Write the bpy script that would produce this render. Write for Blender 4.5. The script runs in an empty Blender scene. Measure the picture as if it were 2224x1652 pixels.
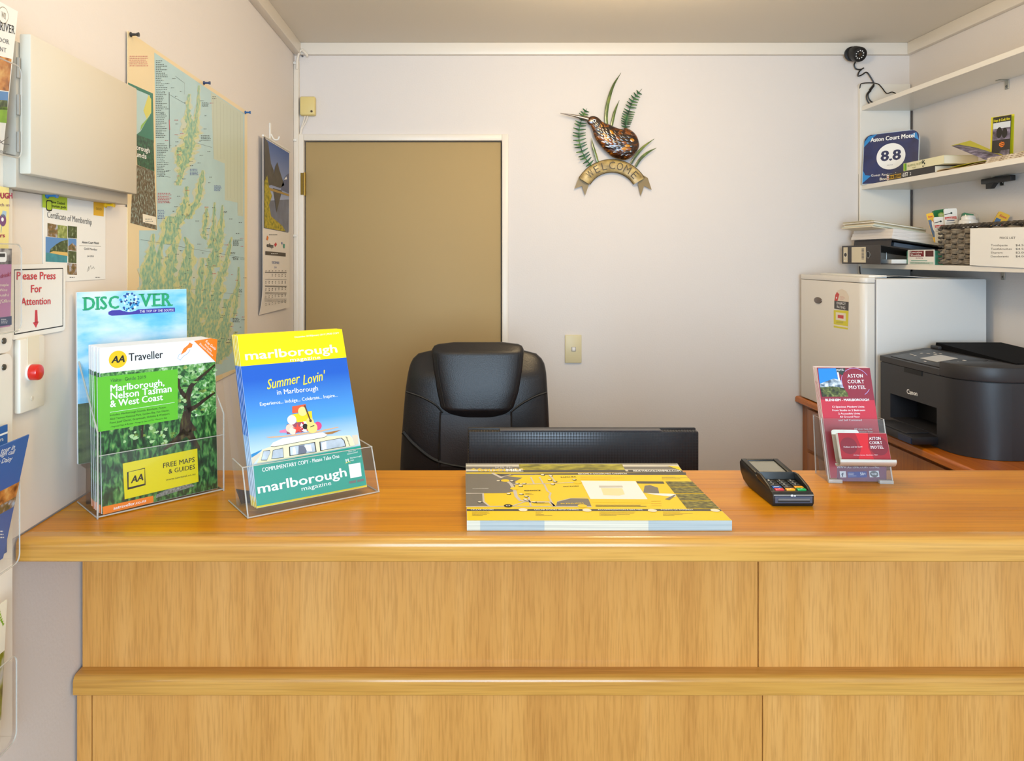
import bpy, bmesh, math, random
from mathutils import Vector, Matrix
R = math.radians
random.seed(7)
scene = bpy.context.scene
COL = scene.collection

# ------------------------------------------------------------------ camera
F, CX, CY, EZ = 1600.0, 1003.0, 557.0, 1.51      # pixels of the 2224x1652 photograph, eye height in metres
cam_d = bpy.data.cameras.new('camera')
cam_d.sensor_fit = 'HORIZONTAL'
cam_d.sensor_width = 36.0
cam_d.lens = F / 2224 * 36.0
cam_d.shift_x = (1112 - CX) / 2224
cam_d.shift_y = -(826 - CY) / 2224
cam_d.clip_start = 0.02
cam = bpy.data.objects.new('camera', cam_d)
cam.location = (0, 0, EZ)
cam.rotation_euler = (R(90), 0, 0)
COL.objects.link(cam)
scene.camera = cam

# ------------------------------------------------------------------ world, lights, exposure
world = bpy.data.worlds.new('world'); scene.world = world
world.use_nodes = True
world.node_tree.nodes['Background'].inputs[0].default_value = (0.72, 0.84, 1.0, 1)
world.node_tree.nodes['Background'].inputs[1].default_value = 1.0
def area(name, loc, rot, sx, sy, col, energy, shape='RECTANGLE'):
    d = bpy.data.lights.new(name, 'AREA'); d.shape = shape; d.size = sx; d.size_y = sy
    d.color = col; d.energy = energy
    o = bpy.data.objects.new(name, d); o.location = loc; o.rotation_euler = rot
    COL.objects.link(o); return o
# daylight entering by the wide front window behind the camera
area('window_daylight', (0.30, -1.93, 1.45), (R(90), 0, 0), 1.60, 1.50, (0.57, 0.785, 1.0), 106)
# warm ceiling lamps of the reception (out of view above)
LAMPS = [(-0.05, 1.12), (0.55, 2.00)]
LAMP_W = [6.6, 16.8]
for (lx, ly), w in zip(LAMPS, LAMP_W):
    d = bpy.data.lights.new('ceiling_lamp_light', 'POINT'); d.energy = w; d.color = (1.0, 0.77, 0.455); d.shadow_soft_size = 0.11
    o = bpy.data.objects.new('ceiling_lamp_light', d); o.location = (lx, ly, 2.19); COL.objects.link(o)
scene.view_settings.view_transform = 'Standard'
scene.view_settings.look = 'None'
scene.view_settings.exposure = 0.0
scene.view_settings.gamma = 1.0
scene.view_settings.use_curve_mapping = False

# ------------------------------------------------------------------ sizes of the room
YB, XL, XR, ZC, YF = 3.05, -0.692, 1.853, 2.39, -2.05
ZT = 1.075            # counter top

def pix(px, py, Y):  return Vector(((px - CX) / F * Y, Y, EZ - (py - CY) / F * Y))
def pixX(px, py, X): return pix(px, py, X * F / (px - CX))
def pixZ(px, py, Z): return pix(px, py, (EZ - Z) * F / (py - CY))

# ------------------------------------------------------------------ helpers
def rgb(h, a=1.0):
    if not isinstance(h, str): return (h[0], h[1], h[2], a)
    h = h.lstrip('#')
    v = [int(h[i:i+2], 16) / 255 for i in (0, 2, 4)]
    return tuple([(c / 12.92 if c <= 0.04045 else ((c + 0.055) / 1.055) ** 2.4) for c in v] + [a])

MATS = {}
def mat(name, col='#ffffff', rough=0.5, metal=0.0, spec=0.5, coat=0.0, bump=0.0, bscale=80.0, emit=None, vary=0.0, vscale=6.0, sub=0.0):
    if name in MATS: return MATS[name]
    m = bpy.data.materials.new(name); m.use_nodes = True
    nt = m.node_tree; b = nt.nodes['Principled BSDF']
    c = rgb(col)
    b.inputs['Base Color'].default_value = c
    b.inputs['Roughness'].default_value = rough
    b.inputs['Metallic'].default_value = metal
    b.inputs['Specular IOR Level'].default_value = spec
    b.inputs['Coat Weight'].default_value = coat
    b.inputs['Coat Roughness'].default_value = 0.08
    tc = nt.nodes.new('ShaderNodeTexCoord')
    if vary > 0:
        n = nt.nodes.new('ShaderNodeTexNoise'); n.inputs['Scale'].default_value = vscale; n.inputs['Detail'].default_value = 4
        nt.links.new(tc.outputs['Object'], n.inputs['Vector'])
        r = nt.nodes.new('ShaderNodeValToRGB')
        r.color_ramp.elements[0].position = 0.3; r.color_ramp.elements[1].position = 0.7
        r.color_ramp.elements[0].color = tuple(x * (1 - vary) for x in c[:3]) + (1,)
        r.color_ramp.elements[1].color = tuple(min(1, x * (1 + vary)) for x in c[:3]) + (1,)
        nt.links.new(n.outputs['Fac'], r.inputs['Fac']); nt.links.new(r.outputs['Color'], b.inputs['Base Color'])
    if bump > 0:
        n = nt.nodes.new('ShaderNodeTexNoise'); n.inputs['Scale'].default_value = bscale; n.inputs['Detail'].default_value = 3
        nt.links.new(tc.outputs['Object'], n.inputs['Vector'])
        bp = nt.nodes.new('ShaderNodeBump'); bp.inputs['Strength'].default_value = bump; bp.inputs['Distance'].default_value = 0.004
        nt.links.new(n.outputs['Fac'], bp.inputs['Height']); nt.links.new(bp.outputs['Normal'], b.inputs['Normal'])
    if emit:
        b.inputs['Emission Color'].default_value = rgb(emit[0]); b.inputs['Emission Strength'].default_value = emit[1]
    MATS[name] = m
    return m

def mat_noise(name, stops, scale=(30, 30, 30), detail=6, rough=0.45, dist=0.0, kind='noise', bump=0.0, coat=0.0, spec=0.5):
    """colour ramp over a noise / voronoi / wave pattern in object space"""
    if name in MATS: return MATS[name]
    m = bpy.data.materials.new(name); m.use_nodes = True
    nt = m.node_tree; b = nt.nodes['Principled BSDF']
    b.inputs['Roughness'].default_value = rough; b.inputs['Coat Weight'].default_value = coat
    b.inputs['Specular IOR Level'].default_value = spec
    tc = nt.nodes.new('ShaderNodeTexCoord'); mp = nt.nodes.new('ShaderNodeMapping')
    mp.inputs['Scale'].default_value = scale
    nt.links.new(tc.outputs['Object'], mp.inputs['Vector'])
    if kind == 'voronoi':
        n = nt.nodes.new('ShaderNodeTexVoronoi'); n.inputs['Scale'].default_value = 1.0; out = n.outputs['Color']
    elif kind == 'checker':
        n = nt.nodes.new('ShaderNodeTexChecker'); n.inputs['Scale'].default_value = 1.0
        n.inputs['Color1'].default_value = (0, 0, 0, 1); n.inputs['Color2'].default_value = (1, 1, 1, 1); out = n.outputs['Fac']
    else:
        n = nt.nodes.new('ShaderNodeTexNoise'); n.inputs['Scale'].default_value = 1.0
        n.inputs['Detail'].default_value = detail; n.inputs['Distortion'].default_value = dist; out = n.outputs['Fac']
    nt.links.new(mp.outputs['Vector'], n.inputs['Vector'])
    r = nt.nodes.new('ShaderNodeValToRGB'); cr = r.color_ramp
    while len(cr.elements) < len(stops): cr.elements.new(0.5)
    for e, (p, c) in zip(cr.elements, stops): e.position = p; e.color = rgb(c)
    nt.links.new(out, r.inputs['Fac']); nt.links.new(r.outputs['Color'], b.inputs['Base Color'])
    if bump > 0:
        bp = nt.nodes.new('ShaderNodeBump'); bp.inputs['Strength'].default_value = bump; bp.inputs['Distance'].default_value = 0.003
        nt.links.new(out, bp.inputs['Height']); nt.links.new(bp.outputs['Normal'], b.inputs['Normal'])
    MATS[name] = m
    return m

def mat_wood(name, c1, c2, c3, axis='X', rough=0.3, coat=0.3, fine=260.0, broad=9.0, stretch=0.03):
    """straight grained timber: broad bands and fine streaks drawn out along one axis"""
    if name in MATS: return MATS[name]
    m = bpy.data.materials.new(name); m.use_nodes = True
    nt = m.node_tree; b = nt.nodes['Principled BSDF']
    b.inputs['Roughness'].default_value = rough; b.inputs['Coat Weight'].default_value = coat; b.inputs['Coat Roughness'].default_value = 0.12
    b.inputs['Specular IOR Level'].default_value = 0.28
    tc = nt.nodes.new('ShaderNodeTexCoord')
    def stretched(s, k):
        mp = nt.nodes.new('ShaderNodeMapping')
        sc = [s, s, s]; sc['XYZ'.index(axis)] = s * k
        mp.inputs['Scale'].default_value = sc
        nt.links.new(tc.outputs['Object'], mp.inputs['Vector'])
        return mp
    def noise(s, k, d, dist=0.0):
        n = nt.nodes.new('ShaderNodeTexNoise'); n.inputs['Scale'].default_value = 1.0; n.inputs['Detail'].default_value = d
        n.inputs['Distortion'].default_value = dist
        nt.links.new(stretched(s, k).outputs['Vector'], n.inputs['Vector']); return n
    nb = noise(broad, 0.10, 3, 0.4); nf = noise(fine, stretch, 3); nm = noise(broad * 5, 0.05, 4, 0.2)
    r = nt.nodes.new('ShaderNodeValToRGB'); cr = r.color_ramp
    cr.elements.new(0.5)
    for e, (p, c) in zip(cr.elements, ((0.30, c1), (0.50, c2), (0.72, c3))): e.position = p; e.color = rgb(c)
    mx = nt.nodes.new('ShaderNodeMath'); mx.operation = 'MULTIPLY_ADD'; mx.inputs[1].default_value = 0.55
    nt.links.new(nb.outputs['Fac'], mx.inputs[0])
    m2 = nt.nodes.new('ShaderNodeMath'); m2.operation = 'MULTIPLY'; m2.inputs[1].default_value = 0.45
    nt.links.new(nm.outputs['Fac'], m2.inputs[0]); nt.links.new(m2.outputs[0], mx.inputs[2])
    nt.links.new(mx.outputs[0], r.inputs['Fac'])
    rf = nt.nodes.new('ShaderNodeValToRGB')
    rf.color_ramp.elements[0].position = 0.32; rf.color_ramp.elements[0].color = (0.78, 0.74, 0.68, 1)
    rf.color_ramp.elements[1].position = 0.55; rf.color_ramp.elements[1].color = (1, 1, 1, 1)
    nt.links.new(nf.outputs['Fac'], rf.inputs['Fac'])
    mul = nt.nodes.new('ShaderNodeMix'); mul.data_type = 'RGBA'; mul.blend_type = 'MULTIPLY'; mul.inputs['Factor'].default_value = 0.8
    nt.links.new(r.outputs['Color'], mul.inputs['A']); nt.links.new(rf.outputs['Color'], mul.inputs['B'])
    nt.links.new(mul.outputs['Result'], b.inputs['Base Color'])
    bp = nt.nodes.new('ShaderNodeBump'); bp.inputs['Strength'].default_value = 0.06; bp.inputs['Distance'].default_value = 0.001
    nt.links.new(nf.outputs['Fac'], bp.inputs['Height']); nt.links.new(bp.outputs['Normal'], b.inputs['Normal'])
    MATS[name] = m
    return m

def mat_clear(name, tint='#fdfdfd', haze=0.008, refl=0.10):
    """thin clear acrylic: passes light straight through, mirrors a little by angle"""
    if name in MATS: return MATS[name]
    m = bpy.data.materials.new(name); m.use_nodes = True
    nt = m.node_tree; nt.nodes.remove(nt.nodes['Principled BSDF'])
    out = nt.nodes['Material Output']
    t = nt.nodes.new('ShaderNodeBsdfTransparent'); t.inputs[0].default_value = rgb(tint)
    g = nt.nodes.new('ShaderNodeBsdfGlossy'); g.inputs['Roughness'].default_value = 0.05
    d = nt.nodes.new('ShaderNodeBsdfDiffuse'); d.inputs[0].default_value = rgb('#f2efe8')
    fr = nt.nodes.new('ShaderNodeLayerWeight'); fr.inputs['Blend'].default_value = 0.5
    pw = nt.nodes.new('ShaderNodeMath'); pw.operation = 'POWER'; pw.inputs[1].default_value = 5.0
    nt.links.new(fr.outputs['Facing'], pw.inputs[0])
    mu = nt.nodes.new('ShaderNodeMath'); mu.operation = 'MULTIPLY_ADD'; mu.inputs[1].default_value = refl; mu.inputs[2].default_value = 0.025
    nt.links.new(pw.outputs[0], mu.inputs[0])
    a = nt.nodes.new('ShaderNodeMixShader'); a.inputs[0].default_value = haze
    nt.links.new(t.outputs[0], a.inputs[1]); nt.links.new(d.outputs[0], a.inputs[2])
    b = nt.nodes.new('ShaderNodeMixShader')
    nt.links.new(mu.outputs[0], b.inputs[0]); nt.links.new(a.outputs[0], b.inputs[1]); nt.links.new(g.outputs[0], b.inputs[2])
    nt.links.new(b.outputs[0], out.inputs['Surface'])
    MATS[name] = m
    return m

def obj_from(name, me, parent=None, loc=None):
    """link a mesh given in world coordinates as a part of parent (or as a thing of its own with its origin at loc)"""
    o = bpy.data.objects.new(name, me)
    COL.objects.link(o)
    if parent is not None:
        base = parent
        Mw = parent.matrix_basis.copy()
        while base.parent is not None:
            base = base.parent; Mw = base.matrix_basis @ Mw
        me.transform(Mw.inverted()); o.parent = parent
    elif loc is not None:
        me.transform(Matrix.Translation(-Vector(loc))); o.location = loc
    return o

class B:
    """collects shapes in one bmesh and links them as ONE mesh object"""
    def __init__(s): s.bm = bmesh.new()
    def _merge(s, t, mi=0, M=None):
        if M is not None: bmesh.ops.transform(t, matrix=M, verts=t.verts)
        mp = {v: s.bm.verts.new(v.co) for v in t.verts}
        for f in t.faces:
            try:
                nf = s.bm.faces.new([mp[v] for v in f.verts]); nf.material_index = f.material_index or mi
            except ValueError: pass
        t.free(); return s
    def box(s, lo, hi, mi=0, bev=0.0, seg=2, M=None, taper=None):
        t = bmesh.new(); bmesh.ops.create_cube(t, size=1.0)
        lo, hi = Vector(lo), Vector(hi)
        for v in t.verts: v.co = Vector([lo[i] + (v.co[i] + 0.5) * (hi[i] - lo[i]) for i in range(3)])
        if taper:
            for v in t.verts: v.co = Vector(taper(v.co))
        if bev > 0: bmesh.ops.bevel(t, geom=list(t.edges), offset=bev, segments=seg, profile=0.5, affect='EDGES')
        return s._merge(t, mi, M)
    def prism(s, pts, z0, z1, mi=0, M=None, bev=0.0, seg=2):
        """outline in xy extruded along z"""
        t = bmesh.new()
        a = [t.verts.new((p[0], p[1], z0)) for p in pts]
        f = t.faces.new(a); f.normal_update()
        if f.normal.z > 0: f.normal_flip()
        e = bmesh.ops.extrude_face_region(t, geom=[f])
        vs = [g for g in e['geom'] if isinstance(g, bmesh.types.BMVert)]
        for v in vs: v.co.z = z1
        t.faces.ensure_lookup_table()
        bmesh.ops.recalc_face_normals(t, faces=t.faces)
        if bev > 0:
            ed = [x for x in t.edges if abs(x.verts[0].co.z - x.verts[1].co.z) < 1e-9]
            bmesh.ops.bevel(t, geom=ed, offset=bev, segments=seg, profile=0.5, affect='EDGES')
        return s._merge(t, mi, M)
    def tube(s, pts, r, n=8, mi=0, M=None, flat=None, cap=True):
        """round (or elliptical, flat=(normal axis, ratio)) tube along points; r a number or a list"""
        pts = [Vector(p) for p in pts]; rr = r if isinstance(r, (list, tuple)) else [r] * len(pts)
        t = bmesh.new(); rings = []
        up = Vector((0, 0, 1))
        prevn = None
        for i, p in enumerate(pts):
            d = (pts[min(i + 1, len(pts) - 1)] - pts[max(i - 1, 0)])
            if d.length < 1e-9: d = Vector((0, 0, 1))
            d.normalize()
            if flat is not None:
                k = Vector(flat[0]); a = d.cross(k)
                if a.length < 1e-6: a = d.orthogonal()
                a.normalize(); b = k * flat[1]
            else:
                if prevn is None: a = d.cross(up) if abs(d.z) < 0.95 else d.cross(Vector((1, 0, 0)))
                else: a = prevn - d * prevn.dot(d)
                a.normalize(); prevn = a.copy(); b = d.cross(a)
            rings.append([t.verts.new(p + (a * math.cos(2 * math.pi * j / n) + b * math.sin(2 * math.pi * j / n)) * rr[i]) for j in range(n)])
        for i in range(len(rings) - 1):
            for j in range(n):
                t.faces.new((rings[i][j], rings[i][(j + 1) % n], rings[i + 1][(j + 1) % n], rings[i + 1][j]))
        if cap:
            t.faces.new(list(reversed(rings[0]))); t.faces.new(rings[-1])
        bmesh.ops.recalc_face_normals(t, faces=t.faces)
        return s._merge(t, mi, M)
    def lathe(s, prof, n=20, mi=0, M=None):
        """profile of (radius, z) turned about z"""
        t = bmesh.new(); rings = []
        for r, z in prof:
            if r < 1e-6: rings.append([t.verts.new((0, 0, z))])
            else: rings.append([t.verts.new((r * math.cos(2 * math.pi * j / n), r * math.sin(2 * math.pi * j / n), z)) for j in range(n)])
        for a, b in zip(rings[:-1], rings[1:]):
            for j in range(n):
                q = []
                if len(a) == 1 and len(b) == 1: continue
                if len(a) == 1: q = [a[0], b[(j + 1) % n], b[j]]
                elif len(b) == 1: q = [a[j], a[(j + 1) % n], b[0]]
                else: q = [a[j], a[(j + 1) % n], b[(j + 1) % n], b[j]]
                t.faces.new(q)
        for rg in (rings[0], rings[-1]):
            if len(rg) > 1: t.faces.new(rg)
        bmesh.ops.recalc_face_normals(t, faces=t.faces)
        return s._merge(t, mi, M)
    def grid(s, fn, nu, nv, mi=0, M=None, closed_u=False):
        t = bmesh.new()
        g = [[t.verts.new(fn(i / (nu if closed_u else nu - 1), j / (nv - 1))) for i in range(nu)] for j in range(nv)]
        for j in range(nv - 1):
            for i in range(nu if closed_u else nu - 1):
                t.faces.new((g[j][i], g[j][(i + 1) % nu], g[j + 1][(i + 1) % nu], g[j + 1][i]))
        return s._merge(t, mi, M)
    def poly(s, pts, mi=0):
        f = s.bm.faces.new([s.bm.verts.new(p) for p in pts]); f.material_index = mi; return s
    def done(s, name, parent, mats, M=None, smooth=35, loc=None, solid=0.0):
        if M is not None: bmesh.ops.transform(s.bm, matrix=M, verts=s.bm.verts)
        if solid:
            bmesh.ops.recalc_face_normals(s.bm, faces=s.bm.faces)
            bmesh.ops.solidify(s.bm, geom=list(s.bm.faces), thickness=solid)
        bmesh.ops.recalc_face_normals(s.bm, faces=s.bm.faces)
        me = bpy.data.meshes.new(name); s.bm.to_mesh(me); s.bm.free()
        for m in (mats if isinstance(mats, (list, tuple)) else [mats]): me.materials.append(m)
        if smooth:
            me.shade_smooth(); me.set_sharp_from_angle(angle=R(smooth))
        return obj_from(name, me, parent, loc)

def thing(name, label, cat, loc=(0, 0, 0), rz=0.0, group=None):
    o = bpy.data.objects.new(name, None); COL.objects.link(o)
    o.empty_display_size = 0.05
    o.matrix_basis = Matrix.Translation(Vector(loc)) @ Matrix.Rotation(rz, 4, 'Z')
    return tag(o, label, cat, group)
def tag(o, label, cat, group=None):
    o['label'] = label; o['category'] = cat
    if group: o['group'] = group
    return o
def structure(o, label=None):
    o['kind'] = 'structure'
    if label: o['label'] = label
    return o

def frame(o, u, v):
    """matrix with local x along u, y along v, z out of the sheet, origin o"""
    u = Vector(u).normalized(); v = Vector(v).normalized(); n = u.cross(v)
    M = Matrix.Identity(4)
    for i in range(3): M[i][0] = u[i]; M[i][1] = v[i]; M[i][2] = n[i]; M[i][3] = o[i]
    return M
def frame_yaw(o, yaw, tilt=0.0, roll=0.0):
    u = Vector((math.cos(yaw), math.sin(yaw), 0)); b = Vector((-math.sin(yaw), math.cos(yaw), 0))
    v = Vector((0, 0, math.cos(tilt))) + b * math.sin(tilt)
    u2 = u * math.cos(roll) + v * math.sin(roll); v2 = -u * math.sin(roll) + v * math.cos(roll)
    return frame(o, u2, v2)
def frame_left(o):  return frame(o, (0, 1, 0), (0, 0, 1))     # on the left wall, seen from the room
def frame_right(o): return frame(o, (0, -1, 0), (0, 0, 1))    # facing left (-X)
def frame_front(o): return frame(o, (1, 0, 0), (0, 0, 1))     # facing the camera
def frame_top(o):   return frame(o, (1, 0, 0), (0, 1, 0))     # lying, facing up

# ------------------------------------------------------------------ lettering
_TXT = {}
def text_mesh(s, bold=0.0):
    k = (s, bold)
    if k not in _TXT:
        cu = bpy.data.curves.new('t', 'FONT'); cu.body = s; cu.size = 1.0; cu.offset = bold; cu.resolution_u = 2; cu.fill_mode = 'FRONT'
        cu.dimensions = '2D'
        ob = bpy.data.objects.new('t', cu); COL.objects.link(ob)
        dg = bpy.context.evaluated_depsgraph_get()
        me = bpy.data.meshes.new_from_object(ob.evaluated_get(dg))
        vs = [v.co.copy() for v in me.vertices]; fs = [tuple(p.vertices) for p in me.polygons]
        bpy.data.meshes.remove(me); bpy.data.objects.remove(ob); bpy.data.curves.remove(cu)
        _TXT[k] = (vs, fs)
    return _TXT[k]
_h = text_mesh('H'); CAP = max(v.y for v in _h[0])
SERIF = {'D': 'lL', 'I': 'cC', 'V': 'LR', 'E': 'lL', 'R': 'lLr', 'A': 'lr', 'T': 'c', 'N': 'lLR', 'U': 'LR', 'M': 'lrLR',
         'L': 'lL', 'H': 'lrLR', 'P': 'lL', 'F': 'lL', 'K': 'lrLR', 'B': 'lL', 'J': 'R', 'W': 'LR'}

class Sheet:
    """a printed face: flat colour patches and lettering a hair above a plane given by a world matrix"""
    def __init__(s, M, eps=0.00012, deform=None):
        s.M = M; s.Mi = M.inverted(); s.eps = eps; s.deform = deform; s.view = (0, 0, 1.0)
        s.v = []; s.f = []; s.fm = []; s.mats = []
        s.lines = []
    def px(s, x, y):
        """photo pixel (or pixel of an enlarged crop, see view) -> sheet coordinates"""
        x = s.view[0] + x / s.view[2]; y = s.view[1] + y / s.view[2]
        o = s.Mi @ Vector((0, 0, EZ)); d = (s.Mi.to_3x3()) @ Vector(((x - CX) / F, 1.0, -(y - CY) / F))
        k = -o.z / d.z
        return (o.x + d.x * k, o.y + d.y * k)
    def _mi(s, m, L):
        if m not in L: L.append(m)
        return L.index(m)
    def poly(s, pts, m, layer=1):
        b = len(s.v); s.v += [(p[0], p[1], layer * s.eps) for p in pts]
        s.f.append(tuple(range(b, b + len(pts)))); s.fm.append(s._mi(m, s.mats)); return s
    def ppoly(s, pts, m, layer=1): return s.poly([s.px(*p) for p in pts], m, layer)
    def rect(s, x0, y0, x1, y1, m, layer=1, n=1, k=1):
        for i in range(n):
            for j in range(k):
                a, b = x0 + (x1 - x0) * i / n, x0 + (x1 - x0) * (i + 1) / n
                c, d = y0 + (y1 - y0) * j / k, y0 + (y1 - y0) * (j + 1) / k
                s.poly([(a, c), (b, c), (b, d), (a, d)], m, layer)
        return s
    def circle(s, cx, cy, r, m, layer=1, ry=None, n=28, a0=0, a1=360):
        ry = ry or r
        return s.poly([(cx + r * math.cos(R(a0 + (a1 - a0) * i / n)), cy + ry * math.sin(R(a0 + (a1 - a0) * i / n))) for i in range(n)], m, layer)
    def blob(s, cx, cy, r, m, layer=1, ry=None, n=16, seed=0):
        q = random.Random(seed); ry = ry or r
        return s.poly([(cx + r * q.uniform(0.55, 1.2) * math.cos(2 * math.pi * i / n), cy + ry * q.uniform(0.55, 1.2) * math.sin(2 * math.pi * i / n)) for i in range(n)], m, layer)
    def line(s, pts, w, m, layer=1):
        pts = [Vector((p[0], p[1])) for p in pts]
        L = []; Rr = []
        for i, p in enumerate(pts):
            d = pts[min(i + 1, len(pts) - 1)] - pts[max(i - 1, 0)]
            if d.length < 1e-9: d = Vector((1, 0))
            d.normalize(); nrm = Vector((-d.y, d.x)); ww = w[i] if isinstance(w, (list, tuple)) else w
            L.append(p + nrm * ww / 2); Rr.append(p - nrm * ww / 2)
        for i in range(len(pts) - 1):
            s.poly([Rr[i], Rr[i + 1], L[i + 1], L[i]], m, layer)
        return s
    def pline(s, pts, w, m, layer=1): return s.line([s.px(*p) for p in pts], w, m, layer)
    def text(s, t, x, y, h, m, width=None, align='L', bold=0.0, rot=0.0, shear=0.0, layer=4, serif=False, up=None, arc=None):
        """baseline start (x,y), cap height h; width squeezes or stretches the line to fit"""
        if serif:
            vs, fs = [], []; cur = 0.0
            for ch in t:
                if ch == ' ': cur += CAP * 0.45; continue
                gv, gf = text_mesh(ch, 0.0)
                x0 = min(v.x for v in gv); x1 = max(v.x for v in gv)
                b = len(vs); vs += [Vector((v.x - x0 + cur, v.y)) for v in gv]; fs += [tuple(i + b for i in f) for f in gf]
                st = 0.075 + bold; w = x1 - x0
                for c in SERIF.get(ch, ''):
                    xx = cur + {'l': st * 0.5, 'r': w - st * 0.5, 'c': w / 2}[c.lower()]
                    yy = CAP if c.isupper() else 0.0
                    hw = 0.13 + bold * 0.5; t0, t1 = (yy - 0.045, yy) if c.isupper() else (yy, yy + 0.045)
                    b = len(vs); vs += [Vector((xx - hw, t0)), Vector((xx + hw, t0)), Vector((xx + hw, t1)), Vector((xx - hw, t1))]; fs.append((b, b + 1, b + 2, b + 3))
                cur += w + CAP * 0.20
        else:
            vs, fs = text_mesh(t, min(bold, 0.0))
        if not vs: return s
        x0 = min(v.x for v in vs); x1 = max(v.x for v in vs)
        sy = h / CAP; sx = (width / (x1 - x0)) if width else sy
        W = (x1 - x0) * sx; off = {'L': 0, 'C': -W / 2, 'R': -W}[align]
        ca, sa = math.cos(rot), math.sin(rot)
        ux, uy = (ca, sa); wx, wy = up if up else (-sa, ca)
        tv = []; F_ = []
        strikes = [(0, 0)] if bold <= 0 else ([(-0.8, 0), (0.8, 0)] if bold < 0.016 else [(-1.2, 0.5), (1.2, 0.5), (0, -0.5)])
        for q, (dx, dy) in enumerate(strikes):          # heavier type: struck again a hair to the side
            b = len(tv)
            for v in vs:
                a = (v.x - x0) * sx + off + shear * v.y * sy + dx * bold * sy; c = v.y * sy + dy * bold * sy
                tv.append((x + ux * a + wx * c, y + uy * a + wy * c, (layer + 0.25 * q) * s.eps))
            F_ += [tuple(i + b for i in f) for f in fs]
        s.lines.append((tv, F_, m))
        return s
    def ptext(s, t, p0, p1, hpx, m, fit=True, align='L', **k):
        """lettering by photo pixels: baseline from p0 to p1, capital height hpx at p0"""
        a = Vector(s.px(*p0)); b = Vector(s.px(*p1)); c = Vector(s.px(p0[0], p0[1] - hpx))
        d = b - a; rot = math.atan2(d.y, d.x)
        nrm = Vector((-math.sin(rot), math.cos(rot)))
        h = abs((c - a).dot(nrm))
        return s.text(t, a.x, a.y, h, m, width=d.length if fit else None, rot=rot, **k)
    def scribble(s, p0, p1, rows, hpx, m, layer=3, wfrac=(0.6, 1.0), seed=1):
        """tiny unreadable print: rows of short dashes between pixel corners p0 (top left) and p1 (bottom right)"""
        rnd = random.Random(seed)
        for i in range(rows):
            y = p0[1] + (p1[1] - p0[1]) * (i + 0.5) / rows
            x = p0[0]; xe = p0[0] + (p1[0] - p0[0]) * rnd.uniform(*wfrac)
            while x < xe:
                w = rnd.uniform(1.2, 3.6) * max(1.0, hpx / 1.6)
                s.ppoly([(x, y + hpx / 2), (min(xe, x + w), y + hpx / 2), (min(xe, x + w), y - hpx / 2), (x, y - hpx / 2)], m, layer)
                x += w + 1.2
        return s
    def _mesh(s, name, v, f, fm, mats, parent):
        if s.deform: v = [s.deform(*p) for p in v]
        me = bpy.data.meshes.new(name)
        me.from_pydata([tuple(s.M @ Vector(p)) for p in v], [], f)
        for m in mats: me.materials.append(m)
        for p, i in zip(me.polygons, fm): p.material_index = i
        n = s.M.to_3x3() @ Vector((0, 0, 1))
        me.update()
        if not s.deform:
            bm = bmesh.new(); bm.from_mesh(me)
            for q in bm.faces:
                if q.normal.dot(n) < 0: q.normal_flip()
            bm.to_mesh(me); bm.free()
        return obj_from(name, me, parent)
    def build(s, parent, name='print', lname='lettering'):
        r = []
        if s.f and len(s.f) <= 4:
            for f, m in zip(s.f, s.fm): r.append(s._mesh(name, [s.v[i] for i in f], [tuple(range(len(f)))], [0], [s.mats[m]], parent))
        elif s.f: r.append(s._mesh(name, s.v, s.f, s.fm, s.mats, parent))
        for tv, fs, m in s.lines: r.append(s._mesh(lname, tv, fs, [0] * len(fs), [m], parent))
        return r

def rounded(w, h, r, n=5, x0=0.0, y0=0.0):
    """rounded rectangle outline"""
    pts = []
    for cx, cy, a in ((w - r, r, -90), (w - r, h - r, 0), (r, h - r, 90), (r, r, 180)):
        for i in range(n + 1):
            t = R(a + 90 * i / n); pts.append((x0 + cx + r * math.cos(t), y0 + cy + r * math.sin(t)))
    return pts
def smooth_path(pts, k=6):
    """Catmull-Rom through points"""
    pts = [Vector(p) for p in pts]; out = []
    P = [pts[0] * 2 - pts[1]] + pts + [pts[-1] * 2 - pts[-2]]
    for i in range(1, len(P) - 2):
        for j in range(k):
            t = j / k; a, b, c, d = P[i - 1], P[i], P[i + 1], P[i + 2]
            out.append(0.5 * ((2 * b) + (c - a) * t + (2 * a - 5 * b + 4 * c - d) * t * t + (3 * b - a - 3 * c + d) * t ** 3))
    out.append(pts[-1]); return out
# ================================================================== materials shared
M_WALL = mat('wall_paint', '#e3dbd5', 0.65, bump=0.10, bscale=160)
M_CEIL = mat('ceiling_paint', '#e2d8c8', 0.8, bump=0.06, bscale=120)
M_TRIM = mat('trim_gloss_white', '#ece3d6', 0.35)
M_WHITE = mat('white_melamine', '#ebe6dc', 0.35)
M_BLACK = mat('black_plastic', '#1b1a1b', 0.4)
M_METAL = mat('zinc_metal', '#b9bcb8', 0.3, metal=1.0)
M_PAPER = mat('white_paper', '#f1efe9', 0.6)
M_CREAM = mat('cream_paper', '#efe6cf', 0.6)
M_INK = mat('black_ink', '#1a1918', 0.6)
M_GREYINK = mat('grey_ink', '#6d6a68', 0.6)
M_WINK = mat('white_ink', '#f7f7f5', 0.5)
M_DOOR = mat('door_tan_paint', '#b3996a', 0.55, spec=0.25)
M_CLEAR = mat_clear('clear_acrylic')
M_CLEARED = mat_clear('acrylic_edge', '#e8e3d8', haze=0.42, refl=1.0)
W_TOP = mat_wood('counter_top_timber', '#b97002', '#d58a04', '#e09a12', 'X', rough=0.3, coat=0.1, broad=7, fine=300, stretch=0.02)
W_EDGE = mat_wood('counter_edge_timber', '#b77a30', '#cf9442', '#dda653', 'X', rough=0.22, coat=0.5, broad=12, fine=300, stretch=0.02)
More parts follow.
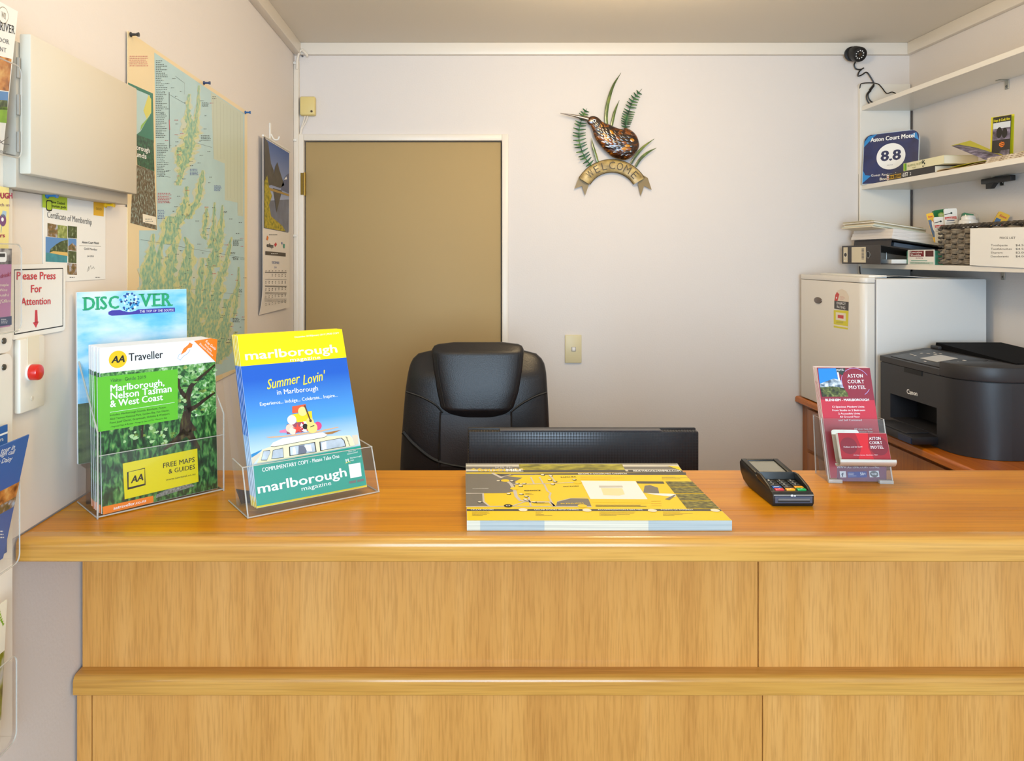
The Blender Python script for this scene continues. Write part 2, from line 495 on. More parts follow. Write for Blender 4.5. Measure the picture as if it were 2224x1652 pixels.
W_PANEL = mat_wood('counter_panel_timber', '#c2823c', '#d5954a', '#e0a45c', 'Z', rough=0.32, coat=0.25, broad=5, fine=330, stretch=0.05)
W_CAB = mat_wood('cabinet_timber', '#8f4f17', '#a7611f', '#b8742c', 'Z', rough=0.3, coat=0.3, broad=8)
W_CABT = mat_wood('cabinet_top_timber', '#a8560f', '#c06a16', '#cf7c22', 'Y', rough=0.25, coat=0.4, broad=8)

# ================================================================== room shell
def slab(name, lo, hi, m, label):
    o = B().box(lo, hi).done(name, None, m, smooth=0, loc=lo); return structure(o, label)
T = 0.12
M_FLOOR = mat_noise('floor_carpet', [(0.3, '#6d665f'), (0.7, '#8a8279')], (300, 300, 300), rough=0.95)
slab('floor', (XL - T, YF - T, -0.1), (XR + T, YB + T, 0.0), M_FLOOR, 'grey carpet floor')
slab('ceiling', (XL - T, YF - T, ZC), (XR + T, YB + T, ZC + 0.1), M_CEIL, 'plain cream painted ceiling')
slab('wall_left', (XL - T, YF - T, 0.0), (XL, YB + T, ZC), M_WALL, 'cream painted left wall')
slab('wall_right', (XR, YF - T, 0.0), (XR + T, YB + T, ZC), M_WALL, 'cream painted right wall')
# back wall with the door opening
DX0, DX1, DZ1 = pix(661, 0, YB).x, pix(1090, 0, YB).x, pix(0, 306, YB).z
b = B()
b.box((XL, YB, 0), (DX0, YB + T, ZC)); b.box((DX1, YB, 0), (XR, YB + T, ZC)); b.box((DX0, YB, DZ1), (DX1, YB + T, ZC))
structure(b.done('wall_back', None, M_WALL, smooth=0, loc=(0, YB, 0)), 'cream painted back wall')
# front wall behind the camera with its wide window
WX0, WX1, WZ0, WZ1 = -0.55, 1.15, 0.65, 2.25
b = B()
b.box((XL, YF - T, 0), (WX0, YF, ZC)); b.box((WX1, YF - T, 0), (XR, YF, ZC)); b.box((WX0, YF - T, 0), (WX1, YF, WZ0)); b.box((WX0, YF - T, WZ1), (WX1, YF, ZC))
structure(b.done('wall_front', None, M_WALL, smooth=0, loc=(0, YF, 0)), 'cream painted front wall behind the viewer')
wn = bpy.data.objects.new('window_1', None); COL.objects.link(wn); wn.location = (0.30, YF, WZ0); structure(wn, 'wide white framed front window')
wn.matrix_basis = Matrix.Translation((0.30, YF, WZ0))
b = B()
for x in (WX0, 0.275, WX1 - 0.05): b.box((x, YF - 0.09, WZ0), (x + 0.05, YF - 0.03, WZ1))
for z in (WZ0, WZ1 - 0.05): b.box((WX0, YF - 0.09, z), (WX1, YF - 0.03, z + 0.05))
b.done('window_frame', wn, M_TRIM, smooth=0)
for x0, x1 in ((WX0 + 0.05, 0.275), (0.325, WX1 - 0.05)):
    B().box((x0, YF - 0.064, WZ0 + 0.05), (x1, YF - 0.058, WZ1 - 0.05)).done('window_pane', wn, M_CLEAR, smooth=0)
# cornice battens
ct, ch = 0.022, 0.049
structure(B().box((XL, YB - ct, ZC - ch), (XR, YB, ZC), bev=0.003).done('trim_1', None, M_TRIM, loc=(0, YB, ZC)), 'white cornice batten along the back wall')
structure(B().box((XL, YF, ZC - ch), (XL + 0.03, YB - ct, ZC), bev=0.003).done('trim_2', None, M_TRIM, loc=(XL, 1, ZC)), 'white cornice batten along the left wall')
structure(B().box((XR - ct, YF, ZC - ch), (XR, YB - ct, ZC), bev=0.003).done('trim_3', None, M_TRIM, loc=(XR, 1, ZC)), 'white cornice batten along the right wall')
# ceiling lamps (out of view)
M_OPAL = mat('opal_lamp_glass', '#fff3dc', 0.4, emit=('#ffd9a0', 1.2))
for i, (lx, ly) in enumerate(LAMPS):
    t = thing('ceiling_lamp', ['round ceiling lamp above the front of the counter', 'round ceiling lamp above the desk behind the counter'][i], 'lamp', (lx, ly, ZC - 0.0), group='round ceiling lamps')
    M0 = Matrix.Translation((lx, ly, ZC))
    B().lathe([(0.0, 0.0), (0.16, 0.0), (0.165, -0.02), (0.15, -0.035), (0.0, -0.035)], 28, M=M0).done('lamp_base', t, M_TRIM)
    B().lathe([(0.0, -0.075), (0.07, -0.07), (0.12, -0.055), (0.135, -0.0355), (0.0, -0.0355)], 28, M=M0).done('lamp_shade', t, M_OPAL)
# door
dr = bpy.data.objects.new('door_1', None); COL.objects.link(dr); dr.matrix_basis = Matrix.Translation(((DX0 + DX1) / 2, YB, 0))
structure(dr, 'closed tan painted flush door in white frame')
g = 0.004
B().box((DX0 + g, YB + 0.006, 0.008), (DX1 - g, YB + 0.044, DZ1 - g), bev=0.0015).done('door_leaf', dr, M_DOOR)
B().box((DX0, YB + 0.046, 0.0), (DX1, YB + 0.06, DZ1)).done('dark_gap_sheet', dr, M_BLACK, smooth=0)  # black sheet across the opening, added so the gap round the leaf looks shaded
fx = 0.026
b = B()
b.box((DX0 - fx, YB - 0.014, 0), (DX0, YB, DZ1 + fx), bev=0.002); b.box((DX1, YB - 0.014, 0), (DX1 + fx, YB, DZ1 + fx), bev=0.002)
b.box((DX0, YB - 0.014, DZ1), (DX1, YB, DZ1 + fx), bev=0.002)
b.done('door_frame', dr, M_TRIM)
hz = pix(0, 400, YB).z
b = B(); b.tube([(DX0 + 0.002, YB - 0.006, hz - 0.048), (DX0 + 0.002, YB - 0.006, hz + 0.048)], 0.006, 10)
for k in range(4): b.tube([(DX0 + 0.002, YB - 0.006, hz - 0.034 + k * 0.022), (DX0 + 0.002, YB - 0.006, hz - 0.031 + k * 0.022)], 0.0068, 10)
b.box((DX0 - 0.012, YB - 0.017, hz - 0.045), (DX0 + 0.0, YB - 0.0135, hz + 0.045))
b.done('hinge', dr, mat('brass', '#8d6f33', 0.35, metal=1.0))

# ================================================================== corner trunking, junction box
M_TRUNK = mat('trunking_white', '#e9dfd0', 0.4)
t = thing('cable_trunking', 'white cable trunking strip running down the corner beside the door', 'trunking', (XL + 0.012, YB - 0.01, 0))
B().box((XL + 0.0005, YB - 0.022, 0.0), (XL + 0.021, YB - 0.0005, ZC - 0.075), bev=0.002).done('trunk', t, M_TRUNK)
for py in (140, 306, 512): 
    z = pix(0, py, YB).z
    B().box((XL + 0.0002, YB - 0.028, z - 0.005), (XL + 0.014, YB - 0.0205, z + 0.005), bev=0.002).done('clip', t, M_WHITE)
t = thing('wall_cable', 'thin white cables bunched at the ceiling corner above the trunking', 'cable', tuple(pix(650, 118, YB - 0.02)))
p = [pix(645, 150, YB - 0.03), pix(646, 128, YB - 0.035), pix(651, 112, YB - 0.035), pix(657, 108, YB - 0.035)]
B().tube(smooth_path(p), 0.0045, 8).done('cable', t, M_TRUNK)
B().tube(smooth_path([pix(655, 107, YB - 0.03), pix(662, 114, YB - 0.03), pix(668, 122, YB - 0.02)]), 0.0055, 8).done('cable', t, M_TRUNK)
b = B()
for q in ((657, 122), (669, 119)): b.lathe([(0, 0.0), (0.004, 0.0), (0.004, 0.006), (0, 0.006)], 10, M=frame_front(pix(q[0], q[1], YB - 0.003)))
b.done('cable_nail', t, M_GREYINK)
M_JB = mat('junction_box_cream', '#e3cd86', 0.45)
j0 = pix(650, 250, YB - 0.03); j1 = pix(684, 209, YB - 0.03)
t = thing('junction_box', 'cream plastic junction box above the door corner', 'junction box', (j0.x, YB, j0.z))
B().box((j0.x + 0.002, YB - 0.032, j0.z), (j1.x, YB - 0.0002, j1.z), bev=0.006, seg=3).done('box_body', t, M_JB)
B().lathe([(0, 0.0), (0.0045, 0.0), (0.0045, 0.003), (0, 0.003)], 12, M=frame_front(Vector((pix(677, 0, YB - 0.03).x, YB - 0.0325, pix(0, 242, YB - 0.03).z)))).done('screw', t, mat('dark_brown', '#4a3a22', 0.5))
for dx in (0, 5):
    B().tube(smooth_path([pix(663 + dx, 250, YB - 0.012), pix(660 + dx, 262, YB - 0.012), pix(654 + dx * 0.4, 280, YB - 0.008), pix(651 + dx * 0.3, 296, YB - 0.006)]), 0.0032, 8).done('cable', t, M_TRUNK)
t = thing('thin_conduit', 'thin white conduit between corner trunking and door frame', 'conduit', (XL + 0.022, YB - 0.01, 0))
B().tube([(XL + 0.0245, YB - 0.004, 0.0), (XL + 0.0245, YB - 0.004, pix(0, 296, YB).z)], 0.0034, 8).done('pipe', t, M_TRUNK)
for py in (297, 445):
    z = pix(0, py, YB).z; B().box((XL + 0.0214, YB - 0.009, z - 0.004), (XL + 0.0285, YB - 0.0002, z + 0.004), bev=0.001).done('clip', t, M_WHITE)

# ================================================================== counter
YE, YR, YP1, YP2, YRAIL = 1.136, 1.500, 1.335, 1.316, 1.303
CXE = 1.30
t = thing('reception_counter', 'long honey coloured timber reception counter with rounded rail', 'counter', (0.3, 1.33, 0))
xl = XL + 0.004
# top: round-nosed board
def nose(y0, y1, z0, z1, r, n=6):
    pts = [(y1, z0), (y0 + 0.002, z0), (y0, z0 + 0.002)]
    for i in range(n + 1):
        a = R(180 - 90 * i / n); pts.append((y0 + r + r * math.cos(a), z1 - r + r * math.sin(a)))
    pts += [(y1, z1)]
    return pts
def along_x(pts, x0, x1, name, parent, m):
    b = B(); M = Matrix(((0, 0, 1, 0), (1, 0, 0, 0), (0, 1, 0, 0), (0, 0, 0, 1)))
    b.prism(pts, x0, x1, M=M); return b.done(name, parent, m)
W_B = [W_TOP, mat_wood('counter_top_timber_b', '#bf7604', '#d98f06', '#e4a21a', 'X', rough=0.3, coat=0.1, broad=9, fine=280, stretch=0.02)]
along_x(nose(YE, YE + 0.030, ZT - 0.036, ZT, 0.013), xl, CXE, 'edge_lipping', t, W_EDGE)
ys = [YE + 0.0302, 1.262, 1.380, YR]
for i in range(3):
    B().box((xl, ys[i], ZT - 0.036), (CXE, ys[i + 1] - 0.0003, ZT), bev=0.0006, seg=1).done('top_board', t, W_B[i % 2])
xs = [XL + 0.004, pix(1648, 0, YP1).x, CXE - 0.04]
for i in range(2):
    B().box((xs[i], YP1, 0.765), (xs[i + 1] - 0.0016, YP1 + 0.018, ZT - 0.036), bev=0.001, seg=1).done('upper_panel', t, W_PANEL)
along_x(nose(YRAIL, YP1 + 0.0002, 0.733, 0.767, 0.012), XL + 0.004, CXE - 0.03, 'rail', t, W_EDGE)
xs = [XL + 0.004, pix(200, 0, YP2).x, pix(1657, 0, YP2).x, CXE - 0.04]
for i in range(3):
    B().box((xs[i], YP2, 0.0), (xs[i + 1] - 0.0012, YP2 + 0.018, 0.733), bev=0.001, seg=1).done('lower_panel', t, W_PANEL)
B().box((CXE - 0.0395, YP1, 0.0), (CXE - 0.02, YR - 0.02, ZT - 0.0365)).done('end_panel', t, W_PANEL, smooth=0)
B().box((XL + 0.004, YR - 0.05, 0.0), (CXE - 0.04, YR - 0.03, ZT - 0.0365)).done('back_panel', t, W_PANEL, smooth=0)

# work desk behind the counter (carries the monitor)
t = thing('work_desk', 'low timber work desk hidden behind the counter under the monitor', 'desk', (0.35, 1.75, 0))
B().box((-0.35, YR + 0.002, 0.72), (1.05, 1.98, 0.745), bev=0.004).done('desk_top', t, W_CAB)
for x in (-0.33, 1.01): B().box((x, YR + 0.02, 0.0), (x + 0.022, 1.94, 0.7195)).done('desk_side', t, W_CAB, smooth=0)

# light switch
s0 = pix(1227, 788, YB - 0.005); s1 = pix(1263, 727, YB - 0.005)
t = thing('light_switch', 'cream rectangular light switch on the back wall beside the chair', 'switch', (s0.x, YB, s0.z))
M_SWI = mat('switch_cream', '#ddd0a6', 0.4)
B().box((s0.x, YB - 0.009, s0.z), (s1.x, YB - 0.0002, s1.z), bev=0.003, seg=2).done('plate', t, M_SWI)
c = (s0 + s1) / 2; c.x += 0.001
B().box((c.x - 0.0095, YB - 0.0115, c.z - 0.0095), (c.x + 0.0095, YB - 0.0085, c.z + 0.0095), bev=0.0022).done('surround', t, mat('switch_grey', '#bdb6ae', 0.4))
B().box((c.x - 0.0065, YB - 0.0145, c.z - 0.0075), (c.x + 0.0065, YB - 0.011, c.z + 0.0075), bev=0.0018).done('rocker', t, mat('switch_white', '#e8e4df', 0.35))
# ================================================================== LEFT WALL
def pin(name_label, px, py, X, col, cname):
    """push pin stuck in the wall; head points into the room"""
    p = pixX(px, py, X)
    t = thing('push_pin', name_label, 'push pin', tuple(p), group='push pins on the left wall')
    M = Matrix.Translation(p) @ Matrix.Rotation(R(90), 4, 'Y')
    m = mat('pin_' + cname, col, 0.25, coat=0.4)
    B().lathe([(0, 0.0), (0.0048, 0.0), (0.0055, 0.002), (0.003, 0.004), (0.0026, 0.012), (0.0042, 0.015), (0.0048, 0.018), (0.0, 0.0185)], 14, M=M).done('pin_head', t, m)
    B().tube([p + Vector((-0.004, 0, 0)), p], 0.0006, 6).done('pin_needle', t, M_METAL)

# ---- meter box
XBK, XLB = XL + 0.032, XL + 0.032
XLF = XLB / 1.0283
a = pixX(40.4, 373, XLB); c = pixX(298, 422, XLF)
y0, y1 = a.y, c.y
z0, z1 = 1.633, 1.842
M_BOX = mat('meter_box_beige', '#d5ccba', 0.5)
t = thing('meter_box', 'beige metal meter box with a lift-off lid on the left wall', 'meter box', (XL, y0, 1.612))
B().box((XL + 0.0002, y0 - 0.006, 1.612), (XBK, pixX(278.5, 444, XBK).y, z1 - 0.012), bev=0.003).done('box_body', t, mat('meter_box_grey', '#c6bcab', 0.5))
B().box((XLB + 0.0005, y0, z0), (XLF, y1, z1), bev=0.0025).done('lid', t, M_BOX)
b = B()
for zz in (1.665, 1.72, 1.775): B().tube([(XLB + 0.002, y0 - 0.004, zz), (XLB + 0.002, y0 - 0.004, zz + 0.03)], 0.0028, 8).done('hinge', t, mat('hinge_grey', '#a59c8e', 0.4))
# ---- white board under the meter box
XPN = XL + 0.004
t = tag(B().box((XL + 0.0001, 0.80, ZT + 0.002), (XPN, pixX(278, 500, XPN).y, 1.6118), bev=0.001, seg=1).done('wall_panel', None, mat('panel_white_paint', '#ebe1d5', 0.45), loc=(XL, 0.8, ZT)), 'white painted backing panel under the meter box', 'panel')

# ---- certificate
P0 = XPN + 0.0012
a = pixX(94, 607, P0); c = pixX(229, 440, P0)
o = Vector((P0, a.y, c.z - 0.147)); w, h = c.y - a.y, 0.147
t = thing('certificate', 'white membership certificate with small photos pinned below the meter box', 'certificate', tuple(o))
B().box((P0 - 0.0008, o.y, o.z), (P0, o.y + w, o.z + h)).done('paper_sheet', t, M_PAPER, smooth=0)
S = Sheet(frame_left(o))
ST = Sheet(frame_left(o))
mG, mY = mat('print_lime', '#b5cf2c', 0.5), mat('print_amber', '#eab322', 0.5)
S.ppoly([(92, 450), (146, 457), (146, 421), (92, 413)], mG)
S.poly(rounded(0.018, 0.018, 0.004, x0=0.008, y0=h - 0.028), M_INK, 2); S.poly(rounded(0.014, 0.014, 0.003, x0=0.010, y0=h - 0.026), mG, 3)
S.ptext('New Zealand', (111, 441), (140, 445), 6, M_INK, bold=0.01); S.ptext('tourism guide', (111, 449), (143, 453), 6, M_INK, bold=0.01)
S.build(t, 'logo_patch'); S = Sheet(frame_left(o)); S.ppoly([(203, 467), (225, 470), (226, 439), (203, 436)], mY); S.build(t, 'gold_tag'); S = Sheet(frame_left(o)); S.ptext('GOLD', (208, 455), (220, 457), 5, mat('print_brown', '#6a4a12'))
S.ptext('Certificate of Membership', (102, 472), (199, 488), 14, M_GREYINK)
S.ptext('Aston Court Motel', (178, 528), (214, 530), 5, M_INK, bold=0.012); S.ptext('Gold Member', (182, 542), (211, 544), 5, M_GREYINK)
S.pline([(172, 533), (219, 535)], 0.0006, M_GREYINK); S.build(t, 'rule_line'); S = Sheet(frame_left(o)); S.ptext('Jun 2018', (189, 557), (203, 558), 3.5, M_INK)
S.pline([(189, 590), (193, 578), (192, 588), (197, 576), (199, 584), (203, 579), (205, 584)], 0.0009, M_INK)
S.build(t, 'signature'); S = Sheet(frame_left(o)); S.scribble((151, 600), (167, 604), 1, 1.6, M_GREYINK); S.build(t, 'footer_print'); S = Sheet(frame_left(o)); S.scribble((207, 600), (222, 604), 1, 1.6, M_GREYINK); S.build(t, 'footer_print'); S = Sheet(frame_left(o))
ph = [mat_noise('photo_bike', [(0.3, '#3f4a2a'), (0.5, '#8a6a3a'), (0.7, '#b9c6d8')], (90, 90, 90)), mat_noise('photo_scrub', [(0.3, '#6a7a30'), (0.6, '#a8b060'), (0.75, '#d8d8c8')], (120, 120, 120)),
      mat_noise('photo_forest_s', [(0.3, '#1f2a14'), (0.6, '#5a6a38'), (0.8, '#c8d0c0')], (150, 150, 150)), mat('photo_sea', '#3f8f9a', 0.4, vary=0.2, vscale=60), mat('photo_sky', '#5c8fc8', 0.4)]
S.build(t, 'small_print'); S = Sheet(frame_left(o)); S.ppoly([(103, 513), (125, 516), (125, 488), (103, 484)], ph[0]); S.ppoly([(125, 516), (146, 518), (146, 491), (125, 488)], ph[1]); S.ppoly([(147, 516), (167, 518), (167, 492), (147, 490)], ph[2])
S.ppoly([(99, 568), (146, 570), (147, 518), (99, 514)], ph[4]); S.ppoly([(99, 568), (146, 570), (146, 553), (99, 548)], ph[3], 2)
S.ppoly([(107, 548), (110, 540), (122, 530), (132, 524), (147, 520), (147, 556)], ph[2], 2); S.ppoly([(107, 549), (147, 556), (146, 548), (115, 545)], mat('photo_sand', '#e0bb6a'), 3)
S.ppoly([(148, 543), (166, 545), (166, 519), (148, 517)], ph[4]); S.ppoly([(148, 543), (166, 545), (166, 535), (157, 527), (148, 535)], ph[0], 2)
S.ppoly([(148, 570), (166, 572), (166, 546), (148, 544)], ph[2]); S.ppoly([(146, 596), (167, 597), (166, 573), (146, 571)], ph[0])
S.build(t, 'photo_collage')
pin('blue push pin at the top left of the certificate', 101, 424, P0, '#1f6fb4', 'blue')
pin('yellow push pin at the top right of the certificate', 228, 445, P0, '#e5b616', 'yellow')

# ---- 'please press' notice
P1 = XPN + 0.003
a = pixX(24, 733, P1); c = pixX(142, 572, P1)
o = Vector((P1, a.y, pixX(137, 718, P1).z)); w, h = c.y - a.y, c.z - o.z
t = thing('attention_sign', 'laminated sign with red lettering above the call button', 'sign', tuple(o))
B().prism(rounded(w, h, 0.008), -0.0008, 0.0, M=frame_left(o)).done('laminated_sheet', t, M_PAPER, smooth=0)
S = Sheet(frame_left(o)); mR = mat('print_red', '#cf3a44', 0.5)
m_ = 0.0075
for q in ((m_, m_, w - m_, m_ + 0.0018), (m_, h - m_ - 0.0018, w - m_, h - m_), (m_, m_, m_ + 0.0018, h - m_), (w - m_ - 0.0018, m_, w - m_, h - m_)): S.rect(*q, M_INK)
S.ptext('Please Press', (36, 607), (120, 606), 17, mR, bold=0.02); S.ptext('For', (67, 635), (90, 634), 16, mR, bold=0.02); S.ptext('Attention', (45, 663), (109, 660), 16, mR, bold=0.02)
S.ppoly([(75, 700), (82, 699), (81, 673), (76, 673)], mR); S.ppoly([(71, 700), (78, 712), (84, 698)], mR)
S.build(t)

# ---- call button plate
P2 = XPN + 0.011
ya, yb = pixX(29, 800, XPN).y, pixX(98, 800, P2).y
zb, zt = 1.268, 1.383
t = thing('call_button', 'white wall plate with a big red round call button', 'button', (XPN, ya, zb))
M_PL = mat('plate_ivory', '#ebe3d2', 0.4)
B().box((XPN + 0.0002, ya, zb), (P2, yb, zt), bev=0.003).done('plate', t, M_PL)
c = pixX(74, 808, P2 + 0.006)
Mx = Matrix.Translation(Vector((P2, c.y, c.z))) @ Matrix.Rotation(R(90), 4, 'Y')
B().lathe([(0, 0), (0.0135, 0), (0.0135, 0.003), (0.0, 0.003)], 24, M=Mx).done('button_collar', t, M_WHITE)
B().lathe([(0, 0.003), (0.0125, 0.003), (0.0125, 0.013), (0.0115, 0.0152), (0.0085, 0.0165), (0, 0.017)], 28, M=Mx).done('push_button', t, mat('button_red', '#d41f14', 0.28, coat=0.4))
q = pixX(72, 765, P2)
B().box((P2 - 0.0002, q.y - 0.016, q.z - 0.026), (P2 + 0.0006, q.y + 0.016, q.z + 0.026), bev=0.0003, seg=1).done('faded_label', t, mat('label_tape', '#eadfc4', 0.3))
q = pixX(70, 865, P2)
B().lathe([(0, 0), (0.0035, 0), (0.0035, 0.0008), (0, 0.0008)], 12, M=Matrix.Translation(q) @ Matrix.Rotation(R(90), 4, 'Y')).done('screw_cap', t, mat('cap_grey', '#cfc6b6', 0.5))

# ---- wall map
XM = XL + 0.005
YM0, YM1, ZM0, ZM1 = pixX(277, 72, XM).y, pixX(537, 243, XM).y, 1.160, 1.974
o = Vector((XM, YM0, ZM0)); MW, MH = YM1 - YM0, ZM1 - ZM0
t = thing('wall_map', 'large laminated blue and green map of coastal sounds on the left wall', 'map', tuple(o))
B().box((XM - 0.001, YM0, ZM0), (XM, YM1, ZM1)).done('map_sheet', t, mat('map_border_cream', '#ecd6a9', 0.3), smooth=0)
S = Sheet(frame_left(o))
mSea = mat('map_sea', '#b4d3d6', 0.3, vary=0.05, vscale=9); mTab = mat('map_table', '#c6cfba', 0.3)
mL1 = mat_noise('map_land_green', [(0.36, '#79ab93'), (0.5, '#96c0a2'), (0.62, '#c2cb94')], (80, 80, 80), rough=0.3)
mL2 = mat_noise('map_land_sand', [(0.35, '#ccd0a4'), (0.5, '#d2d498'), (0.65, '#a9c79b')], (75, 75, 75), rough=0.3)
mL3 = mat('map_coast_pink', '#c9d2bd', 0.3)
mMI, mMR, mMB = mat('map_ink', '#5a6a6c'), mat('map_red', '#c4636a'), mat('map_blue_ink', '#5a6ea8')
S.ppoly([(335, 114), (531, 247), (531, 793), (303, 880), (302, 500), (341, 500)], mSea)
S.ppoly([(458, 200), (528, 247), (528, 470), (516, 468), (516, 440), (488, 434), (488, 355), (464, 345)], mTab, 2)
for i in range(9):
    x = 463 + i * 7.4; S.pline([(x, 212 + i * 4.6), (x + 1, 345 if i < 4 else (430 if i < 7 else 462))], 0.002, mat('map_grid', '#b6bfae'), 3)
S.scribble((461, 208), (473, 216), 2, 1.6, mMI)
rnd = random.Random(11)
def land(path, seed, m1=mL1, m2=mL2, layer=3):
    """jagged strip of land along pixels (x, y, half width)"""
    r = random.Random(seed)
    P = smooth_path([(x, y, w) for x, y, w in path], 5)
    for m, k, dl in ((mL3, 1.25, 0), (m2, 1.0, 1), (m1, 0.62, 2)):
        L, Q = [], []
        for p in P:
            L.append((p.x - max(0.5, p.z) * k * r.uniform(0.45, 1.5), p.y + r.uniform(-1.5, 1.5))); Q.append((p.x + max(0.5, p.z) * k * r.uniform(0.45, 1.5), p.y + r.uniform(-1.5, 1.5)))
        for i in range(len(P) - 1): S.ppoly([L[i], L[i + 1], Q[i + 1], Q[i]], m, layer + dl + seed * 0.02 + i * 0.004)
land([(410, 205, 3), (408, 235, 6), (410, 262, 10), (418, 290, 16), (424, 262, 6), (430, 230, 4), (432, 186, 2)], 1)
land([(418, 270, 8), (412, 300, 18), (405, 325, 20), (402, 345, 15), (396, 365, 11), (390, 385, 8), (386, 402, 5)], 2)
land([(386, 320, 4), (385, 340, 5), (388, 356, 6)], 3)
land([(440, 370, 3), (436, 395, 7), (430, 425, 9), (418, 455, 9), (408, 475, 5)], 4)
land([(405, 405, 4), (403, 430, 6), (398, 450, 10), (390, 475, 16), (378, 500, 14), (366, 530, 20), (368, 470, 10), (362, 520, 12)], 5)
land([(448, 450, 3), (446, 480, 6), (442, 510, 6), (447, 520, 3)], 6); land([(466, 440, 2), (464, 480, 5), (462, 510, 7), (458, 540, 9)], 7)
land([(483, 445, 2), (480, 480, 5), (477, 510, 9), (470, 545, 12), (462, 580, 15)], 8); land([(502, 515, 2), (496, 545, 5), (490, 570, 7), (484, 600, 8)], 9)
land([(332, 508, 3), (330, 540, 8), (324, 570, 14), (318, 610, 14), (316, 650, 14)], 10); land([(352, 520, 3), (345, 560, 9), (340, 600, 13), (335, 640, 16)], 12)
land([(378, 530, 8), (372, 570, 18), (365, 610, 22), (360, 650, 24)], 13); land([(402, 515, 4), (410, 545, 10), (405, 590, 14), (398, 630, 16), (395, 670, 18)], 14)
land([(440, 560, 4), (436, 600, 9), (430, 640, 12), (420, 690, 16), (415, 730, 14)], 15); land([(452, 560, 5), (455, 600, 9), (448, 640, 12), (440, 690, 15)], 16)
land([(478, 590, 6), (474, 620, 12), (468, 650, 14), (455, 690, 12), (440, 720, 12), (425, 760, 14)], 17); land([(518, 580, 2), (516, 620, 4), (508, 640, 6)], 18)
land([(505, 640, 4), (495, 670, 8), (485, 700, 9), (470, 730, 12), (450, 770, 14)], 19); land([(500, 700, 5), (490, 725, 9), (478, 760, 12), (470, 790, 8)], 20)
land([(410, 640, 10), (418, 670, 14), (425, 700, 14), (430, 740, 16)], 23); land([(462, 640, 8), (470, 680, 12), (462, 720, 14), (455, 760, 16)], 24); land([(488, 650, 6), (492, 690, 8), (482, 740, 12), (476, 780, 12)], 25)
land([(405, 560, 10), (400, 600, 16), (405, 640, 18), (412, 690, 18), (420, 740, 16)], 26); land([(325, 560, 12), (340, 600, 20), (350, 640, 26), (345, 690, 26)], 27); land([(512, 720, 4), (500, 745, 8), (490, 775, 9)], 28)
land([(430, 700, 12), (440, 740, 16), (450, 780, 14)], 21); land([(515, 625, 3), (512, 660, 6), (506, 690, 4)], 22)
# printed text blocks of the map
S.scribble((338, 130), (366, 300), 44, 1.5, mMI, 5, (0.4, 0.95), 3); S.scribble((341, 310), (366, 385), 20, 1.4, mMI, 5, (0.5, 1), 4)
S.pline([(367, 200), (368, 322)], 0.003, mMI, 5); S.pline([(367, 260), (368, 282)], 0.0045, mMR, 6)
S.scribble((342, 418), (372, 442), 7, 1.6, mMR, 6, (0.8, 1), 5); S.scribble((281, 120), (322, 145), 6, 1.2, mMR, 5, (0.85, 1), 6)
for (x, y, x1, y1, n, m) in ((438, 222, 454, 232, 4, mMI), (436, 293, 458, 306, 4, mMI), (412, 366, 431, 381, 5, mMB), (465, 402, 481, 415, 5, mMB), (342, 455, 358, 476, 6, mMB), (506, 520, 519, 534, 6, mMI), (500, 547, 512, 552, 2, mMI), (506, 557, 519, 565, 3, mMI), (505, 690, 520, 700, 4, mMI), (518, 627, 526, 635, 3, mMI)):
    S.scribble((x, y), (x1, y1), n, 1.4, m, 6, (0.8, 1), x)
for i in range(170):
    x = rnd.uniform(345, 528); y = rnd.uniform(max(160, 247 - (531 - x) * 0.68 + 20), 790)
    if 455 < x and y < 440: continue
    S.scribble((x, y), (x + rnd.uniform(4, 9), y + 2), 1, 1.3, mMI if rnd.random() < 0.8 else mMR, 7, (1, 1), i)
for (p, q) in (((380, 165), (400, 180)), ((400, 180), (400, 205)), ((367, 205), (402, 225)), ((345, 380), (370, 385)), ((305, 520), (530, 560)), ((350, 620), (525, 640)), ((390, 300), (460, 320))):
    S.pline([p, q], 0.0006, mMI, 5)
# folded cover panel printed at the left
mDG = mat('map_cover_green', '#2b7a63', 0.3); mDK = mat_noise('map_cover_fern', [(0.35, '#173a30'), (0.6, '#2c6a4e'), (0.75, '#4a8a62')], (140, 140, 140), detail=8, rough=0.3)
mBR = mat_noise('map_cover_bush', [(0.3, '#3b352a'), (0.5, '#6b5f4a'), (0.65, '#8fa39a'), (0.8, '#b9c7b0')], (170, 170, 130), detail=8, rough=0.3)
S.ppoly([(278, 179), (332, 203), (334, 310), (290, 296), (284, 290)], mDG, 2)
S.ppoly([(285, 190), (325, 207), (328, 245), (318, 262), (305, 285), (296, 292)], mSea, 3); S.ppoly([(322, 206), (328, 215), (328, 245), (318, 258), (311, 240)], mat('map_cover_yellow', '#d9d46e'), 4)
S.ppoly([(326, 250), (318, 262), (304, 284), (306, 272)], mat('map_cover_lime', '#8fbf5a'), 4)
S.ppoly([(296, 292), (333, 305), (335, 372), (298, 358)], mDK, 4)
S.ppoly([(290, 356), (335, 372), (340, 499), (283, 484)], mBR, 2)
S.ptext('Marlborough', (270, 318), (324, 332), 11, M_WINK, bold=0.03, layer=8); S.ptext('Sounds', (280, 336), (317, 345), 11, M_WINK, bold=0.03, layer=8)
S.ppoly([(309, 464), (338, 471), (339, 489), (310, 482)], M_CREAM, 5); S.scribble((315, 473), (336, 483), 2, 1.5, mMI, 6)
S.build(t, 'map_print')
for lb, px, py, col, cn in (('dark push pin at the top left corner of the map', 283, 75, '#2a2a2c', 'dark'), ('navy push pin at the top middle of the map', 442, 180, '#223a66', 'navy'), ('blue push pin at the top right corner of the map', 532, 244, '#1d5fa0', 'blue2')):
    pin(lb, px, py, XM, col, cn)

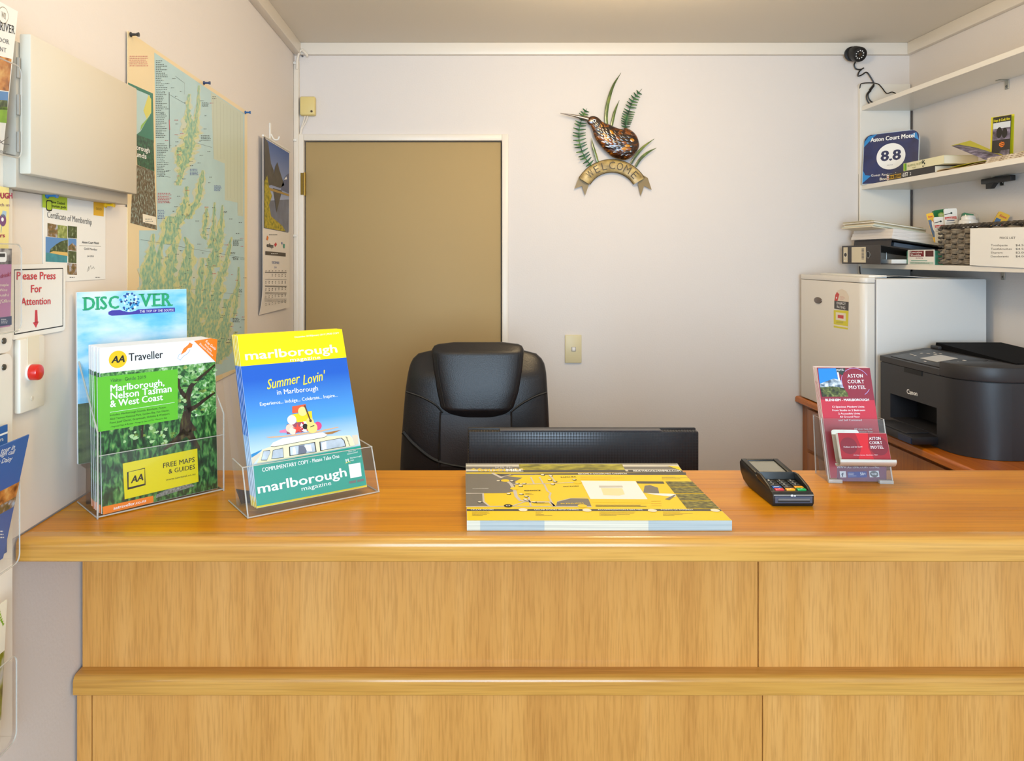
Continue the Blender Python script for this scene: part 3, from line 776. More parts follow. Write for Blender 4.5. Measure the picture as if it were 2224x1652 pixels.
# ---- calendar
XK = XL + 0.017
yk0, yk1 = pixX(571, 292, XK).y, pixX(629, 326, XK).y
zk1, zk0 = 1.920, 1.312
o = Vector((XK, yk0, zk0)); w, h = yk1 - yk0, zk1 - zk0
t = thing('wall_calendar', 'tall wall calendar with a lake and mountain photo hanging by the door corner', 'calendar', tuple(o))
def bow(x, y, z):
    k = max(0.0, (0.10 - y) / 0.10); return (x, y, z - 0.012 * k * k * (1 - x / w))
b = B(); Mf = frame_left(o)
b.grid(lambda u, v: Mf @ Vector(bow(u * w, v * h, -0.0013)), 8, 20); b.done('calendar_sheet', t, mat('calendar_paper', '#ece4da', 0.45), solid=0.001)
B().tube([(XK, yk0, zk1 + 0.001), (XK, yk1, zk1 + 0.001)], 0.004, 8).done('binding_bar', t, M_WHITE)
S = Sheet(Mf, eps=0.0003)
yp = h - (zk1 - 1.607)
gr = bpy.data.materials.new('photo_evening_sky'); gr.use_nodes = True
nt = gr.node_tree; tcn = nt.nodes.new('ShaderNodeTexCoord'); sp = nt.nodes.new('ShaderNodeSeparateXYZ'); rr = nt.nodes.new('ShaderNodeValToRGB')
nt.links.new(tcn.outputs['Generated'], sp.inputs[0]); nt.links.new(sp.outputs['Z'], rr.inputs[0]); nt.links.new(rr.outputs[0], nt.nodes['Principled BSDF'].inputs['Base Color'])
for e, (p_, c_) in zip(rr.color_ramp.elements, ((0.62, '#a9b4cf'), (0.98, '#3f5f9f'))): e.position = p_; e.color = rgb(c_)
mMt, mMt2 = mat('photo_mountain', '#4f4c49', 0.5, vary=0.2, vscale=30), mat('photo_mountain_blue', '#5b6383', 0.5)
mLk, mGr = mat('photo_lake', '#5f6a86', 0.3, vary=0.25, vscale=20), mat_noise('photo_grass', [(0.3, '#5a6418'), (0.5, '#a8981c'), (0.7, '#c7b232')], (40, 40, 90), rough=0.4)
mx = 0.008
S.rect(mx, yp, w - mx, h - 0.006, gr)
S.ppoly([(573, 436), (627, 433), (626, 505), (573, 495)], mLk, 2)
S.ppoly([(573, 296), (582, 310), (588, 355), (594, 370), (596, 400), (573, 405)], mMt, 3)
S.ppoly([(590, 402), (597, 362), (602, 352), (606, 368), (613, 390), (617, 402), (608, 408)], mMt, 4)
S.ppoly([(612, 400), (618, 386), (622, 380), (627, 376), (627, 420), (610, 412)], mMt2, 4); S.ppoly([(616, 390), (621, 383), (623, 389)], M_WINK, 5)
S.ppoly([(592, 408), (612, 414), (604, 445), (600, 462), (597, 440)], mMt, 4); S.ppoly([(575, 404), (627, 422), (627, 426), (575, 410)], mat('photo_shore', '#a98a4a'), 5)
S.ppoly([(573, 395), (579, 380), (584, 410), (590, 425), (583, 445), (588, 470), (600, 480), (612, 490), (620, 503), (573, 494)], mGr, 6)
S.scribble((584, 508), (612, 511), 1, 1.5, M_GREYINK, 4)
S.ptext('eofteys', (579, 536), (593, 538), 9, M_INK, bold=0.03); S.ppoly([(578, 520), (580, 511), (583, 516), (581, 522)], mat('print_orange', '#e07a2a'), 3)
S.ppoly([(595, 531), (599, 526), (601, 531), (598, 536)], mR, 3); S.ppoly([(611, 525), (613, 526), (613, 531), (611, 530)], mMB, 3); S.ppoly([(615, 529), (618, 530), (618, 539), (615, 538)], mat('print_teal', '#2a9a86'), 3)
S.ppoly([(576, 545), (620, 549), (620, 557), (576, 553)], mat('print_charcoal', '#4a4440'), 3); S.scribble((588, 549), (609, 552), 1, 1.6, M_WINK, 5)
S.ptext('DECEMBER', (590, 572), (606, 573), 5, mMB, bold=0.01); S.ptext('2018', (595, 582), (600, 582.5), 4, mMB)
for k in range(7):
    x = 576 + k * 7.1; S.scribble((x, 587), (x + 3.5, 589), 1, 1.5, M_GREYINK, 4)
    for j in range(5):
        y = 597 + j * 15.0 + (k - 3) * (0.3 - j * 0.35)
        S.pline([(575, y - 6), (622, y - 5)], 0.0004, M_GREYINK, 3)
        if j > 0 or k > 1: S.scribble((x, y - 3), (x + 2.2, y + 4), 2, 1.6, M_GREYINK, 4, (0.6, 1), k * 9 + j)
S.build(t, 'calendar_print')
t = thing('wall_hook', 'small white plastic hook holding the calendar', 'hook', tuple(pixX(591, 290, XL)))
hk = pixX(591, 278, XL + 0.01)
B().box((XL + 0.0003, hk.y - 0.008, zk1 + 0.012), (XL + 0.006, hk.y + 0.008, zk1 + 0.07), bev=0.002).done('hook_plate', t, M_WHITE)
B().tube(smooth_path([(XL + 0.006, hk.y, zk1 + 0.03), (XL + 0.016, hk.y, zk1 + 0.012), (XL + 0.03, hk.y, zk1 + 0.010), (XL + 0.036, hk.y, zk1 + 0.022)]), 0.003, 8).done('hook_arm', t, M_WHITE)

# ---- brochure rack on the wall at the left edge
M_RACK = mat('rack_white', '#efe8dc', 0.35)
XRK = XL + 0.013
t = thing('brochure_rack_panel', 'white rack back plates with dark screws at the left edge', 'rack', (XL, 0.99, 0.75))
b0, b1 = 0.86, pixX(27, 600, XRK).y
zj = pixX(15, 766, XRK).z
for za, zb_ in ((zj + 0.001, 1.86), (0.78, zj - 0.001)):
    B().prism(rounded(b1 - b0, zb_ - za, 0.015), 0.0, XRK - XPN - 0.0002, M=frame_left(Vector((XPN + 0.0001, b0, za)))).done('back_plate', t, M_RACK)
for py in (740, 797):
    q = pixX(8, py, XRK)
    B().lathe([(0, 0), (0.0048, 0), (0.0044, 0.0018), (0, 0.0024)], 14, M=Matrix.Translation(q) @ Matrix.Rotation(R(90), 4, 'Y')).done('screw', t, mat('screw_dark', '#6b655c', 0.35, metal=1.0))
XPF = XL + 0.047
def pocket(i, z0, z1, yr, label):
    t = thing('brochure_pocket', label, 'brochure holder', (XRK, 0.97, z0), group='clear pockets of the brochure rack')
    yl = 0.862
    def plate(name, pts, th, M): B().prism(pts, 0, th, M=M).done(name, t, M_CLEAR, smooth=0)
    plate('front_plate', rounded(yr - yl, z1 - z0, 0.012), 0.002, frame_left(Vector((XPF - 0.002, yl, z0))))
    B().box((XRK + 0.0005, yl, z0 + 0.002), (XPF - 0.0025, yr, z0 + 0.004)).done('pocket_floor', t, M_CLEAR, smooth=0)
    for yy in (yl, yr - 0.002): B().box((XRK + 0.0005, yy, z0 + 0.004), (XPF - 0.0025, yy + 0.002, z1 - 0.012)).done('side_plate', t, M_CLEAR, smooth=0)
    r_ = rounded(yr - yl, z1 - z0, 0.012)
    B().tube([Vector((XPF, yl + p_[0], z0 + p_[1])) for p_ in r_ + r_[:1]], 0.0011, 6).done('rim', t, M_CLEARED)
PZ = [(1.653, 1.787, 1.079), (1.402, 1.528, 1.079), (1.066, 1.1916, 1.0745), (0.812, 0.936, 1.067)]
PL_ = ['clear rack pocket with the white winery brochure, topmost', 'clear rack pocket with the yellow and purple flyers', 'clear rack pocket with the blue tour brochures', 'clear rack pocket with the fern brochures, lowest']
for i, (z0, z1, yr) in enumerate(PZ): pocket(i, z0, z1, yr, PL_[i])
def flyer(name, label, x0, z0, yr, x1, z1, wd, m, draw, cat='brochure', th=0.002):
    """leaflet standing in a pocket: bottom right edge (x0, yr, z0), top at (x1, z1), width wd towards the camera"""
    o = Vector((x0, yr - wd, z0)); v = Vector((x1 - x0, 0, z1 - z0)); Lh = v.length
    Mf = frame(o, (0, 1, 0), v)
    t = thing(name, label, cat, tuple(o), group='brochures in the wall rack')
    B().box((0, 0, -th), (wd, Lh, 0), M=Mf).done('leaflet', t, m, smooth=0)
    S = Sheet(Mf); draw(S, wd, Lh); S.build(t); return t
mOr = mat_noise('photo_platter', [(0.3, '#6b3412'), (0.5, '#c9803a'), (0.7, '#e5b46a')], (60, 60, 60)); mLawn = mat('photo_lawn', '#86b02c', 0.5, vary=0.2, vscale=60)
def d1(S, w, h):
    S.ptext('WAIRAU RIVER', (-60, 48), (32, 74), 19, M_INK, serif=True); S.ptext('CELLAR DOOR', (-58, 76), (20, 96), 10, M_GREYINK, serif=True); S.ptext('RESTAURANT', (-60, 96), (13, 114), 10, M_GREYINK, serif=True)
    c = S.px(7, 33); S.circle(c[0], c[1], 0.0115, mat('print_tan', '#8a7a5a'), 1); S.circle(c[0], c[1], 0.0106, M_PAPER, 2)
    S.text('WR', c[0] - 0.005, c[1] - 0.004, 0.008, mat('print_tan', '#8a7a5a'), width=0.011, serif=True)
    S.ppoly([(-40, 112), (25, 128), (19, 198), (-40, 190)], mOr); S.ppoly([(-40, 192), (18, 200), (14, 266), (-40, 262)], ph[4]); S.ppoly([(-40, 235), (16, 232), (14, 267), (-40, 262)], mLawn, 2); S.ppoly([(-40, 214), (16, 218), (16, 238), (-40, 238)], ph[2], 2)
    S.pline([(-10, 290), (5, 312), (20, 314)], 0.0012, M_GREYINK, 2); S.pline([(-10, 316), (8, 305), (18, 297)], 0.0012, M_GREYINK, 2); S.ptext('VISIT', (-2, 331), (12, 335), 6, M_GREYINK, serif=True)
flyer('winery_brochure', 'white winery brochure with wine and lawn photos in the top pocket', XRK + 0.012, 1.659, 1.0705, XRK + 0.034, 1.866, 0.10, M_PAPER, d1)
mYe = mat('flyer_yellow', '#efe093', 0.5); mMag = mat('print_magenta', '#a8244e')
def d2(S, w, h):
    S.ptext('MARLBOROUGH', (-70, 430), (26, 431), 13, mMag, bold=0.04); S.ptext('Share it with us', (-50, 447), (21, 448), 7, mat('print_plum', '#7a4a7a'))
    c = S.px(6, 478); S.circle(c[0], c[1], 0.008, mat('print_plum', '#7a4a7a'), 1, ry=0.009); S.circle(c[0] - 0.001, c[1] + 0.001, 0.003, M_WINK, 2)
    S.pline([(4, 488), (2, 505)], 0.001, ph[4], 1); S.ppoly([(2, 470), (13, 472), (14, 459), (6, 457)], mat('print_paleblue', '#a8c4dc'), 1); S.ptext('Tours', (-25, 516), (10, 515), 9, mMag, bold=0.03)
flyer('yellow_flyer', 'pale yellow tour flyer with a cartoon glass in the second pocket', XRK + 0.006, 1.41, 1.092, XRK + 0.008, 1.612, 0.10, mYe, d2)
grad = mat_noise('flyer_purple', [(0.25, '#8d3a86'), (0.75, '#d8a2b8')], (0.0, 0.0, 1.0))
def d3(S, w, h):
    S.rect(0, h * 0.80, w, h, mat_noise('photo_vans', [(0.35, '#3a3436'), (0.5, '#7a7472'), (0.65, '#b9b4ae')], (70, 70, 70)), 1)
    for dx in (0.010, 0.035):
        S.poly(rounded(0.022, 0.014, 0.004, x0=w - 0.028 - dx + 0.004, y0=h * 0.83), M_WINK, 2); S.rect(w - 0.026 - dx + 0.004, h * 0.83 + 0.007, w - 0.010 - dx + 0.004, h * 0.83 + 0.012, M_INK, 3)
    S.ptext('to drink!', (-12, 607), (22, 599), 9, mMag, bold=0.02, shear=0.2)
    for i, tx in enumerate(('free maple', 'with Wine', '& Sushi', 'here')): S.ptext(tx, (-18, 622 + i * 11), (18 - i % 2 * 3, 621 + i * 11), 6, M_CREAM)
    S.ptext('to the wineries.', (-15, 661), (26, 655), 6, M_CREAM); S.ppoly([(-20, 692), (25, 686), (25, 705), (-20, 711)], mat('print_slate', '#3a4668'), 2); S.scribble((2, 691), (20, 703), 3, 1.5, M_WINK, 4)
flyer('purple_flyer', 'purple wine tour flyer with white vans in front of the yellow flyer', XRK + 0.024, 1.409, 1.069, XRK + 0.026, 1.5215, 0.11, grad, d3)
mBl = mat('flyer_blue', '#2f62ac', 0.4)
def d4(S, w, h):
    S.ptext('tour in', (0, 985), (30, 975), 11, M_WINK, bold=0.01, shear=0.2); S.ptext('Marlborough call', (-45, 1000), (29, 985), 10, M_WINK, bold=0.01, shear=0.2); S.ptext('Miss Daisy', (-20, 1012), (24, 1000), 10, M_WINK, bold=0.01, shear=0.2)
    S.rect(0, h * 0.42, w, h * 0.62, mOr, 1); S.rect(0, h * 0.42, w, h * 0.5, ph[0], 2); S.scribble((0, 1150), (10, 1170), 3, 2.5, M_WINK)
def d4b(S, w, h): S.ptext('n', (0, 958), (6, 957), 8, M_WINK, bold=0.02); S.rect(0, h * 0.93, w, h * 0.945, M_WINK, 1)
flyer('tour_brochure', 'upright blue brochure at the back of the third pocket', XRK + 0.006, 1.073, 1.09, XRK + 0.007, 1.262, 0.10, mBl, d4b)
flyer('leaning_brochure', 'blue tour brochure leaning forward with white slanted text in the third pocket', XRK + 0.014, 1.073, 1.068, XRK + 0.052, 1.252, 0.10, mBl, d4)
mFe = mat_noise('photo_bottles', [(0.3, '#3a2c12'), (0.45, '#8a8a1a'), (0.6, '#c8c0b0'), (0.75, '#5a78b8')], (60, 60, 25))
def d5(S, w, h):
    S.rect(0, h * 0.10, w, h * 0.62, mFe, 1)
    for k in range(7): S.line([(w - 0.028 + k * 0.003, h - 0.01 - k * 0.003), (w - 0.018 + k * 0.002, h - 0.004 - k * 0.005)], [0.001, 0.004], mLawn, 2)
flyer('fern_brochure', 'white brochure with a green fern corner in the lowest pocket', XRK + 0.010, 0.82, 1.068, XRK + 0.020, 1.013, 0.10, M_CREAM, d5)
# ================================================================== ON THE COUNTER
mYel = mat('cover_yellow', '#ffdf00', 0.3, coat=0.08); mGrn = mat('cover_green', '#5fbb23', 0.3, coat=0.08); mOrg = mat('cover_orange', '#f07f1e', 0.3, coat=0.08)
mWht = mat('cover_white', '#f0f0f2', 0.3, coat=0.08)
mFor = mat_noise('cover_forest', [(0.30, '#14290f'), (0.40, '#2a5a2a'), (0.49, '#4a8a40'), (0.58, '#7cae62'), (0.70, '#d2e2c6')], (130, 130, 110), detail=9, rough=0.32, coat=0.08, dist=0.8)
mForD = mat_noise('cover_forest_dark', [(0.3, '#0f1f0d'), (0.46, '#1f4420'), (0.58, '#44803c'), (0.72, '#86ac5c')], (150, 150, 60), detail=9, rough=0.32, coat=0.08, dist=0.5)
mTrk = mat_noise('cover_trunk', [(0.3, '#0f0b07'), (0.55, '#3a2a17'), (0.7, '#5e5a2a')], (120, 120, 40), rough=0.35)
mMos = mat_noise('cover_moss', [(0.3, '#36521c'), (0.55, '#7a9438'), (0.7, '#b7c078')], (150, 150, 150), rough=0.35)
mGra = mat_noise('cover_gravel', [(0.3, '#4a4a44'), (0.6, '#8d8c84'), (0.75, '#b4b3aa')], (300, 300, 300), rough=0.4)
YAW = R(42.8); TIL = R(2.4)
def yawM(o, yaw): return Matrix.Translation(Vector(o)) @ Matrix.Rotation(yaw, 4, 'Z')
u_ = Vector((math.cos(YAW), math.sin(YAW), 0)); b_ = Vector((-math.sin(YAW), math.cos(YAW), 0))
ABL = Vector((-0.6014, 1.2298, ZT + 0.005))
# ---- acrylic stand of the visitor guide
HO = ABL - u_ * 0.0065 - b_ * 0.0055; HO.z = ZT
t = thing('brochure_stand', 'clear two-tier acrylic stand holding the green visitor guides', 'brochure stand', tuple(HO), YAW, group='acrylic stands on the counter')
MH_ = yawM(HO, YAW)
W, D = 0.2165, 0.112
def plate(parent, name, lo, hi, M, m=None): return B().box(lo, hi, M=M).done(name, parent, m or M_CLEAR, smooth=0)
plate(t, 'front_plate', (0, 0, 0.004), (W, 0.0025, 0.104), MH_)
plate(t, 'stand_floor', (0, 0.0028, 0.0015), (W, D, 0.004), MH_)
plate(t, 'back_plate', (0, D, 0.004), (W, D + 0.0025, 0.250), MH_)
plate(t, 'divider_plate', (0.003, 0.076, 0.0045), (W - 0.003, 0.0785, 0.19), MH_)
plate(t, 'tier_floor', (0.003, 0.0788, 0.066), (W - 0.003, D - 0.0005, 0.068), MH_)
MY = Matrix(((0, 0, 1, 0), (1, 0, 0, 0), (0, 1, 0, 0), (0, 0, 0, 1)))      # profile (y,z) extruded along x
for x in (-0.0026, W + 0.0001):
    B().prism([(0, 0.0), (D + 0.0025, 0.0), (D + 0.0025, 0.250), (0.104, 0.250), (0.0, 0.144)], x, x + 0.0025, M=MH_ @ MY).done('side_plate', t, M_CLEAR, smooth=0)
    xe = x + 0.00125
    B().tube([MH_ @ Vector((xe, a, z)) for a, z in ((0, 0), (0, 0.144), (0.104, 0.250), (D, 0.250))], 0.0015, 6).done('edge', t, M_CLEARED)
    B().tube([MH_ @ Vector((xe, a, z)) for a, z in ((0, 0.0015), (D, 0.0015))], 0.0013, 6).done('edge', t, M_CLEARED)
B().tube([MH_ @ Vector(p) for p in ((0, 0.001, 0.003), (W, 0.001, 0.003))], 0.0013, 6).done('edge', t, M_CLEARED)
B().tube([MH_ @ Vector(p) for p in ((0, 0.001, 0.104), (W, 0.001, 0.104))], 0.0008, 6).done('edge', t, M_CLEARED)

# ---- visitor guides (a stack of seven in the front tier)
GW, GH, GT = 0.2025, 0.277, 0.0052
def guide(k):
    off = k * 0.0088; jit = (random.Random(k).uniform(-0.002, 0.001)) if k else 0.0
    o = ABL + b_ * off + u_ * jit
    lab = ('front green visitor guide magazine with the tree cover, foremost of its stack' if k == 0 else 'visitor guide magazine, %s from the front of the stack, only its spine showing' % ['', 'second', 'third', 'fourth', 'fifth', 'sixth', 'seventh'][k])
    t = thing('visitor_guide', lab, 'magazine', tuple(o), YAW, group='stack of visitor guides')
    Mf = frame_yaw(o, YAW, TIL + R(0.15 * k))
    B().box((0.0, 0, -GT), (GW, GH, 0), M=Mf, bev=0.0006, seg=1).done('pages', t, mWht)
    # printed spine on the left
    Ms = Mf @ frame(Vector((-0.0001, 0, 0)), (0, 0, 1), (0, 1, 0)); Ms = Mf @ Matrix(((0, 0, -1, 0), (0, 1, 0, 0), (1, 0, 0, 0), (0, 0, 0, 1)))
    S = Sheet(Ms, eps=0.0002)
    for f0, f1, m in ((0.0, 0.05, mOrg), (0.05, 0.5, mForD), (0.5, 0.82, mGrn), (0.82, 0.85, mForD)): S.rect(-GT + 0.0005, GH * f0, -0.0005, GH * f1, m)
    S.build(t, 'spine_print')
    if k:
        S = Sheet(Mf); S.rect(0.0005, GH * 0.05, GW - 0.0005, GH * 0.845, mForD, 1); S.rect(0.0005, GH * 0.5, GW * 0.68, GH * 0.82, mGrn, 2); S.rect(0.0005, 0.0005, GW * 0.44, GH * 0.05, mOrg, 1); S.build(t, 'cover_print')
    return t, Mf
for k in range(6, 0, -1): guide(k)
t, Mf = guide(0)
S = Sheet(Mf); S.view = (130, 610, 3.0595)
def C4(pts, m, l=1): S.ppoly(pts, m, l)
GL = lambda f: (0.0005, GH * f)
S.rect(0.0006, 0.0006, GW - 0.0006, GH * 0.50, mForD, 1); S.rect(0.0006, GH * 0.5, GW - 0.0006, GH * 0.845, mFor, 1)
# tree
for pts, w in (([(850, 1010), (835, 930), (850, 850), (845, 780), (870, 700), (920, 650), (970, 610), (1030, 555)], [0.034, 0.018, 0.014, 0.012, 0.009, 0.006, 0.005, 0.003]),
               ([(850, 860), (910, 830), (960, 790), (1030, 740)], [0.010, 0.007, 0.006, 0.004]), ([(845, 780), (810, 740), (790, 700), (790, 640)], [0.009, 0.007, 0.005, 0.003]),
               ([(850, 1000), (900, 1080), (930, 1120)], [0.014, 0.010, 0.004]), ([(840, 1000), (770, 1060), (690, 1120)], [0.016, 0.011, 0.004]), ([(550, 950), (545, 1040)], 0.004)):
    S.pline(pts, w, mTrk, 2)
rgm = random.Random(21)
for i in range(46):
    x = rgm.choice([rgm.uniform(790, 1040), rgm.uniform(790, 960)]); y = rgm.uniform(550, 900); c = S.px(x, y); S.blob(c[0], c[1], rgm.uniform(0.002, 0.0075), rgm.choice([mMos, mMos, mat('cover_leaf_bright', '#6fa650', 0.3), mat('cover_leaf_pale', '#a6c48a', 0.3), mat('cover_leaf_deep', '#1f4a26', 0.3)]), (1.3 if i % 2 else 2.6) + i * 0.01, ry=rgm.uniform(0.0015, 0.004), seed=i)
for i in range(30):
    x = rgm.uniform(420, 780); y = rgm.uniform(935, 1080); c = S.px(x, y); S.blob(c[0], c[1], rgm.uniform(0.002, 0.006), rgm.choice([mat('cover_leaf_bright', '#6fa650', 0.3), mat('cover_leaf_pale', '#a6c48a', 0.3), mMos]), 1.3 + i * 0.01, ry=rgm.uniform(0.002, 0.004), seed=i + 90)
S.ppoly([(640, 1420), (700, 1390), (860, 1340), (900, 1360), (640, 1440)], mGra, 2)
S.rect(0.0004, GH * 0.845, GW - 0.0004, GH - 0.0004, mWht, 3)
S.ppoly([(250, 640), (783, 585), (783, 918), (255, 1003)], mGrn, 4)
c = S.px(385, 520); S.circle(c[0], c[1], 0.0148, mat('cover_badge_yellow', '#f2c200', 0.3), 5); S.text('AA', c[0] - 0.0105, c[1] - 0.0055, 0.0112, M_INK, width=0.021, bold=0.03, shear=0.25, layer=7)
S.ptext('Traveller', (458, 533), (684, 510), 52, M_INK, bold=0.012, layer=6)
S.ppoly([(890, 398), (1000, 380), (1046, 388), (1036, 540)], mOrg, 5)
S.ptext('Free Guide', (965, 405), (1030, 460), 22, M_WINK, layer=7); S.ptext('Includes', (960, 425), (1005, 470), 18, M_WINK, layer=7); S.ptext('Discount Vouchers', (925, 420), (1012, 500), 18, M_WINK, layer=7)
S.ppoly([(803, 490), (820, 450), (850, 425), (862, 408), (882, 420), (875, 440), (850, 448), (835, 470)], mOrg, 5); S.pline([(865, 455), (850, 480), (820, 500), (800, 525), (782, 515), (790, 490), (815, 478)], 0.0006, ph[4], 5)
S.ptext('Visitor Guide', (333, 672), (505, 655), 24, mForD, bold=0.014, layer=6); S.ptext('2019', (515, 654), (572, 647), 22, mForD, layer=6)
S.ptext('Marlborough,', (336, 735), (693, 694), 44, M_WINK, bold=0.018, layer=6); S.ptext('Nelson Tasman', (337, 787), (740, 735), 46, M_WINK, bold=0.018, layer=6); S.ptext('& West Coast', (334, 839), (683, 790), 44, M_WINK, bold=0.018, layer=6)
S.pline([(333, 872), (762, 806)], 0.0005, M_WINK, 6)
S.ptext('Includes: Marlborough Sounds, Blenheim, Picton,', (332, 898), (706, 843), 13, M_INK, layer=6); S.ptext('Abel Tasman National Park, Golden Bay, Fox Glacier,', (332, 924), (727, 863), 13, M_INK, layer=6)
S.ptext('Franz Josef Glacier, Greymouth, Hokitika & Westport', (332, 949), (728, 886), 13, M_INK, layer=6); S.ptext('- Regional Maps & Routes - Things to See and Do - Places to Stay', (334, 974), (712, 912), 10, M_INK, layer=6)
S.ppoly([(417, 1212), (912, 1112), (921, 1333), (430, 1450)], mat('cover_label_yellow', '#e2d008', 0.3), 4)
S.ptext('FREE MAPS', (686, 1242), (895, 1200), 32, M_INK, bold=0.012, layer=6); S.ptext('& GUIDES', (722, 1280), (897, 1247), 30, M_INK, bold=0.012, layer=6); S.ptext('www.aatravel.co.nz', (704, 1327), (901, 1287), 13, M_INK, bold=0.008, layer=6)
S.ppoly([(445, 1270), (565, 1240), (569, 1355), (449, 1387)], M_INK, 5); S.ppoly([(456, 1270), (562, 1246), (562, 1345), (456, 1371)], mat('cover_label_yellow', '#e2d008', 0.3), 6)
S.ptext('AA', (472, 1343), (552, 1322), 44, M_INK, bold=0.03, shear=0.25, layer=7)
S.ppoly([(283, 1500), (620, 1425), (622, 1470), (287, 1552)], mOrg, 4); S.ptext('aatraveller.co.nz', (356, 1519), (573, 1466), 20, M_WINK, bold=0.014, layer=6)
S.build(t, 'cover_print')

# ---- DISCOVER magazine in the rear tier
o = ABL + b_ * 0.0935 - u_ * 0.0105; o.z = ZT + 0.0705
t = thing('discover_magazine', 'tall sky-blue magazine with green title behind the visitor guides', 'magazine', tuple(o), YAW)
Mf = frame_yaw(o, YAW, R(1.6)); DW, DH = 0.196, 0.302
B().box((0, 0, -0.007), (DW, DH, 0), M=Mf, bev=0.0006, seg=1).done('pages', t, mWht)
S = Sheet(Mf); S.view = (130, 610, 3.0595)
mSky = mat_noise('cover_sky', [(0.30, '#e4eef4'), (0.45, '#b9dcee'), (0.58, '#6fc2ea'), (0.72, '#35a4de')], (9, 9, 22), detail=5, rough=0.3, coat=0.08)
S.rect(0.0004, DH * 0.35, DW - 0.0004, DH - 0.0004, mSky, 1); S.rect(0.0004, 0.0004, DW - 0.0004, DH * 0.35, mat_noise('cover_hills', [(0.3, '#2c3424'), (0.6, '#6d7a4a'), (0.8, '#a8ab86')], (20, 20, 60)), 1)
mDis = mat('cover_title_green', '#23a06a', 0.3); mPur = mat('cover_banner_purple', '#3f379c', 0.3)
S.ptext('DISC', (153, 195), (390, 182), 85, mDis, serif=True, layer=5, bold=0.025); S.ptext('VER', (526, 172), (748, 163), 85, mDis, serif=True, layer=5, bold=0.025)
S.ppoly([(322, 205), (345, 195), (400, 192), (420, 200), (500, 200), (520, 188), (764, 176), (765, 204), (345, 231), (322, 222)], mPur, 2)
c = S.px(463, 140); S.circle(c[0], c[1], 0.0185, mat('cover_globe_light', '#9ad3f0', 0.3), 3)
rg = random.Random(5); gm = [mat('globe_a', '#1d4f9a'), mat('globe_b', '#2c8fc8'), mat('globe_c', '#d8eef8'), mat('globe_d', '#16306a')]
for i in range(60):
    a = rg.uniform(0, 6.28); r = 0.0165 * math.sqrt(rg.random()); S.circle(c[0] + r * math.cos(a), c[1] + r * math.sin(a), rg.uniform(0.0012, 0.0026), gm[i % 4], 4 + i * 0.02, n=7)
S.ptext('THE TOP OF THE SOUTH', (530, 210), (754, 200), 15, M_WINK, serif=True, layer=6)
S.build(t, 'cover_print')

# ---- stand and copies of the yellow-blue magazine
YW2, TL2 = 0.597, 0.369
BL2 = Vector((-0.346, 1.2441, ZT + 0.010))
u2 = Vector((math.cos(YW2), math.sin(YW2), 0)); b2 = Vector((-math.sin(YW2), math.cos(YW2), 0))
W2 = 0.246
HO = BL2 - u2 * 0.021 - b2 * 0.014; HO.z = ZT
MH2 = yawM(HO, YW2)
t = thing('brochure_stand', 'low clear acrylic stand holding the yellow and blue magazines', 'brochure stand', tuple(HO), YW2, group='acrylic stands on the counter')
plate(t, 'stand_floor', (0, 0, 0.0003), (W2, 0.106, 0.003), MH2)
st_, ct_ = math.sin(TL2), math.cos(TL2)
def lean(name, y0, z0, L, th, m=M_CLEAR, x0=0.0, x1=W2):
    pts = [(y0, z0), (y0 + L * st_, z0 + L * ct_), (y0 + L * st_ + th * ct_, z0 + L * ct_ - th * st_), (y0 + th * ct_, z0 - th * st_ + 0.001)]
    return B().prism(pts, x0, x1, M=MH2 @ MY).done(name, t, m, smooth=0)
lean('front_plate', 0.0, 0.004, 0.080, 0.0025)
lean('back_plate', 0.056, 0.006, 0.235, 0.0025)
for x in (0.0, W2 - 0.0025):
    B().prism([(0.003, 0.0035), (0.053, 0.0035), (0.053 + 0.08 * st_, 0.080), (0.003 + 0.08 * st_, 0.080)], x, x + 0.0025, M=MH2 @ MY).done('side_plate', t, M_CLEAR, smooth=0)
    xe = x + 0.00125
    B().tube([MH2 @ Vector((xe, a, z)) for a, z in ((0.106, 0.0018), (0, 0.0018), (0.0, 0.004), (0.08 * st_, 0.004 + 0.08 * ct_), (0.053 + 0.08 * st_, 0.0815))], 0.0013, 6).done('edge', t, M_CLEARED)
B().tube([MH2 @ Vector(p) for p in ((0, 0, 0.002), (W2, 0, 0.002))], 0.0013, 6).done('edge', t, M_CLEARED)
B().tube([MH2 @ Vector((x, 0.08 * st_, 0.004 + 0.08 * ct_)) for x in (0, W2)], 0.0009, 6).done('edge', t, M_CLEARED)
MGW, MGH = 0.2071, 0.3028
mBlu = bpy.data.materials.new('cover_blue_sky'); mBlu.use_nodes = True
nt = mBlu.node_tree; tcn = nt.nodes.new('ShaderNodeTexCoord'); sp = nt.nodes.new('ShaderNodeSeparateXYZ'); rr = nt.nodes.new('ShaderNodeValToRGB')
nt.links.new(tcn.outputs['Generated'], sp.inputs[0]); nt.links.new(sp.outputs['Z'], rr.inputs[0]); pb = nt.nodes['Principled BSDF']; nt.links.new(rr.outputs[0], pb.inputs['Base Color'])
pb.inputs['Roughness'].default_value = 0.3; pb.inputs['Coat Weight'].default_value = 0.3
rr.color_ramp.elements.new(0.5)
for e, (p_, c_) in zip(rr.color_ramp.elements, ((0.22, '#dfeaf4'), (0.45, '#4f9fe0'), (0.72, '#0f5bc4'))): e.position = p_; e.color = rgb(c_)
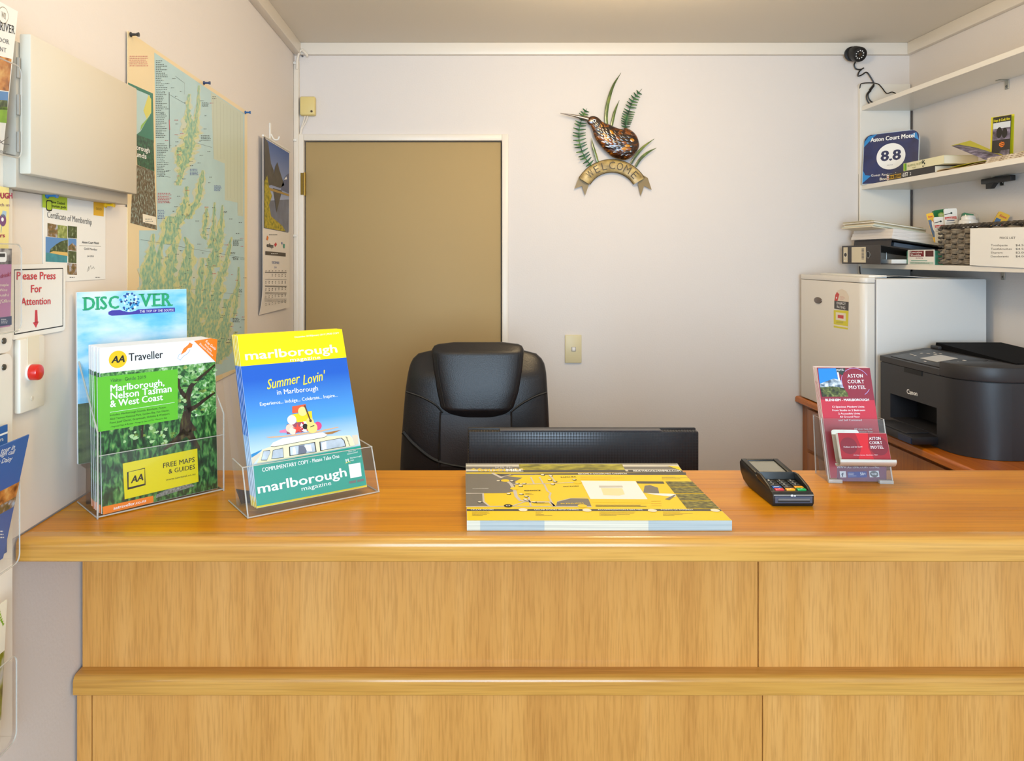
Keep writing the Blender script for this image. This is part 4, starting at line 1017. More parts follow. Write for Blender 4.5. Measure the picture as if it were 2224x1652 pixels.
def sound_mag(k):
    o = BL2 + b2 * (0.0062 * k) + u2 * (-0.0008 * k)
    lab = 'yellow and blue magazine with a beach van cover, foremost in the low stand' if k == 0 else 'yellow and blue magazine, %s in the low stand, left strip showing' % ['', 'second from the front', 'third from the front', 'rearmost'][k]
    t = thing('region_magazine', lab, 'magazine', tuple(o), YW2, group='magazines in the low stand')
    Mf = frame_yaw(o, YW2, TL2)
    B().box((0, 0, -0.0048), (MGW, MGH, 0), M=Mf, bev=0.0008, seg=1).done('pages', t, mWht)
    S = Sheet(Mf)
    S.rect(0.0003, MGH * 0.81, MGW - 0.0003, MGH - 0.0003, mYel, 2); S.rect(0.0003, 0.0003, MGW - 0.0003, MGH * 0.03, mYel, 2); S.rect(0.0003, MGH * 0.03, MGW - 0.0003, MGH * 0.81, mBlu, 1)
    Ms = Mf @ Matrix(((0, 0, -1, 0), (0, 1, 0, 0), (1, 0, 0, 0), (0, 0, 0, 1)))
    if k: S.build(t, 'cover_print')
    S2 = Sheet(Ms, eps=0.0002)
    for f0, f1, m in ((0.0, 0.06, mYel), (0.06, 0.40, mat('cover_paleblue', '#a9c8ec', 0.3)), (0.40, 0.81, mat('cover_deepblue', '#1a5fc6', 0.3)), (0.81, 1.0, mYel)): S2.rect(-0.0046, MGH * f0, -0.0002, MGH * f1, m)
    S2.build(t, 'spine_print')
    return t, S
for k in (3, 2, 1): sound_mag(k)
t, S = sound_mag(0)
S.view = (460, 690, 3.754)
S.ptext('December 2018/January 2019 | FREE COPY', (676, 164), (1038, 130), 13, M_WINK, layer=6, bold=0.008)
S.ptext('marlborough', (277, 345), (1022, 282), 70, M_WINK, layer=6, bold=0.022); S.ptext('magazine', (640, 358), (885, 335), 30, M_WINK, layer=6)
mGold = mat('cover_script_yellow', '#f3dc3c', 0.3)
S.ptext('Summer', (450, 585), (712, 530), 80, mGold, layer=6, shear=0.35, bold=0.012); S.ptext("Lovin'", (745, 548), (915, 508), 80, mGold, layer=6, shear=0.35, bold=0.012)
S.ptext('in Marlborough', (533, 628), (866, 592), 40, M_WINK, layer=6, bold=0.006); S.ptext('Experience... Indulge... Celebrate... Inspire...', (393, 719), (1024, 643), 28, M_WINK, layer=6, bold=0.004)
# van picture (crop view 560,850 scale 9.267)
S.view = (560, 850, 9.267)
mVan = mat('van_cream', '#e9e0b8', 0.3); mVan2 = mat('van_roof', '#f3eed6', 0.3); mGls = mat('van_glass', '#b9c3cf', 0.3, vary=0.2, vscale=50); mCur = mat('van_inside', '#6c7080', 0.3)
mBch = mat('cover_beach', '#d9cbb4', 0.4); mSeaB = mat('cover_sea', '#2f86c0', 0.4)
lft = lambda pts: [(max(0.0006, S.px(*p_)[0]), S.px(*p_)[1]) for p_ in pts]
S.poly(lft([(-560, 1330), (90, 1165), (60, 1200), (-560, 1420)]), mSeaB, 2); S.poly(lft([(-560, 1400), (60, 1215), (40, 1300), (-560, 1560)]), mBch, 2.2); S.ppoly([(1890, 880), (2010, 870), (2030, 1060), (1950, 1080)], mBch, 2)
S.ppoly([(-20, 1450), (85, 1170), (250, 1110), (1400, 900), (1850, 880), (1900, 930), (1950, 1090), (900, 1290)], mVan, 3)
S.ppoly([(250, 1100), (300, 1030), (500, 940), (1300, 820), (1390, 870), (1360, 915), (330, 1110)], mVan2, 4); S.pline([(260, 1105), (330, 1112), (1340, 920), (1392, 890)], 0.0008, M_INK, 5)
for q in ([(60, 1385), (110, 1195), (240, 1175), (250, 1230), (180, 1385)], [(270, 1360), (300, 1180), (505, 1130), (520, 1330)], [(635, 1300), (625, 1110), (1150, 1015), (1180, 1215)], [(1250, 1195), (1235, 1010), (1680, 930), (1740, 980), (1775, 1105)]):
    S.ppoly(q, M_INK, 5); cx_ = sum(p_[0] for p_ in q) / len(q); cy_ = sum(p_[1] for p_ in q) / len(q)
    S.ppoly([(cx_ + (p_[0] - cx_) * 0.93, cy_ + (p_[1] - cy_) * 0.9) for p_ in q], mGls, 6)
S.ppoly([(810, 1260), (820, 1090), (940, 1075), (980, 1200), (970, 1240)], mCur, 7); S.ppoly([(700, 1270), (700, 1130), (745, 1120), (770, 1255)], M_WINK, 7); S.ppoly([(920, 1085), (1060, 1075), (1090, 1200), (990, 1200)], M_WINK, 7)
S.ppoly([(1300, 1180), (1280, 1040), (1370, 1000), (1380, 1160)], M_WINK, 7)
for i in range(8): S.pline([(1765 + i * 10, 915 + i * 24), (1800 + i * 8, 925 + i * 23)], 0.0009, M_INK, 5)
mBrd = mat('surfboard_tan', '#d6ae8a', 0.4)
S.ppoly([(150, 915), (600, 880), (1200, 790), (1600, 710), (1640, 720), (1200, 830), (600, 910), (250, 935)], mBrd, 5); S.ppoly([(1330, 830), (1690, 770), (1500, 850), (1400, 865)], mat('surfboard_brown', '#a8743a', 0.4), 4.5)
S.ppoly([(430, 790), (560, 755), (580, 830), (440, 830)], mat('cover_pink', '#e77aa0', 0.4), 6)
S.ppoly([(690, 300), (960, 255), (975, 400), (690, 440)], mat('case_red', '#df5a34', 0.4), 6); S.ppoly([(655, 470), (1080, 390), (1100, 590), (780, 620), (740, 500)], mat('case_yellow', '#f6cf1c', 0.4), 7)
S.ppoly([(580, 660), (960, 590), (1010, 800), (580, 860)], mat('case_maroon', '#9a4a5a', 0.4), 6.5)
for x, y, rx, m, l in ((680, 570, 0.0085, M_WINK, 8), (895, 400, 0.0085, mat('hat_straw', '#f0dc8a'), 9), (950, 705, 0.0095, M_WINK, 8), (950, 705, 0.0052, M_INK, 9), (640, 740, 0.0075, mat('shell_pink', '#efc9b4'), 8), (700, 790, 0.007, mat('shell_pink2', '#f2d6c4'), 9), (1205, 690, 0.0075, mat('flower_pink', '#d8437e'), 7)):
    c = S.px(x, y); S.circle(c[0], c[1], rx, m, l, n=18)
for a in range(4):
    c = S.px(950, 705); S.circle(c[0] + 0.0073 * math.cos(a * 1.57 + 0.5), c[1] + 0.0073 * math.sin(a * 1.57 + 0.5), 0.0023, mat('ring_red', '#c8323a'), 9.5, n=8)
c = S.px(800, 750); S.poly([(c[0] + (0.0105 if i % 2 == 0 else 0.0038) * math.cos(R(90 + 36 * i)), c[1] + (0.0105 if i % 2 == 0 else 0.0038) * math.sin(R(90 + 36 * i))) for i in range(10)], mat('starfish_red', '#e2483a'), 10)
mGui = mat('guitar_tan', '#efd27a', 0.4)
for x, y, r in ((1090, 730, 0.0100), (1045, 610, 0.0074)): c = S.px(x, y); S.circle(c[0], c[1], r, mGui, 11 if r > 0.008 else 11.1, n=18)
S.ppoly([(975, 620), (1115, 590), (1170, 740), (1010, 760)], mGui, 11.2)
S.pline([(1055, 590), (970, 370), (935, 280)], 0.0026, mat('guitar_neck', '#5a3a20'), 12); c = S.px(1055, 590); S.circle(c[0], c[1], 0.0026, mat('guitar_neck', '#5a3a20'), 12.2, n=12); S.pline([(1050, 715), (1130, 685)], 0.0014, M_INK, 12)
# teal band of the stand
S.view = (460, 690, 3.754)
S.build(t, 'cover_print')
t = thing('stand_card', 'teal complimentary copy card slotted in the front of the low stand', 'card', tuple(BL2 - b2 * 0.006), YW2)
Mc = frame_yaw(BL2 - b2 * 0.0065 + Vector((0, 0, 0.004)) + u2 * 0.0, YW2, TL2)
S = Sheet(Mc); S.view = (460, 690, 3.754)
cc = [S.px(368, 1535), S.px(1262, 1362), S.px(1213, 1042), S.px(340, 1200)]
mTea = mat('card_teal', '#0f9a86', 0.35, coat=0.3)
B().prism(cc, -0.0008, 0.0, M=Mc).done('card_sheet', t, mTea, smooth=0)
S.ptext('COMPLIMENTARY COPY - Please Take One', (412, 1255), (1040, 1140), 32, M_WINK, layer=3, bold=0.014)
S.ptext('marlborough', (380, 1432), (1100, 1290), 78, M_WINK, layer=3, bold=0.022); S.ptext('magazine', (733, 1410), (975, 1360), 34, M_WINK, layer=3)
S.ptext('Have you', (1115, 1098), (1172, 1084), 11, M_WINK, layer=3); S.ptext('downloaded?', (1105, 1116), (1190, 1098), 11, M_WINK, layer=3)
S.ptext('M', (1095, 1178), (1118, 1172), 26, M_WINK, layer=3, bold=0.018); S.ptext('Marlborough', (1128, 1150), (1218, 1130), 12, M_WINK, layer=3); S.ptext('App', (1130, 1168), (1158, 1162), 12, M_WINK, layer=3)
S.pline([(1090, 1185), (1115, 1172), (1130, 1176)], 0.0009, mYel, 3)
S.ppoly([(1114, 1195), (1210, 1180), (1222, 1290), (1130, 1308)], M_WINK, 2)
S.ppoly([(1118, 1333), (1175, 1322), (1176, 1342), (1120, 1352)], M_GREYINK, 2); S.ppoly([(1185, 1320), (1238, 1310), (1240, 1328), (1187, 1340)], M_GREYINK, 2)
S.build(t)
# dark leaflet lying in the low stand
t = thing('dark_leaflet', 'dark folded leaflet lying in the bottom of the low stand', 'leaflet', tuple(HO + b2 * 0.06 + Vector((0, 0, 0.004))), YW2)
B().grid(lambda u, v: MH2 @ Vector((0.012 + 0.10 * u, 0.070 + 0.030 * v, 0.0042 + 0.018 * (1 - u) ** 2 * v)), 10, 3).done('folded_sheet', t, mat('leaflet_dark', '#2a2733', 0.4), solid=0.0008)

# ---- map pad
ZP = ZT + 0.0165
pf = pixZ(1014, 1130, ZP); PWD, PDP = 0.4205, 0.297
o = Vector((pf.x, pf.y, ZT + 0.0004))
t = thing('map_pad', 'thick tear-off pad of yellow and grey cycle trail maps on the counter', 'map pad', tuple(o))
def curl(y): return 0.0075 * max(0.0, (y - 0.215) / 0.082) ** 2
b = B(); ny = 14
def side(k):      # closed loft: rings along y
    y = PDP * k / ny; zc = curl(y); return [Vector((0.0, y, 0.0)), Vector((PWD, y, 0.0)), Vector((PWD, y, ZP - o.z + zc)), Vector((0, y, ZP - o.z + zc))]
t0 = bmesh.new(); rings = [[t0.verts.new(p) for p in side(k)] for k in range(ny + 1)]
for k in range(ny):
    for j in range(4): t0.faces.new((rings[k][j], rings[k][(j + 1) % 4], rings[k + 1][(j + 1) % 4], rings[k + 1][j]))
t0.faces.new(rings[0]); t0.faces.new(rings[-1]); bmesh.ops.recalc_face_normals(t0, faces=t0.faces)
b._merge(t0); mEdge = mat_noise('pad_page_edges', [(0.4, '#c4beac'), (0.6, '#ddd6c2')], (3, 3, 900), rough=0.7)
b.done('page_block', t, mEdge, M=Matrix.Translation(o), smooth=0)
S = Sheet(frame_front(o)); mPB = mat_noise('pad_edges_blue', [(0.4, '#9da6a8'), (0.6, '#b3bab8')], (3, 3, 900), rough=0.7)
S.rect(0.021, 0.0002, 0.123, 0.0162, mPB); S.rect(0.288, 0.0002, PWD, 0.0162, mPB); S.build(t, 'page_edge_band')
S = Sheet(frame_top(Vector((o.x, o.y, ZP))), eps=0.0001, deform=lambda x, y, z: (x, y, z + curl(y)))
mPY = mat('pad_yellow', '#f6d200', 0.45); mPG = mat('pad_grey', '#77726a', 0.45); mPD = mat('pad_darkgrey', '#4b473f', 0.45); mRoad = mat('pad_road', '#cfc7c0', 0.45)
S.rect(0.0004, 0.0004, PWD - 0.0004, 0.0435, mPY, 1); S.rect(0.0004, 0.0435, PWD - 0.0004, 0.053, mPD, 2); S.rect(0.0004, 0.053, PWD - 0.0004, 0.246, mPY, 1, 1, 6)
S.rect(0.0004, 0.246, PWD - 0.0004, 0.2535, mPY, 2); S.rect(0.0004, 0.2535, PWD - 0.0004, PDP - 0.0004, mPG, 1, 1, 8)
S.rect(0.105, 0.264, 0.31, PDP - 0.004, mat_noise('pad_vines', [(0.35, '#6f6a1e'), (0.55, '#a69c2c'), (0.7, '#c9bf4a')], (40, 90, 40)), 2, 1, 6); S.rect(0.105, 0.2535, 0.31, 0.268, mPD, 2, 1, 3); S.rect(0.315, 0.255, PWD - 0.0004, 0.267, mPD, 3, 1, 3)
S.view = (980, 980, 3.475)
S.text('RIDE', 0.058, 0.2725, 0.012, mat('pad_palegrey', '#b9b4ad'), width=0.033, layer=4, bold=0.02); S.text('GOLDEN', 0.024, 0.2585, 0.012, mPY, width=0.052, layer=5, bold=0.018); S.text('MILE', 0.079, 0.2585, 0.012, M_WINK, width=0.032, layer=5, bold=0.018)
S.text('RIDETHEGOLDENMILE.COM', 0.325, 0.2575, 0.0075, M_WINK, width=0.091, layer=5, bold=0.018)
S.poly([(0.398, 0.285), (0.4195, 0.262), (0.4195, 0.282)], mPY, 4)
for x in (0.008, 0.02, 0.09, 0.11 - 0.008): S.poly([(x, 0.268), (x + 0.014, 0.268), (x + 0.007, 0.273)], mPY, 4)
S.ppoly([(107, 172), (700, 172), (560, 190), (485, 225), (480, 300), (410, 315), (110, 318)], mPG, 2); S.ppoly([(110, 318), (235, 318), (245, 380), (285, 415), (112, 415)], mPG, 2)
S.ppoly([(110, 205), (170, 195), (300, 205), (310, 185), (110, 180)], mPG, 2)
S.ppoly([(790, 415), (800, 380), (900, 355), (1035, 358), (1060, 418)], mPG, 2); S.ppoly([(320, 172), (1770, 165), (1775, 186), (970, 186), (600, 186), (420, 205)], mPD, 2)
for pts, w in (([(310, 170), (400, 210), (450, 245), (480, 300), (490, 340), (520, 372), (600, 382), (740, 382), (780, 415)], 0.006), ([(110, 418), (450, 415), (1060, 418)], 0.0035), ([(470, 250), (700, 245), (960, 233)], 0.0035), ([(700, 245), (725, 300), (750, 315), (740, 345), (755, 382), (780, 415)], 0.0035),
               ([(110, 318), (240, 318), (245, 380), (285, 412)], 0.0035), ([(600, 195), (625, 245)], 0.003), ([(665, 195), (695, 245)], 0.003), ([(740, 180), (790, 235)], 0.003), ([(450, 415), (560, 380)], 0.003), ([(585, 345), (600, 412)], 0.003), ([(110, 205), (180, 195), (330, 205), (450, 180)], 0.0025), ([(800, 380), (900, 355), (1030, 352)], 0.0022)):
    S.pline(pts, w, mRoad, 4)
for x, y in ((692, 182), (752, 188), (745, 218), (768, 250), (785, 230), (525, 263), (530, 325), (568, 342), (560, 365), (575, 372), (628, 385), (930, 215), (500, 245), (552, 245), (460, 225), (358, 225), (435, 322), (218, 385)):
    c = S.px(x, y); S.circle(c[0], c[1], 0.0042, M_INK, 6, n=12); S.circle(c[0] - 0.0006, c[1] + 0.0012, 0.0032, M_CREAM, 7, n=12)
for x, y in ((408, 222), (478, 282), (955, 235), (990, 413)): c = S.px(x, y); S.circle(c[0], c[1], 0.008, mPY, 6, n=16)
c = S.px(430, 412); S.circle(c[0], c[1], 0.0075, M_INK, 6, n=16); S.ptext('63', (415, 417), (445, 416), 9, M_WINK, layer=8)
S.ptext('RENWICK', (555, 302), (680, 300), 8, M_INK, layer=6, bold=0.02); S.ptext('RAPAURA', (830, 200), (945, 197), 6, M_INK, layer=6, bold=0.02); S.ptext('PICTON', (850, 270), (962, 266), 6, M_INK, layer=6, bold=0.02); S.ptext('BLENHEIM', (830, 400), (1000, 397), 8, mPY, layer=6, bold=0.02)
S.ptext('BECOME A GOLDEN MILE CHAMPION', (962, 180), (1328, 178), 9, M_WINK, layer=6, bold=0.01)
S.scribble((975, 190), (1330, 215), 3, 2.2, mat('pad_orange', '#d89a1a'), 4); S.scribble((1590, 192), (1800, 212), 3, 2.5, mPD, 4, (0.4, 1)); S.scribble((640, 385), (745, 398), 2, 2.5, mPD, 5); S.scribble((560, 315), (630, 330), 2, 2.2, mPD, 5)
S.ppoly([(135, 228), (300, 228), (310, 292), (140, 292)], mat('pad_tan', '#8d8468'), 3); c = S.px(218, 226); S.circle(c[0], c[1], 0.013, mPY, 4, ry=0.014, a0=180, a1=360); S.scribble((160, 258), (285, 285), 3, 2.5, M_WINK, 5)
S.ppoly([(978, 222), (1390, 225), (1495, 390), (1065, 388)], mPY, 3); S.ppoly([(978, 222), (1390, 225), (1482, 362), (1050, 360)], M_WINK, 4)
S.ppoly([(1115, 260), (1290, 260), (1298, 274), (1118, 275)], mat('pad_palegrey2', '#cfccc4'), 5); S.ppoly([(1130, 278), (1290, 278), (1310, 325), (1270, 335), (1150, 332)], mat('pad_paleyellow', '#f3e6b4'), 5)
S.ppoly([(1395, 226), (1600, 228), (1610, 245), (1405, 243)], mPD, 3); S.ppoly([(1460, 260), (1500, 255), (1560, 275), (1570, 318), (1450, 312)], mPG, 4); S.ppoly([(1470, 316), (1660, 320), (1700, 325), (1690, 345), (1540, 330)], M_WINK, 4); S.pline([(1630, 365), (1690, 330)], [0.008, 0.003], mPG, 5)
mPh = mat_noise('pad_photos', [(0.3, '#34300f'), (0.5, '#6d6622'), (0.7, '#a79c3a')], (110, 150, 110))
for (y0_, y1_) in ((228, 268), (272, 318), (322, 372), (376, 432)):
    xa = lambda y: 1615 + (y - 228) * 0.80; xb = lambda y: 1820 + (y - 228) * 1.0
    S.ppoly([(xa(y0_), y0_), (xb(y0_), y0_), (xb(y1_), y1_), (xa(y1_), y1_)], mPh, 4)
for i, (tx, x0_, x1_) in enumerate((('CELLAR DOORS', 148, 320), ('CELLAR DOORS WITH DINING', 627, 962), ('ACCOMMODATION & BIKE HIRE', 1108, 1447), ('POINTS OF INTEREST', 1588, 1832))):
    S.ptext(tx, (x0_, 446), (x1_, 446), 9, M_WINK, layer=6, bold=0.01); S.scribble((x0_ + 10, 455), (x0_ + (150 if i < 2 else 290), 490), 4, 2.2, mPD, 4, (0.3, 1), i)
for x, y in ((542, 443), (1024, 446), (1518, 448), (1992, 447)): c = S.px(x, y); S.circle(c[0], c[1], 0.0075, M_CREAM, 7, n=14)
S.scribble((1090, 402), (1500, 420), 2, 4, mPD, 4, (0.8, 1)); S.scribble((1510, 368), (1620, 420), 3, 2.5, mat('pad_orange', '#d89a1a'), 4); S.scribble((1330, 175), (1760, 183), 2, 1.8, mPG, 5)
S.build(t, 'map_print')

# ---- payment terminal
t0x, t1x = 0.5405, 0.6135; ty = 1.281; TWd = t1x - t0x
o = Vector((t0x, ty, ZT)); MT = Matrix.Translation(o)
t = thing('payment_terminal', 'black handheld card payment terminal with coloured keys on the counter', 'card terminal', tuple(o))
M_TB = mat('terminal_black', '#1d1e1c', 0.42, bump=0.04, bscale=600)
prof = [(0.004, 0.0), (0.0, 0.006), (0.0, 0.021), (0.004, 0.0245), (0.062, 0.0275), (0.075, 0.0335), (0.150, 0.0405), (0.155, 0.036), (0.150, 0.018), (0.135, 0.006), (0.110, 0.0005)]
B().prism(prof, 0.0, TWd, M=MT @ MY, bev=0.003).done('terminal_body', t, M_TB)
# key well walls
b = B()
for x in (0.0005, TWd - 0.0055): b.prism([(0.006, 0.0225), (0.072, 0.029), (0.074, 0.0395), (0.058, 0.0405), (0.020, 0.031)], x, x + 0.005, M=MT @ MY, bev=0.0015)
b.prism([(0.064, 0.0255), (0.074, 0.027), (0.0745, 0.0395), (0.068, 0.0405)], 0.004, TWd - 0.004, M=MT @ MY, bev=0.001)
b.done('privacy_shield', t, M_TB)
mk = [mat('key_black', '#24231f', 0.35), mat('key_red', '#d8383f', 0.35), mat('key_yellow', '#f2a413', 0.35), mat('key_green', '#14a24a', 0.35), mat('key_blue', '#1663b8', 0.35)]
kw, kd = 0.0155, 0.0075
tilt = math.atan2(0.0275 - 0.0245, 0.058)
for r_ in range(5):
    for c_ in range(3):
        m = mk[0]
        if r_ == 0: m = mk[1 + c_]
        if r_ == 1 and c_ == 0: m = mk[4]
        if r_ == 1 and c_ == 2: m = mk[2]
        y = 0.0105 + r_ * 0.0098; z = 0.0245 + (y - 0.004) * math.tan(tilt); x = 0.0095 + c_ * 0.0195
        Mk = MT @ Matrix.Translation((x, y, z)) @ Matrix.Rotation(tilt, 4, 'X')
        k = B().box((0, 0, -0.001), (kw, kd, 0.0026), M=Mk, bev=0.0011).done('key', t, m)
        S = Sheet(Mk @ Matrix.Translation((0, 0, 0.0027)))
        if r_ >= 2 or (r_ == 1 and c_ == 1): S.text('789456123'[(r_ - 2) * 3 + c_] if r_ < 5 and r_ >= 2 else '0', 0.004, 0.002, 0.004, M_WINK, width=0.0035); S.rect(0.0085, 0.0025, 0.0125, 0.004, M_GREYINK)
        elif r_ == 0: S.line([(0.0055, 0.0028), (0.0075, 0.002), (0.0105, 0.0055)], 0.0008, M_WINK)
        else: S.rect(0.003, 0.003, 0.012, 0.0048, M_WINK if c_ == 0 else m)
        S.build(k, 'key_mark', 'key_mark')
Ms = MT @ Matrix.Translation((0, 0.083, 0.0345)) @ Matrix.Rotation(math.atan2(0.007, 0.075), 4, 'X')
B().box((0.011, 0.002, -0.001), (TWd - 0.011, 0.058, 0.0006), M=Ms, bev=0.0004, seg=1).done('screen', t, mat('terminal_screen', '#8f8d80', 0.2))
b = B()
for lo, hi in (((0.001, -0.004, -0.004), (0.0105, 0.066, 0.0032)), ((TWd - 0.0105, -0.004, -0.004), (TWd - 0.001, 0.066, 0.0032)), ((0.0105, 0.0585, -0.004), (TWd - 0.0105, 0.066, 0.0028))): b.box(lo, hi, M=Ms, bev=0.0014)
b.done('screen_surround', t, M_TB)
B().box((0.004, -0.0008, 0.0065), (TWd - 0.004, 0.0, 0.0185), M=MT, bev=0.0003, seg=1).done('reader_face', t, mat('reader_bluegrey', '#454c5c', 0.35))
B().box((0.009, -0.0016, 0.0085), (TWd - 0.009, -0.0007, 0.0150), M=MT).done('card_slot', t, M_INK, smooth=0)
B().box((0.009, -0.0019, 0.0115), (TWd - 0.009, -0.0015, 0.0150), M=MT).done('slot_lip', t, mat('slot_grey', '#6b6a6a', 0.4), smooth=0)
S = Sheet(frame_front(o + Vector((0, -0.0003, 0)))); S.line([(0.002, 0.0205), (TWd - 0.002, 0.0205)], 0.0008, mat('line_white', '#d8d2c8'), 2); S.circle(TWd / 2 - 0.003, 0.0195, 0.0022, M_WINK, 3, n=12); S.circle(TWd / 2 + 0.002, 0.0188, 0.0015, M_WINK, 3, n=12); S.build(t, 'contactless_mark')

# ---- small brochure dispenser at the right
YW3, TL3 = R(-3.5), R(17.5)
BL3 = Vector((0.7144, 1.4277, ZT + 0.006))
u3 = Vector((math.cos(YW3), math.sin(YW3), 0)); b3 = Vector((-math.sin(YW3), math.cos(YW3), 0))
HO = BL3 - u3 * 0.009 - b3 * 0.012; HO.z = ZT; MH3 = yawM(HO, YW3)
W3 = 0.121; s3, c3 = math.sin(TL3), math.cos(TL3)
t = thing('leaflet_holder', 'small clear plastic leaflet holder with red motel brochures', 'brochure holder', tuple(HO), YW3)
mCl2 = mat_clear('clear_styrene', '#f1f2f4', haze=0.03, refl=0.4)
def lean3(name, y0, z0, L, th, x0=0.0, x1=W3):
    pts = [(y0, z0), (y0 + L * s3, z0 + L * c3), (y0 + L * s3 + th * c3, z0 + L * c3 - th * s3), (y0 + th * c3, z0 - th * s3 + 0.001)]
    return B().prism(pts, x0, x1, M=MH3 @ MY).done(name, t, mCl2, smooth=0)
lean3('front_plate', 0.0, 0.004, 0.118, 0.002); lean3('back_plate', 0.036, 0.005, 0.118, 0.002)
for x in (0.0, W3 - 0.002):
    B().prism([(0.003, 0.001), (0.060, 0.001), (0.036 + 0.118 * s3, 0.112), (0.003 + 0.118 * s3, 0.112)], x, x + 0.002, M=MH3 @ MY).done('side_plate', t, mCl2, smooth=0)
    xe = x + 0.001
    B().tube([MH3 @ Vector((xe, a, z)) for a, z in ((0, 0.001), (0.118 * s3, 0.004 + 0.118 * c3), (0.036 + 0.118 * s3, 0.115), (0.060, 0.0015))], 0.0013, 6).done('edge', t, M_CLEARED)
for x0_, x1_ in ((0.0, 0.026), (W3 - 0.026, W3)): B().box((x0_, -0.002, 0.0), (x1_, 0.006, 0.007), M=MH3, bev=0.001).done('foot', t, M_CLEARED)
BW, BH = 0.1048, 0.2148
mCri = mat('leaflet_crimson', '#c4273d', 0.35, coat=0.3); mMar = mat('leaflet_maroon', '#8e1f35', 0.35, coat=0.3); mWin = mat('leaflet_plum', '#86415e', 0.35, coat=0.3)
def motel(k):
    o = BL3 + b3 * (0.0055 * k) + Vector((0, 0, 0.0))
    t = thing('motel_brochure', 'tall red motel brochure with a hotel photo, foremost in the holder' if k == 0 else 'tall red motel brochure, %s in the clear holder' % ['', 'second from the front', 'third from the front', 'rearmost'][k], 'brochure', tuple(o), YW3, group='motel brochures in the holder')
    Mf = frame_yaw(o, YW3, TL3)
    B().box((0, 0, -0.0035), (BW, BH, 0), M=Mf, bev=0.0004, seg=1).done('leaflet', t, mat('leaflet_edge', '#ecd9d6', 0.5))
    S = Sheet(Mf); S.rect(0.0003, 0.0003, BW - 0.0003, BH * 0.86, mCri, 1); return t, S
for k in (3, 2, 1): t, S = motel(k); S.build(t)
t, S = motel(0)
S.view = (1720, 730, 4.413)
S.rect(0.0003, BH * 0.70, BW - 0.0003, BH - 0.0003, mMar, 1.6); S.ppoly([(248, 308), (724, 303), (766, 575), (287, 580)], mMar, 2); S.ppoly([(250, 308), (420, 306), (445, 430), (265, 455)], mat('leaflet_sky', '#1f86d8', 0.35), 3)
S.ppoly([(265, 455), (400, 405), (500, 430), (510, 500), (270, 500)], mat_noise('photo_motel', [(0.35, '#4a5a6c'), (0.5, '#9aa6b0'), (0.65, '#e4e8ea')], (120, 40, 120)), 4); S.ppoly([(268, 490), (390, 480), (520, 500), (540, 578), (287, 580)], mat_noise('photo_shrubs', [(0.35, '#262a18'), (0.55, '#56602c'), (0.75, '#9aa05a')], (160, 160, 160)), 5)
S.ppoly([(420, 306), (510, 306), (500, 385), (430, 345)], mat('photo_sign', '#2c3a34'), 5); S.ptext('MOTEL', (425, 335), (498, 330), 18, M_WINK, serif=True, layer=7); S.ppoly([(430, 345), (445, 345), (460, 430), (445, 432)], M_WINK, 6)
c = S.px(610, 440); S.circle(c[0], c[1], 0.0268, mMar, 6, ry=0.0300)
for a0, a1, r_ in ((30, 130, 0.0280), (-60, -30, 0.0280), (150, 200, 0.0280)):
    S.line([(c[0] + r_ * math.cos(R(a0 + (a1 - a0) * i / 10)), c[1] + r_ * math.sin(R(a0 + (a1 - a0) * i / 10))) for i in range(11)], 0.0009, mat('leaflet_lilac', '#b7a4dc'), 7)
for i, (tx, x0_, x1_, y) in enumerate((('ASTON', 528, 682, 395), ('COURT', 533, 692, 450), ('MOTEL', 541, 707, 505))): S.ptext(tx, (x0_, y), (x1_, y), 31, M_WINK, serif=True, bold=0.012, layer=9)
S.ptext('BLENHEIM - MARLBOROUGH', (322, 622), (738, 620), 22, M_WINK, bold=0.02, layer=5)
for tx, x0_, x1_, y in (('12 Spacious Modern Units', 387, 693, 684), ('From Studio to 2 Bedroom', 388, 700, 717), ('2 Accessible Units', 445, 653, 749), ('All Ground Floor', 458, 650, 780), ('and Self Contained', 446, 669, 812), ('All Units have Air', 596, 772, 897), ('conditioner Heat', 602, 774, 922)):
    S.ptext(tx, (x0_, y), (x1_, y - 1), 17, M_WINK, layer=5, bold=0.004)
S.ppoly([(432, 1200), (905, 1200), (905, 1390), (430, 1390)], mWin, 2)
S.ptext('WWW.ASTONCOURT.CO.NZ', (430, 1265), (838, 1263), 22, M_WINK, bold=0.01, layer=5)
S.poly([S.px(x, y) for x, y in ((455, 1292), (515, 1292), (520, 1352), (462, 1352))], M_WINK, 4); S.ptext('f', (476, 1345), (500, 1345), 36, mat('print_navy', '#3a4660'), layer=6, bold=0.02)
S.ppoly([(530, 1298), (715, 1294), (718, 1352), (535, 1354)], mat('print_bluelabel', '#3c4fa0'), 3); S.ptext('50+', (655, 1332), (708, 1331), 26, M_WINK, layer=5, bold=0.02); S.scribble((540, 1305), (620, 1345), 3, 3.5, M_WINK, 5)
S.ppoly([(738, 1290), (830, 1288), (838, 1348), (745, 1351)], M_WINK, 3); c = S.px(787, 1320); S.circle(c[0], c[1], 0.0078, M_GREYINK, 4, ry=0.0058); S.ptext('WiFi', (762, 1330), (815, 1329), 20, M_WINK, layer=6, bold=0.018)
S.build(t, 'cover_print')
